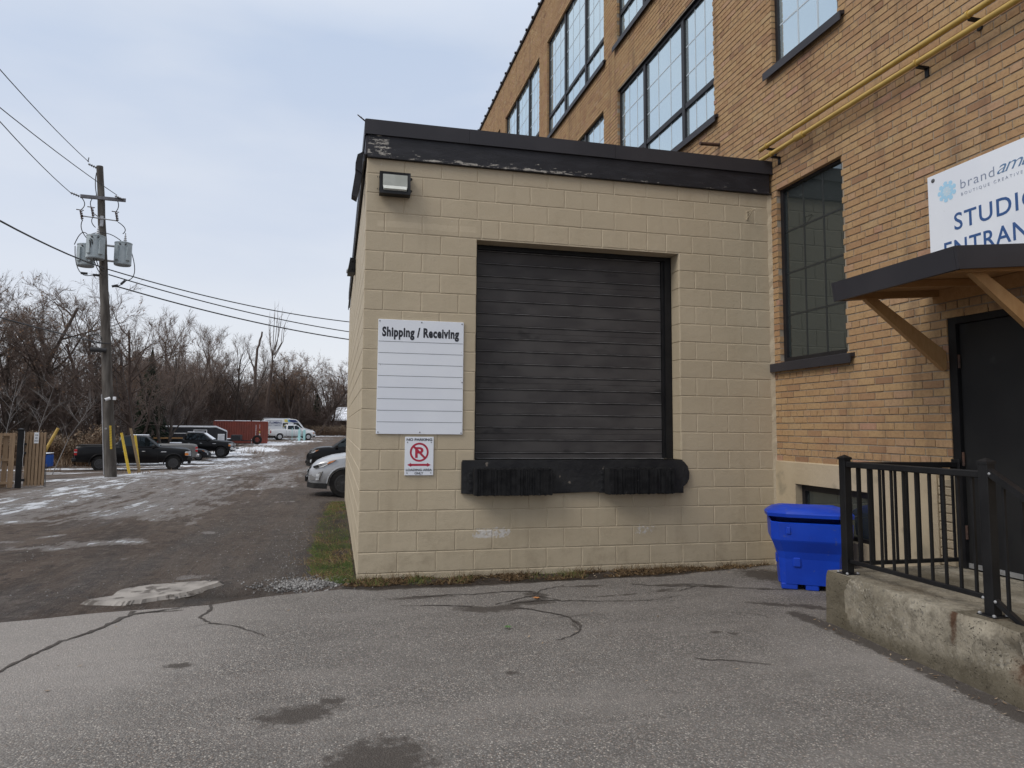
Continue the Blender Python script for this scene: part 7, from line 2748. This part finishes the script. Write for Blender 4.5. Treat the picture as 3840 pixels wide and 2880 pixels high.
# the wood behind, one mass
def woodland():
    rng = random.Random(17)
    parts = {'T': [], 'C': [], 'L': []}
    spots = []
    edge = [(-34, 36), (-26, 44), (-21, 49), (-17.5, 52), (-17.5, 60), (-19, 74), (-17, 86), (-12.5, 94), (-9, 103), (-4, 112), (3, 118), (14, 124)]
    for k in range(74):
        i = rng.randrange(len(edge) - 1)
        f = rng.random()
        x = edge[i][0] + (edge[i + 1][0] - edge[i][0]) * f
        y = edge[i][1] + (edge[i + 1][1] - edge[i][1]) * f
        out = Vector((x - EYE.x, y - EYE.y, 0)).normalized()
        d = rng.uniform(3, 24)
        x, y = x + out.x * d, y + out.y * d
        dist = math.hypot(x - EYE.x, y - EYE.y)
        left = np.interp(math.degrees(math.atan2(x - EYE.x, y - EYE.y)), [-30, -24, -17, -12, -8, -2, 4, 12], [.215, .19, .155, .125, .122, .105, .085, .08])
        spots.append((x, y, dist * left * rng.uniform(.66, .93)))
    for x, y, h in spots:
        kind = rng.choice(['bushy', 'bushy2', 'upright', 'upright2', 'leafy', 'upright'])
        d = PROTO[kind]
        s = h / d['top']
        a = rng.uniform(0, 6.283)
        ca, sa = math.cos(a) * s, math.sin(a) * s
        for key in 'TCL':
            if d[key] is None: continue
            v, f, t = d[key]
            w = np.stack([v[:, 0] * ca - v[:, 1] * sa + x, v[:, 0] * sa + v[:, 1] * ca + y, v[:, 2] * s + gz(x, y)], -1)
            parts[key].append((w, f, t))
    wood = thing('woodland', 'mass of bare winter woods behind the yard', 'woods', (-18, 60, -1.2), kind='stuff')
    for key, nm, mt in (('T', 'trunks', 'bark'), ('C', 'twigs', 'twig'), ('L', 'dead_leaves', 'dead_leaf')):
        n = 0
        vs, fs, ts = [], [], []
        for w, f, t in parts[key]:
            vs.append(w - np.array([-18, 60, -1.2], dtype=np.float32))
            fs.append(f + n)
            ts.append(t)
            n += len(w)
        o = bpy.data.objects.new(nm, tone_mesh(nm, np.concatenate(vs), np.concatenate(fs), np.concatenate(ts), M[mt]))
        o['kind'] = 'stuff'
        link(o, wood)


woodland()


def stuff(name, S, mt, label, cat, origin):
    v, f, t = S.arrays()
    o = bpy.data.objects.new(name, tone_mesh(name, v - np.array(origin, dtype=np.float32), f, t, M[mt]))
    o.location = origin
    col.objects.link(o)
    tag(o, label, cat, kind='stuff')


def undergrowth():
    rng = random.Random(23)
    S = Sticks()
    edge = [(-36, 32), (-26, 40), (-20.5, 43.5), (-17.0, 47), (-16.6, 56), (-17.5, 66), (-17, 80), (-11, 87.5), (-9.5, 96), (-4, 107), (3, 114), (15, 118)]
    cum = [0]
    for a, b in zip(edge[:-1], edge[1:]):
        cum.append(cum[-1] + math.hypot(b[0] - a[0], b[1] - a[1]))

    def spot(u, d):
        i = max(0, min(len(edge) - 2, int(np.searchsorted(cum, u)) - 1))
        f = (u - cum[i]) / (cum[i + 1] - cum[i])
        x = edge[i][0] + (edge[i + 1][0] - edge[i][0]) * f
        y = edge[i][1] + (edge[i + 1][1] - edge[i][1]) * f
        o = Vector((x - EYE.x, y - EYE.y, 0)).normalized()
        return x + o.x * d, y + o.y * d
    for k in range(13500):
        u = rng.uniform(0, cum[-1])
        d = rng.random() ** 1.6 * 17
        x, y = spot(u, d)
        x += rng.gauss(0, .5)
        p = Vector((x, y, gz(x, y) - .1))
        dist = math.hypot(x - EYE.x, y - EYE.y)
        hmax = np.interp(math.degrees(math.atan2(x - EYE.x, y - EYE.y)), [-30, -20, -12, -6, 0, 6], [.115, .105, .07, .05, .04, .03]) * dist
        h = (1.2 + (hmax - 1.2) * min(1, d / 7)) * rng.uniform(.5, 1.1)
        tone = min(1, max(0, rng.gauss(.42, .2)))
        if -9 > math.degrees(math.atan2(x - EYE.x, y - EYE.y)) > -17 and rng.random() < .22: tone = rng.uniform(.85, 1)
        a = rng.uniform(0, 6.283)
        ln = Vector((math.cos(a), math.sin(a), 0)) * h * rng.uniform(.05, .45)
        q1 = p + Vector((0, 0, h * .5)) + ln * .3
        q2 = p + Vector((0, 0, h * rng.uniform(.85, 1))) + ln
        r = .0145 * dist / 60 * rng.uniform(.8, 1.5)
        S.limb([p, q1, q2], [r, r * .7, r * .2], 3, tone)
        for _ in range(7):
            f = rng.uniform(.2, 1)
            g = p.lerp(q1, f * 2) if f < .5 else q1.lerp(q2, f * 2 - 1)
            e = Vector((rng.gauss(0, 1), rng.gauss(0, 1), rng.uniform(-.1, 1.4))).normalized()
            L = h * rng.uniform(.12, .32)
            S.spike(g, g + e * L, r * .6, tone)
            if rng.random() < .6:
                S.spike(g + e * L * .5, g + e * L * .5 + Vector((rng.gauss(0, 1), rng.gauss(0, 1), rng.uniform(0, 1))).normalized() * L * .6, r * .45, tone)
    # the deep, dark interior of the wood
    for k in range(4200):
        u = rng.uniform(0, cum[-1])
        x, y = spot(u, rng.uniform(14, 46))
        dist = math.hypot(x - EYE.x, y - EYE.y)
        az = math.degrees(math.atan2(x - EYE.x, y - EYE.y))
        h = np.interp(az, [-30, -20, -12, -6, 0, 6], [.135, .125, .085, .062, .05, .04]) * dist * rng.uniform(.5, 1.05)
        p = Vector((x, y, gz(x, y) - .1))
        tone = min(1, max(0, rng.gauss(.3, .15)))
        q = p + Vector((rng.gauss(0, h * .12), rng.gauss(0, h * .12), h))
        r = .03 * dist / 70 * rng.uniform(.7, 1.6)
        S.limb([p, p.lerp(q, .5) + Vector((rng.gauss(0, .15), 0, 0)), q], [r, r * .6, r * .15], 3, tone)
        for _ in range(8):
            g = p.lerp(q, rng.uniform(.15, 1))
            e = Vector((rng.gauss(0, 1), rng.gauss(0, 1), rng.uniform(.2, 1.4))).normalized()
            S.spike(g, g + e * h * rng.uniform(.1, .26), r * .5, tone)
    # mat of fallen leaves and litter on the wood's floor
    for k in range(9000):
        u = rng.uniform(0, cum[-1])
        x, y = spot(u, rng.random() * 16)
        S.leaf(Vector((x + rng.gauss(0, .6), y, gz(x, y) + rng.random() ** 2 * .5)), rng.uniform(.08, .25), rng, rng.uniform(.1, .75))
    stuff('undergrowth', S, 'brush', 'tangled leafless brush filling the edge of the woods', 'brush', (-18, 60, -1.2))

    S = Sticks()
    for k in range(4200):
        if rng.random() < .74:
            x, y = rng.uniform(-27, -14.6), rng.uniform(41.2, 47)
            y += (x + 18) * -.25
            h = (1.15 + .9 * noise.noise(Vector((x * .45, y * .5, 3)))) * rng.uniform(.75, 1.3) + .45
        else:
            x, y = rng.uniform(-5, 12), rng.uniform(103, 110)
            h = rng.uniform(.8, 1.7)
        p = Vector((x, y, gz(x, y) - .05))
        q = p + Vector((rng.gauss(0, .12), rng.gauss(0, .12), h))
        S.spike(p, q, .02, rng.uniform(0, .45))
        for _ in range(3):
            f = rng.uniform(.3, .9)
            S.leaf(p.lerp(q, f), rng.uniform(.05, .10), rng, rng.uniform(0, .5))
        for _ in range(6):
            S.leaf(q + Vector((rng.gauss(0, .11), rng.gauss(0, .11), rng.gauss(-.05, .10))), rng.uniform(.03, .075), rng, rng.uniform(.45, 1))
    for cx, cy_, n, hh in ((-7.9, 60.5, 60, .9), (-15.6, 33.4, 40, .40), (-9.1, 27.8, 20, .25), (-16.8, 40, 60, .7)):
        for _ in range(n):
            x, y = rng.gauss(cx, .5), rng.gauss(cy_, .4)
            p = Vector((x, y, gz(x, y)))
            S.spike(p, p + Vector((rng.gauss(0, .3), rng.gauss(0, .2), 1)) * hh * rng.uniform(.4, 1.2), .016, rng.uniform(.2, .95))
    stuff('dry_weeds', S, 'weed', 'tall dry brown weeds with pale fluffy heads at the edge of the yard', 'weeds', (-18, 45, -1.15))


undergrowth()

# three pale saplings behind the gate
for i, (x, y, h, lx, lab) in enumerate(((-14.1, 28.6, 4.4, .9, 'pale forked sapling right above the sign on the wooden gate'), (-15.4, 28.9, 4.6, .5, 'thin pale sapling rising just right of the black gate post'), (-13.4, 29.4, 3.6, 1.7, 'pale sapling leaning far right above the end of the gate'))):
    rng = random.Random(60 + i)
    z = gz(x, y)
    T, C = Sticks(), Sticks()
    p = Vector((0, 0, -.1))
    e = Vector((lx, .1, h))
    mid = p.lerp(e, .5) + Vector((-lx * .12, 0, 0))
    T.limb([p, p.lerp(mid, .5), mid, mid.lerp(e, .5), e], [.021, .018, .015, .011, .005], 5)
    for k in range(9):
        g = mid.lerp(e, rng.uniform(-.2, .9))
        d = Vector((rng.choice((-1, 1)) * rng.uniform(.2, .9), rng.gauss(0, .3), rng.uniform(.5, 1.1)))
        C.limb([g, g + d * .5, g + d * rng.uniform(.8, 1.3)], [.009, .006, .003], 3)
        for _ in range(3):
            C.spike(g + d * rng.uniform(.3, .9), g + d + Vector((rng.gauss(0, .4), rng.gauss(0, .3), rng.uniform(.1, .5))), .006)
    t = thing('pale_sapling', lab, 'sapling', (x, y, z), 'pale saplings behind the gate')
    link(bpy.data.objects.new('trunk', tone_mesh('trunk', *T.arrays(), M['grey_bark'])), t)
    link(bpy.data.objects.new('crown', tone_mesh('crown', *C.arrays(), M['grey_bark'])), t)


# far houses with snow on their roofs
def house(x, y, z, w, d, h, rise, ang, label):
    t = thing('house', label, 'house', (x, y, z), 'distant houses in the woods')
    m = MB()
    m.box(-w / 2, w / 2, -d / 2, d / 2, 0, h)
    m.prism([(-w / 2, -d / 2, h), (-w / 2, d / 2, h), (-w / 2, 0, h + rise)], (w, 0, 0))
    m.v = [(a + x, b + y, c + z) for a, b, c in m.v]
    m.build('wall', M['house_wall'], t)
    m = MB()
    for s in (-1, 1):
        m.prism([(-w / 2 - .3, s * (d / 2 + .4), h - .2), (w / 2 + .3, s * (d / 2 + .4), h - .2), (w / 2 + .3, 0, h + rise + .05), (-w / 2 - .3, 0, h + rise + .05)], (0, 0, .22))
    m.v = [(a + x, b + y, c + z) for a, b, c in m.v]
    m.build('roof', M['snow'], t)
    for dx in (-w * .28, w * .22):
        m = MB().box(x + dx - .6, x + dx + .6, y - d / 2 - .04, y - d / 2 + .05, z + h * .3, z + h * .8)
        m.build('window', M['car_glass'], t)
    t.rotation_euler = (0, 0, ang)


house(5.7, 119, .05, 12, 7, 2.7, 2.0, R(-10), 'brown house with a snowy roof glimpsed beside the dock wall')
house(-24.0, 130, .2, 9, 7, 3.4, 2.0, R(6), 'snowy roofed house glimpsed through the brush above the container')


# ---------------------------------------------------------------- grass, gravel, litter
def ground_cover():
    rng = random.Random(31)
    S = Sticks()
    for k in range(5600):
        x = rng.uniform(-.12, 4.75)
        wdt = np.interp(x, [0, 1, 3.5, 4.8], [.36, .40, .32, .10])
        y = -.015 - rng.random() ** 1.5 * wdt * (.8 + .55 * noise.noise(Vector((x * 3.1, 2, 1))))
        if noise.noise(Vector((x * 2.6, y * 4, 5))) < -.08 + rng.gauss(0, .1): continue
        p = Vector((x, y, -.062))
        flat = rng.random() < .72
        L = rng.uniform(.04, .13)
        e = Vector((rng.gauss(0, 1), rng.gauss(0, .7), abs(rng.gauss(0, .22 if flat else 1.1)))).normalized()
        S.spike(p, p + e * L, .0032, min(1, abs(rng.gauss(.30, .27))))
        if rng.random() < .22:
            S.leaf(p + Vector((0, 0, .012)), rng.uniform(.012, .03), rng, rng.uniform(0, .6))
    for k in range(1700):
        x, y = rng.gauss(-.28, .16), rng.uniform(.05, 8.6)
        p = Vector((x, y, gz(x, y)))
        e = Vector((rng.gauss(0, 1), rng.gauss(0, 1), abs(rng.gauss(0, .4)))).normalized()
        S.spike(p, p + e * rng.uniform(.04, .12), .0035, rng.uniform(.3, 1))
    stuff('dead_grass', S, 'dead_grass', 'strip of brown dead grass along the foot of the dock wall', 'grass', (2.3, -.15, -.06))
    S = Sticks()
    for k in range(15000):
        y = rng.uniform(-.12, 8.8)
        lim = .50 * np.interp(y, [-.15, .5, 2, 5, 8.8], [.35, 1.0, 1.0, .95, .55]) + noise.noise(Vector((1, y * 2.3, 2))) * .10
        x = -.02 - rng.random() * lim
        c = noise.noise(Vector((x * 3.4, y * 2.2, 8)))
        if c < -.30 + rng.gauss(0, .12): continue
        p = Vector((x, y, gz(x, y) - .005))
        e = Vector((rng.gauss(0, .6), rng.gauss(0, .6), rng.uniform(.25, 1.1))).normalized()
        tone = min(1, max(0, .40 - c * .75 + rng.gauss(0, .17)))
        S.spike(p, p + e * rng.uniform(.025, .075), .0030, tone)
    for k in range(380):
        x = rng.choice((.62, .66, 1.05, 1.9, 2.3, .15, .12, 2.2)) + rng.gauss(0, .09)
        p = Vector((x, -rng.uniform(.03, .30), -.06))
        S.spike(p, p + Vector((rng.gauss(0, .6), rng.gauss(0, .5), 1)).normalized() * rng.uniform(.03, .09), .003, rng.uniform(.1, .7))
    stuff('grass', S, 'grass', 'patchy green and russet grass along the dock side wall', 'grass', (-.25, 3, -.1))
    # crushed stone
    S = Sticks()

    def stone(p, r):
        b = len(S.v)
        tone = rng.random()
        pts = []
        for d in ((1, 0, 0), (-1, 0, 0), (0, 1, 0), (0, -1, 0), (0, 0, .75), (0, 0, -.6)):
            pts.append(Vector(d) * r * rng.uniform(.6, 1.2) + Vector((rng.gauss(0, r * .2), rng.gauss(0, r * .2), 0)))
        S.v.extend(tuple(p + q) for q in pts)
        for a, c in ((0, 2), (2, 1), (1, 3), (3, 0)):
            S.f.append((b + a, b + c, b + 4))
            S.f.append((b + c, b + a, b + 5))
            S.t.extend((tone, tone))
    for k in range(2600):
        q = rng.random()
        if q < .42:
            x, y = rng.gauss(-.52, .19), rng.gauss(-.06, .15)
        elif q < .62:
            y = rng.uniform(0, 9)
            x = -.55 - abs(rng.gauss(0, .22)) - .12 * math.sin(y)
        else:
            x, y = -.6 - rng.random() ** 2 * 3.5, rng.uniform(-.4, 6)
        if y < np.interp(x, [a[0] for a in AE], [a[1] for a in AE]) + .03: continue
        stone(Vector((x, y, gz(x, y) + .003)), rng.uniform(.007, .018) * (1.0 if q < .42 else .62))
    stuff('gravel', S, 'stone', 'loose pale crushed stone spilled at the dock corner and yard edge', 'gravel', (-.5, 0, -.06))
    # crumbs of broken asphalt and pale litter
    S = Sticks()
    for k in range(260):
        q = rng.random()
        if q < .55:
            x, y = rng.uniform(1.2, 4.7), -rng.uniform(.08, .45)
        elif q < .85:
            y = rng.uniform(-4.6, -2.2)
            x = 3.715 + (y + 2.29) * .083 - rng.uniform(.02, .18)
        else:
            x, y = rng.uniform(-2, 3.4), rng.uniform(-4.4, -.8)
        p = Vector((x, y, -.037))
        e = Vector((rng.gauss(0, 1), rng.gauss(0, 1), .1)).normalized()
        L = rng.uniform(.006, .022)
        g = e.cross(Vector((0, 0, 1))) * L * rng.uniform(.2, .5)
        b = len(S.v)
        S.v += [tuple(p - e * L), tuple(p + g), tuple(p + e * L + Vector((0, 0, .004))), tuple(p - g)]
        S.f += [(b, b + 1, b + 2), (b, b + 2, b + 3)]
        tn = rng.uniform(.75, 1) if rng.random() < .6 else rng.uniform(0, .6)
        S.t += [tn, tn]
    stuff('litter', S, 'weed', 'small pale scraps and twigs scattered along the walls', 'litter', (2.5, -1, -.04))


ground_cover()

# one orange leaf on the asphalt, a green weed sprig in the crack
m = MB()
c = Vector((1.58, -1.13, -.036))
pts = [(0, -.035), (.012, -.018), (.034, -.020), (.022, 0), (.036, .018), (.013, .016), (0, .038), (-.013, .016), (-.034, .02), (-.020, 0), (-.034, -.018), (-.010, -.018)]
m.add([c + Vector((x, y, .004 + .012 * abs(x) * 20 * .05)) for x, y in pts] + [c], [(i, (i + 1) % 12, 12) for i in range(12)])
solo('fallen_leaf', m, mat('orange_leaf', (.42, .17, .05), .7), c, 'single orange fallen leaf on the cracked asphalt before the dock', 'leaf')
m = MB()
c = Vector((1.10, -1.98, -.04))
for k in range(9):
    a = k * .7
    m.add([c, c + Vector((math.cos(a) * .02 - math.sin(a) * .006, math.sin(a) * .02 + math.cos(a) * .006, .012)), c + Vector((math.cos(a) * .038, math.sin(a) * .038, .008)), c + Vector((math.cos(a) * .02 + math.sin(a) * .006, math.sin(a) * .02 - math.cos(a) * .006, .012))], [(0, 1, 2, 3)])
solo('weed_sprig', m, mat('green_sprig', (.05, .13, .025), .7), c, 'tiny green weed sprig on the asphalt below the dark stain', 'weed')
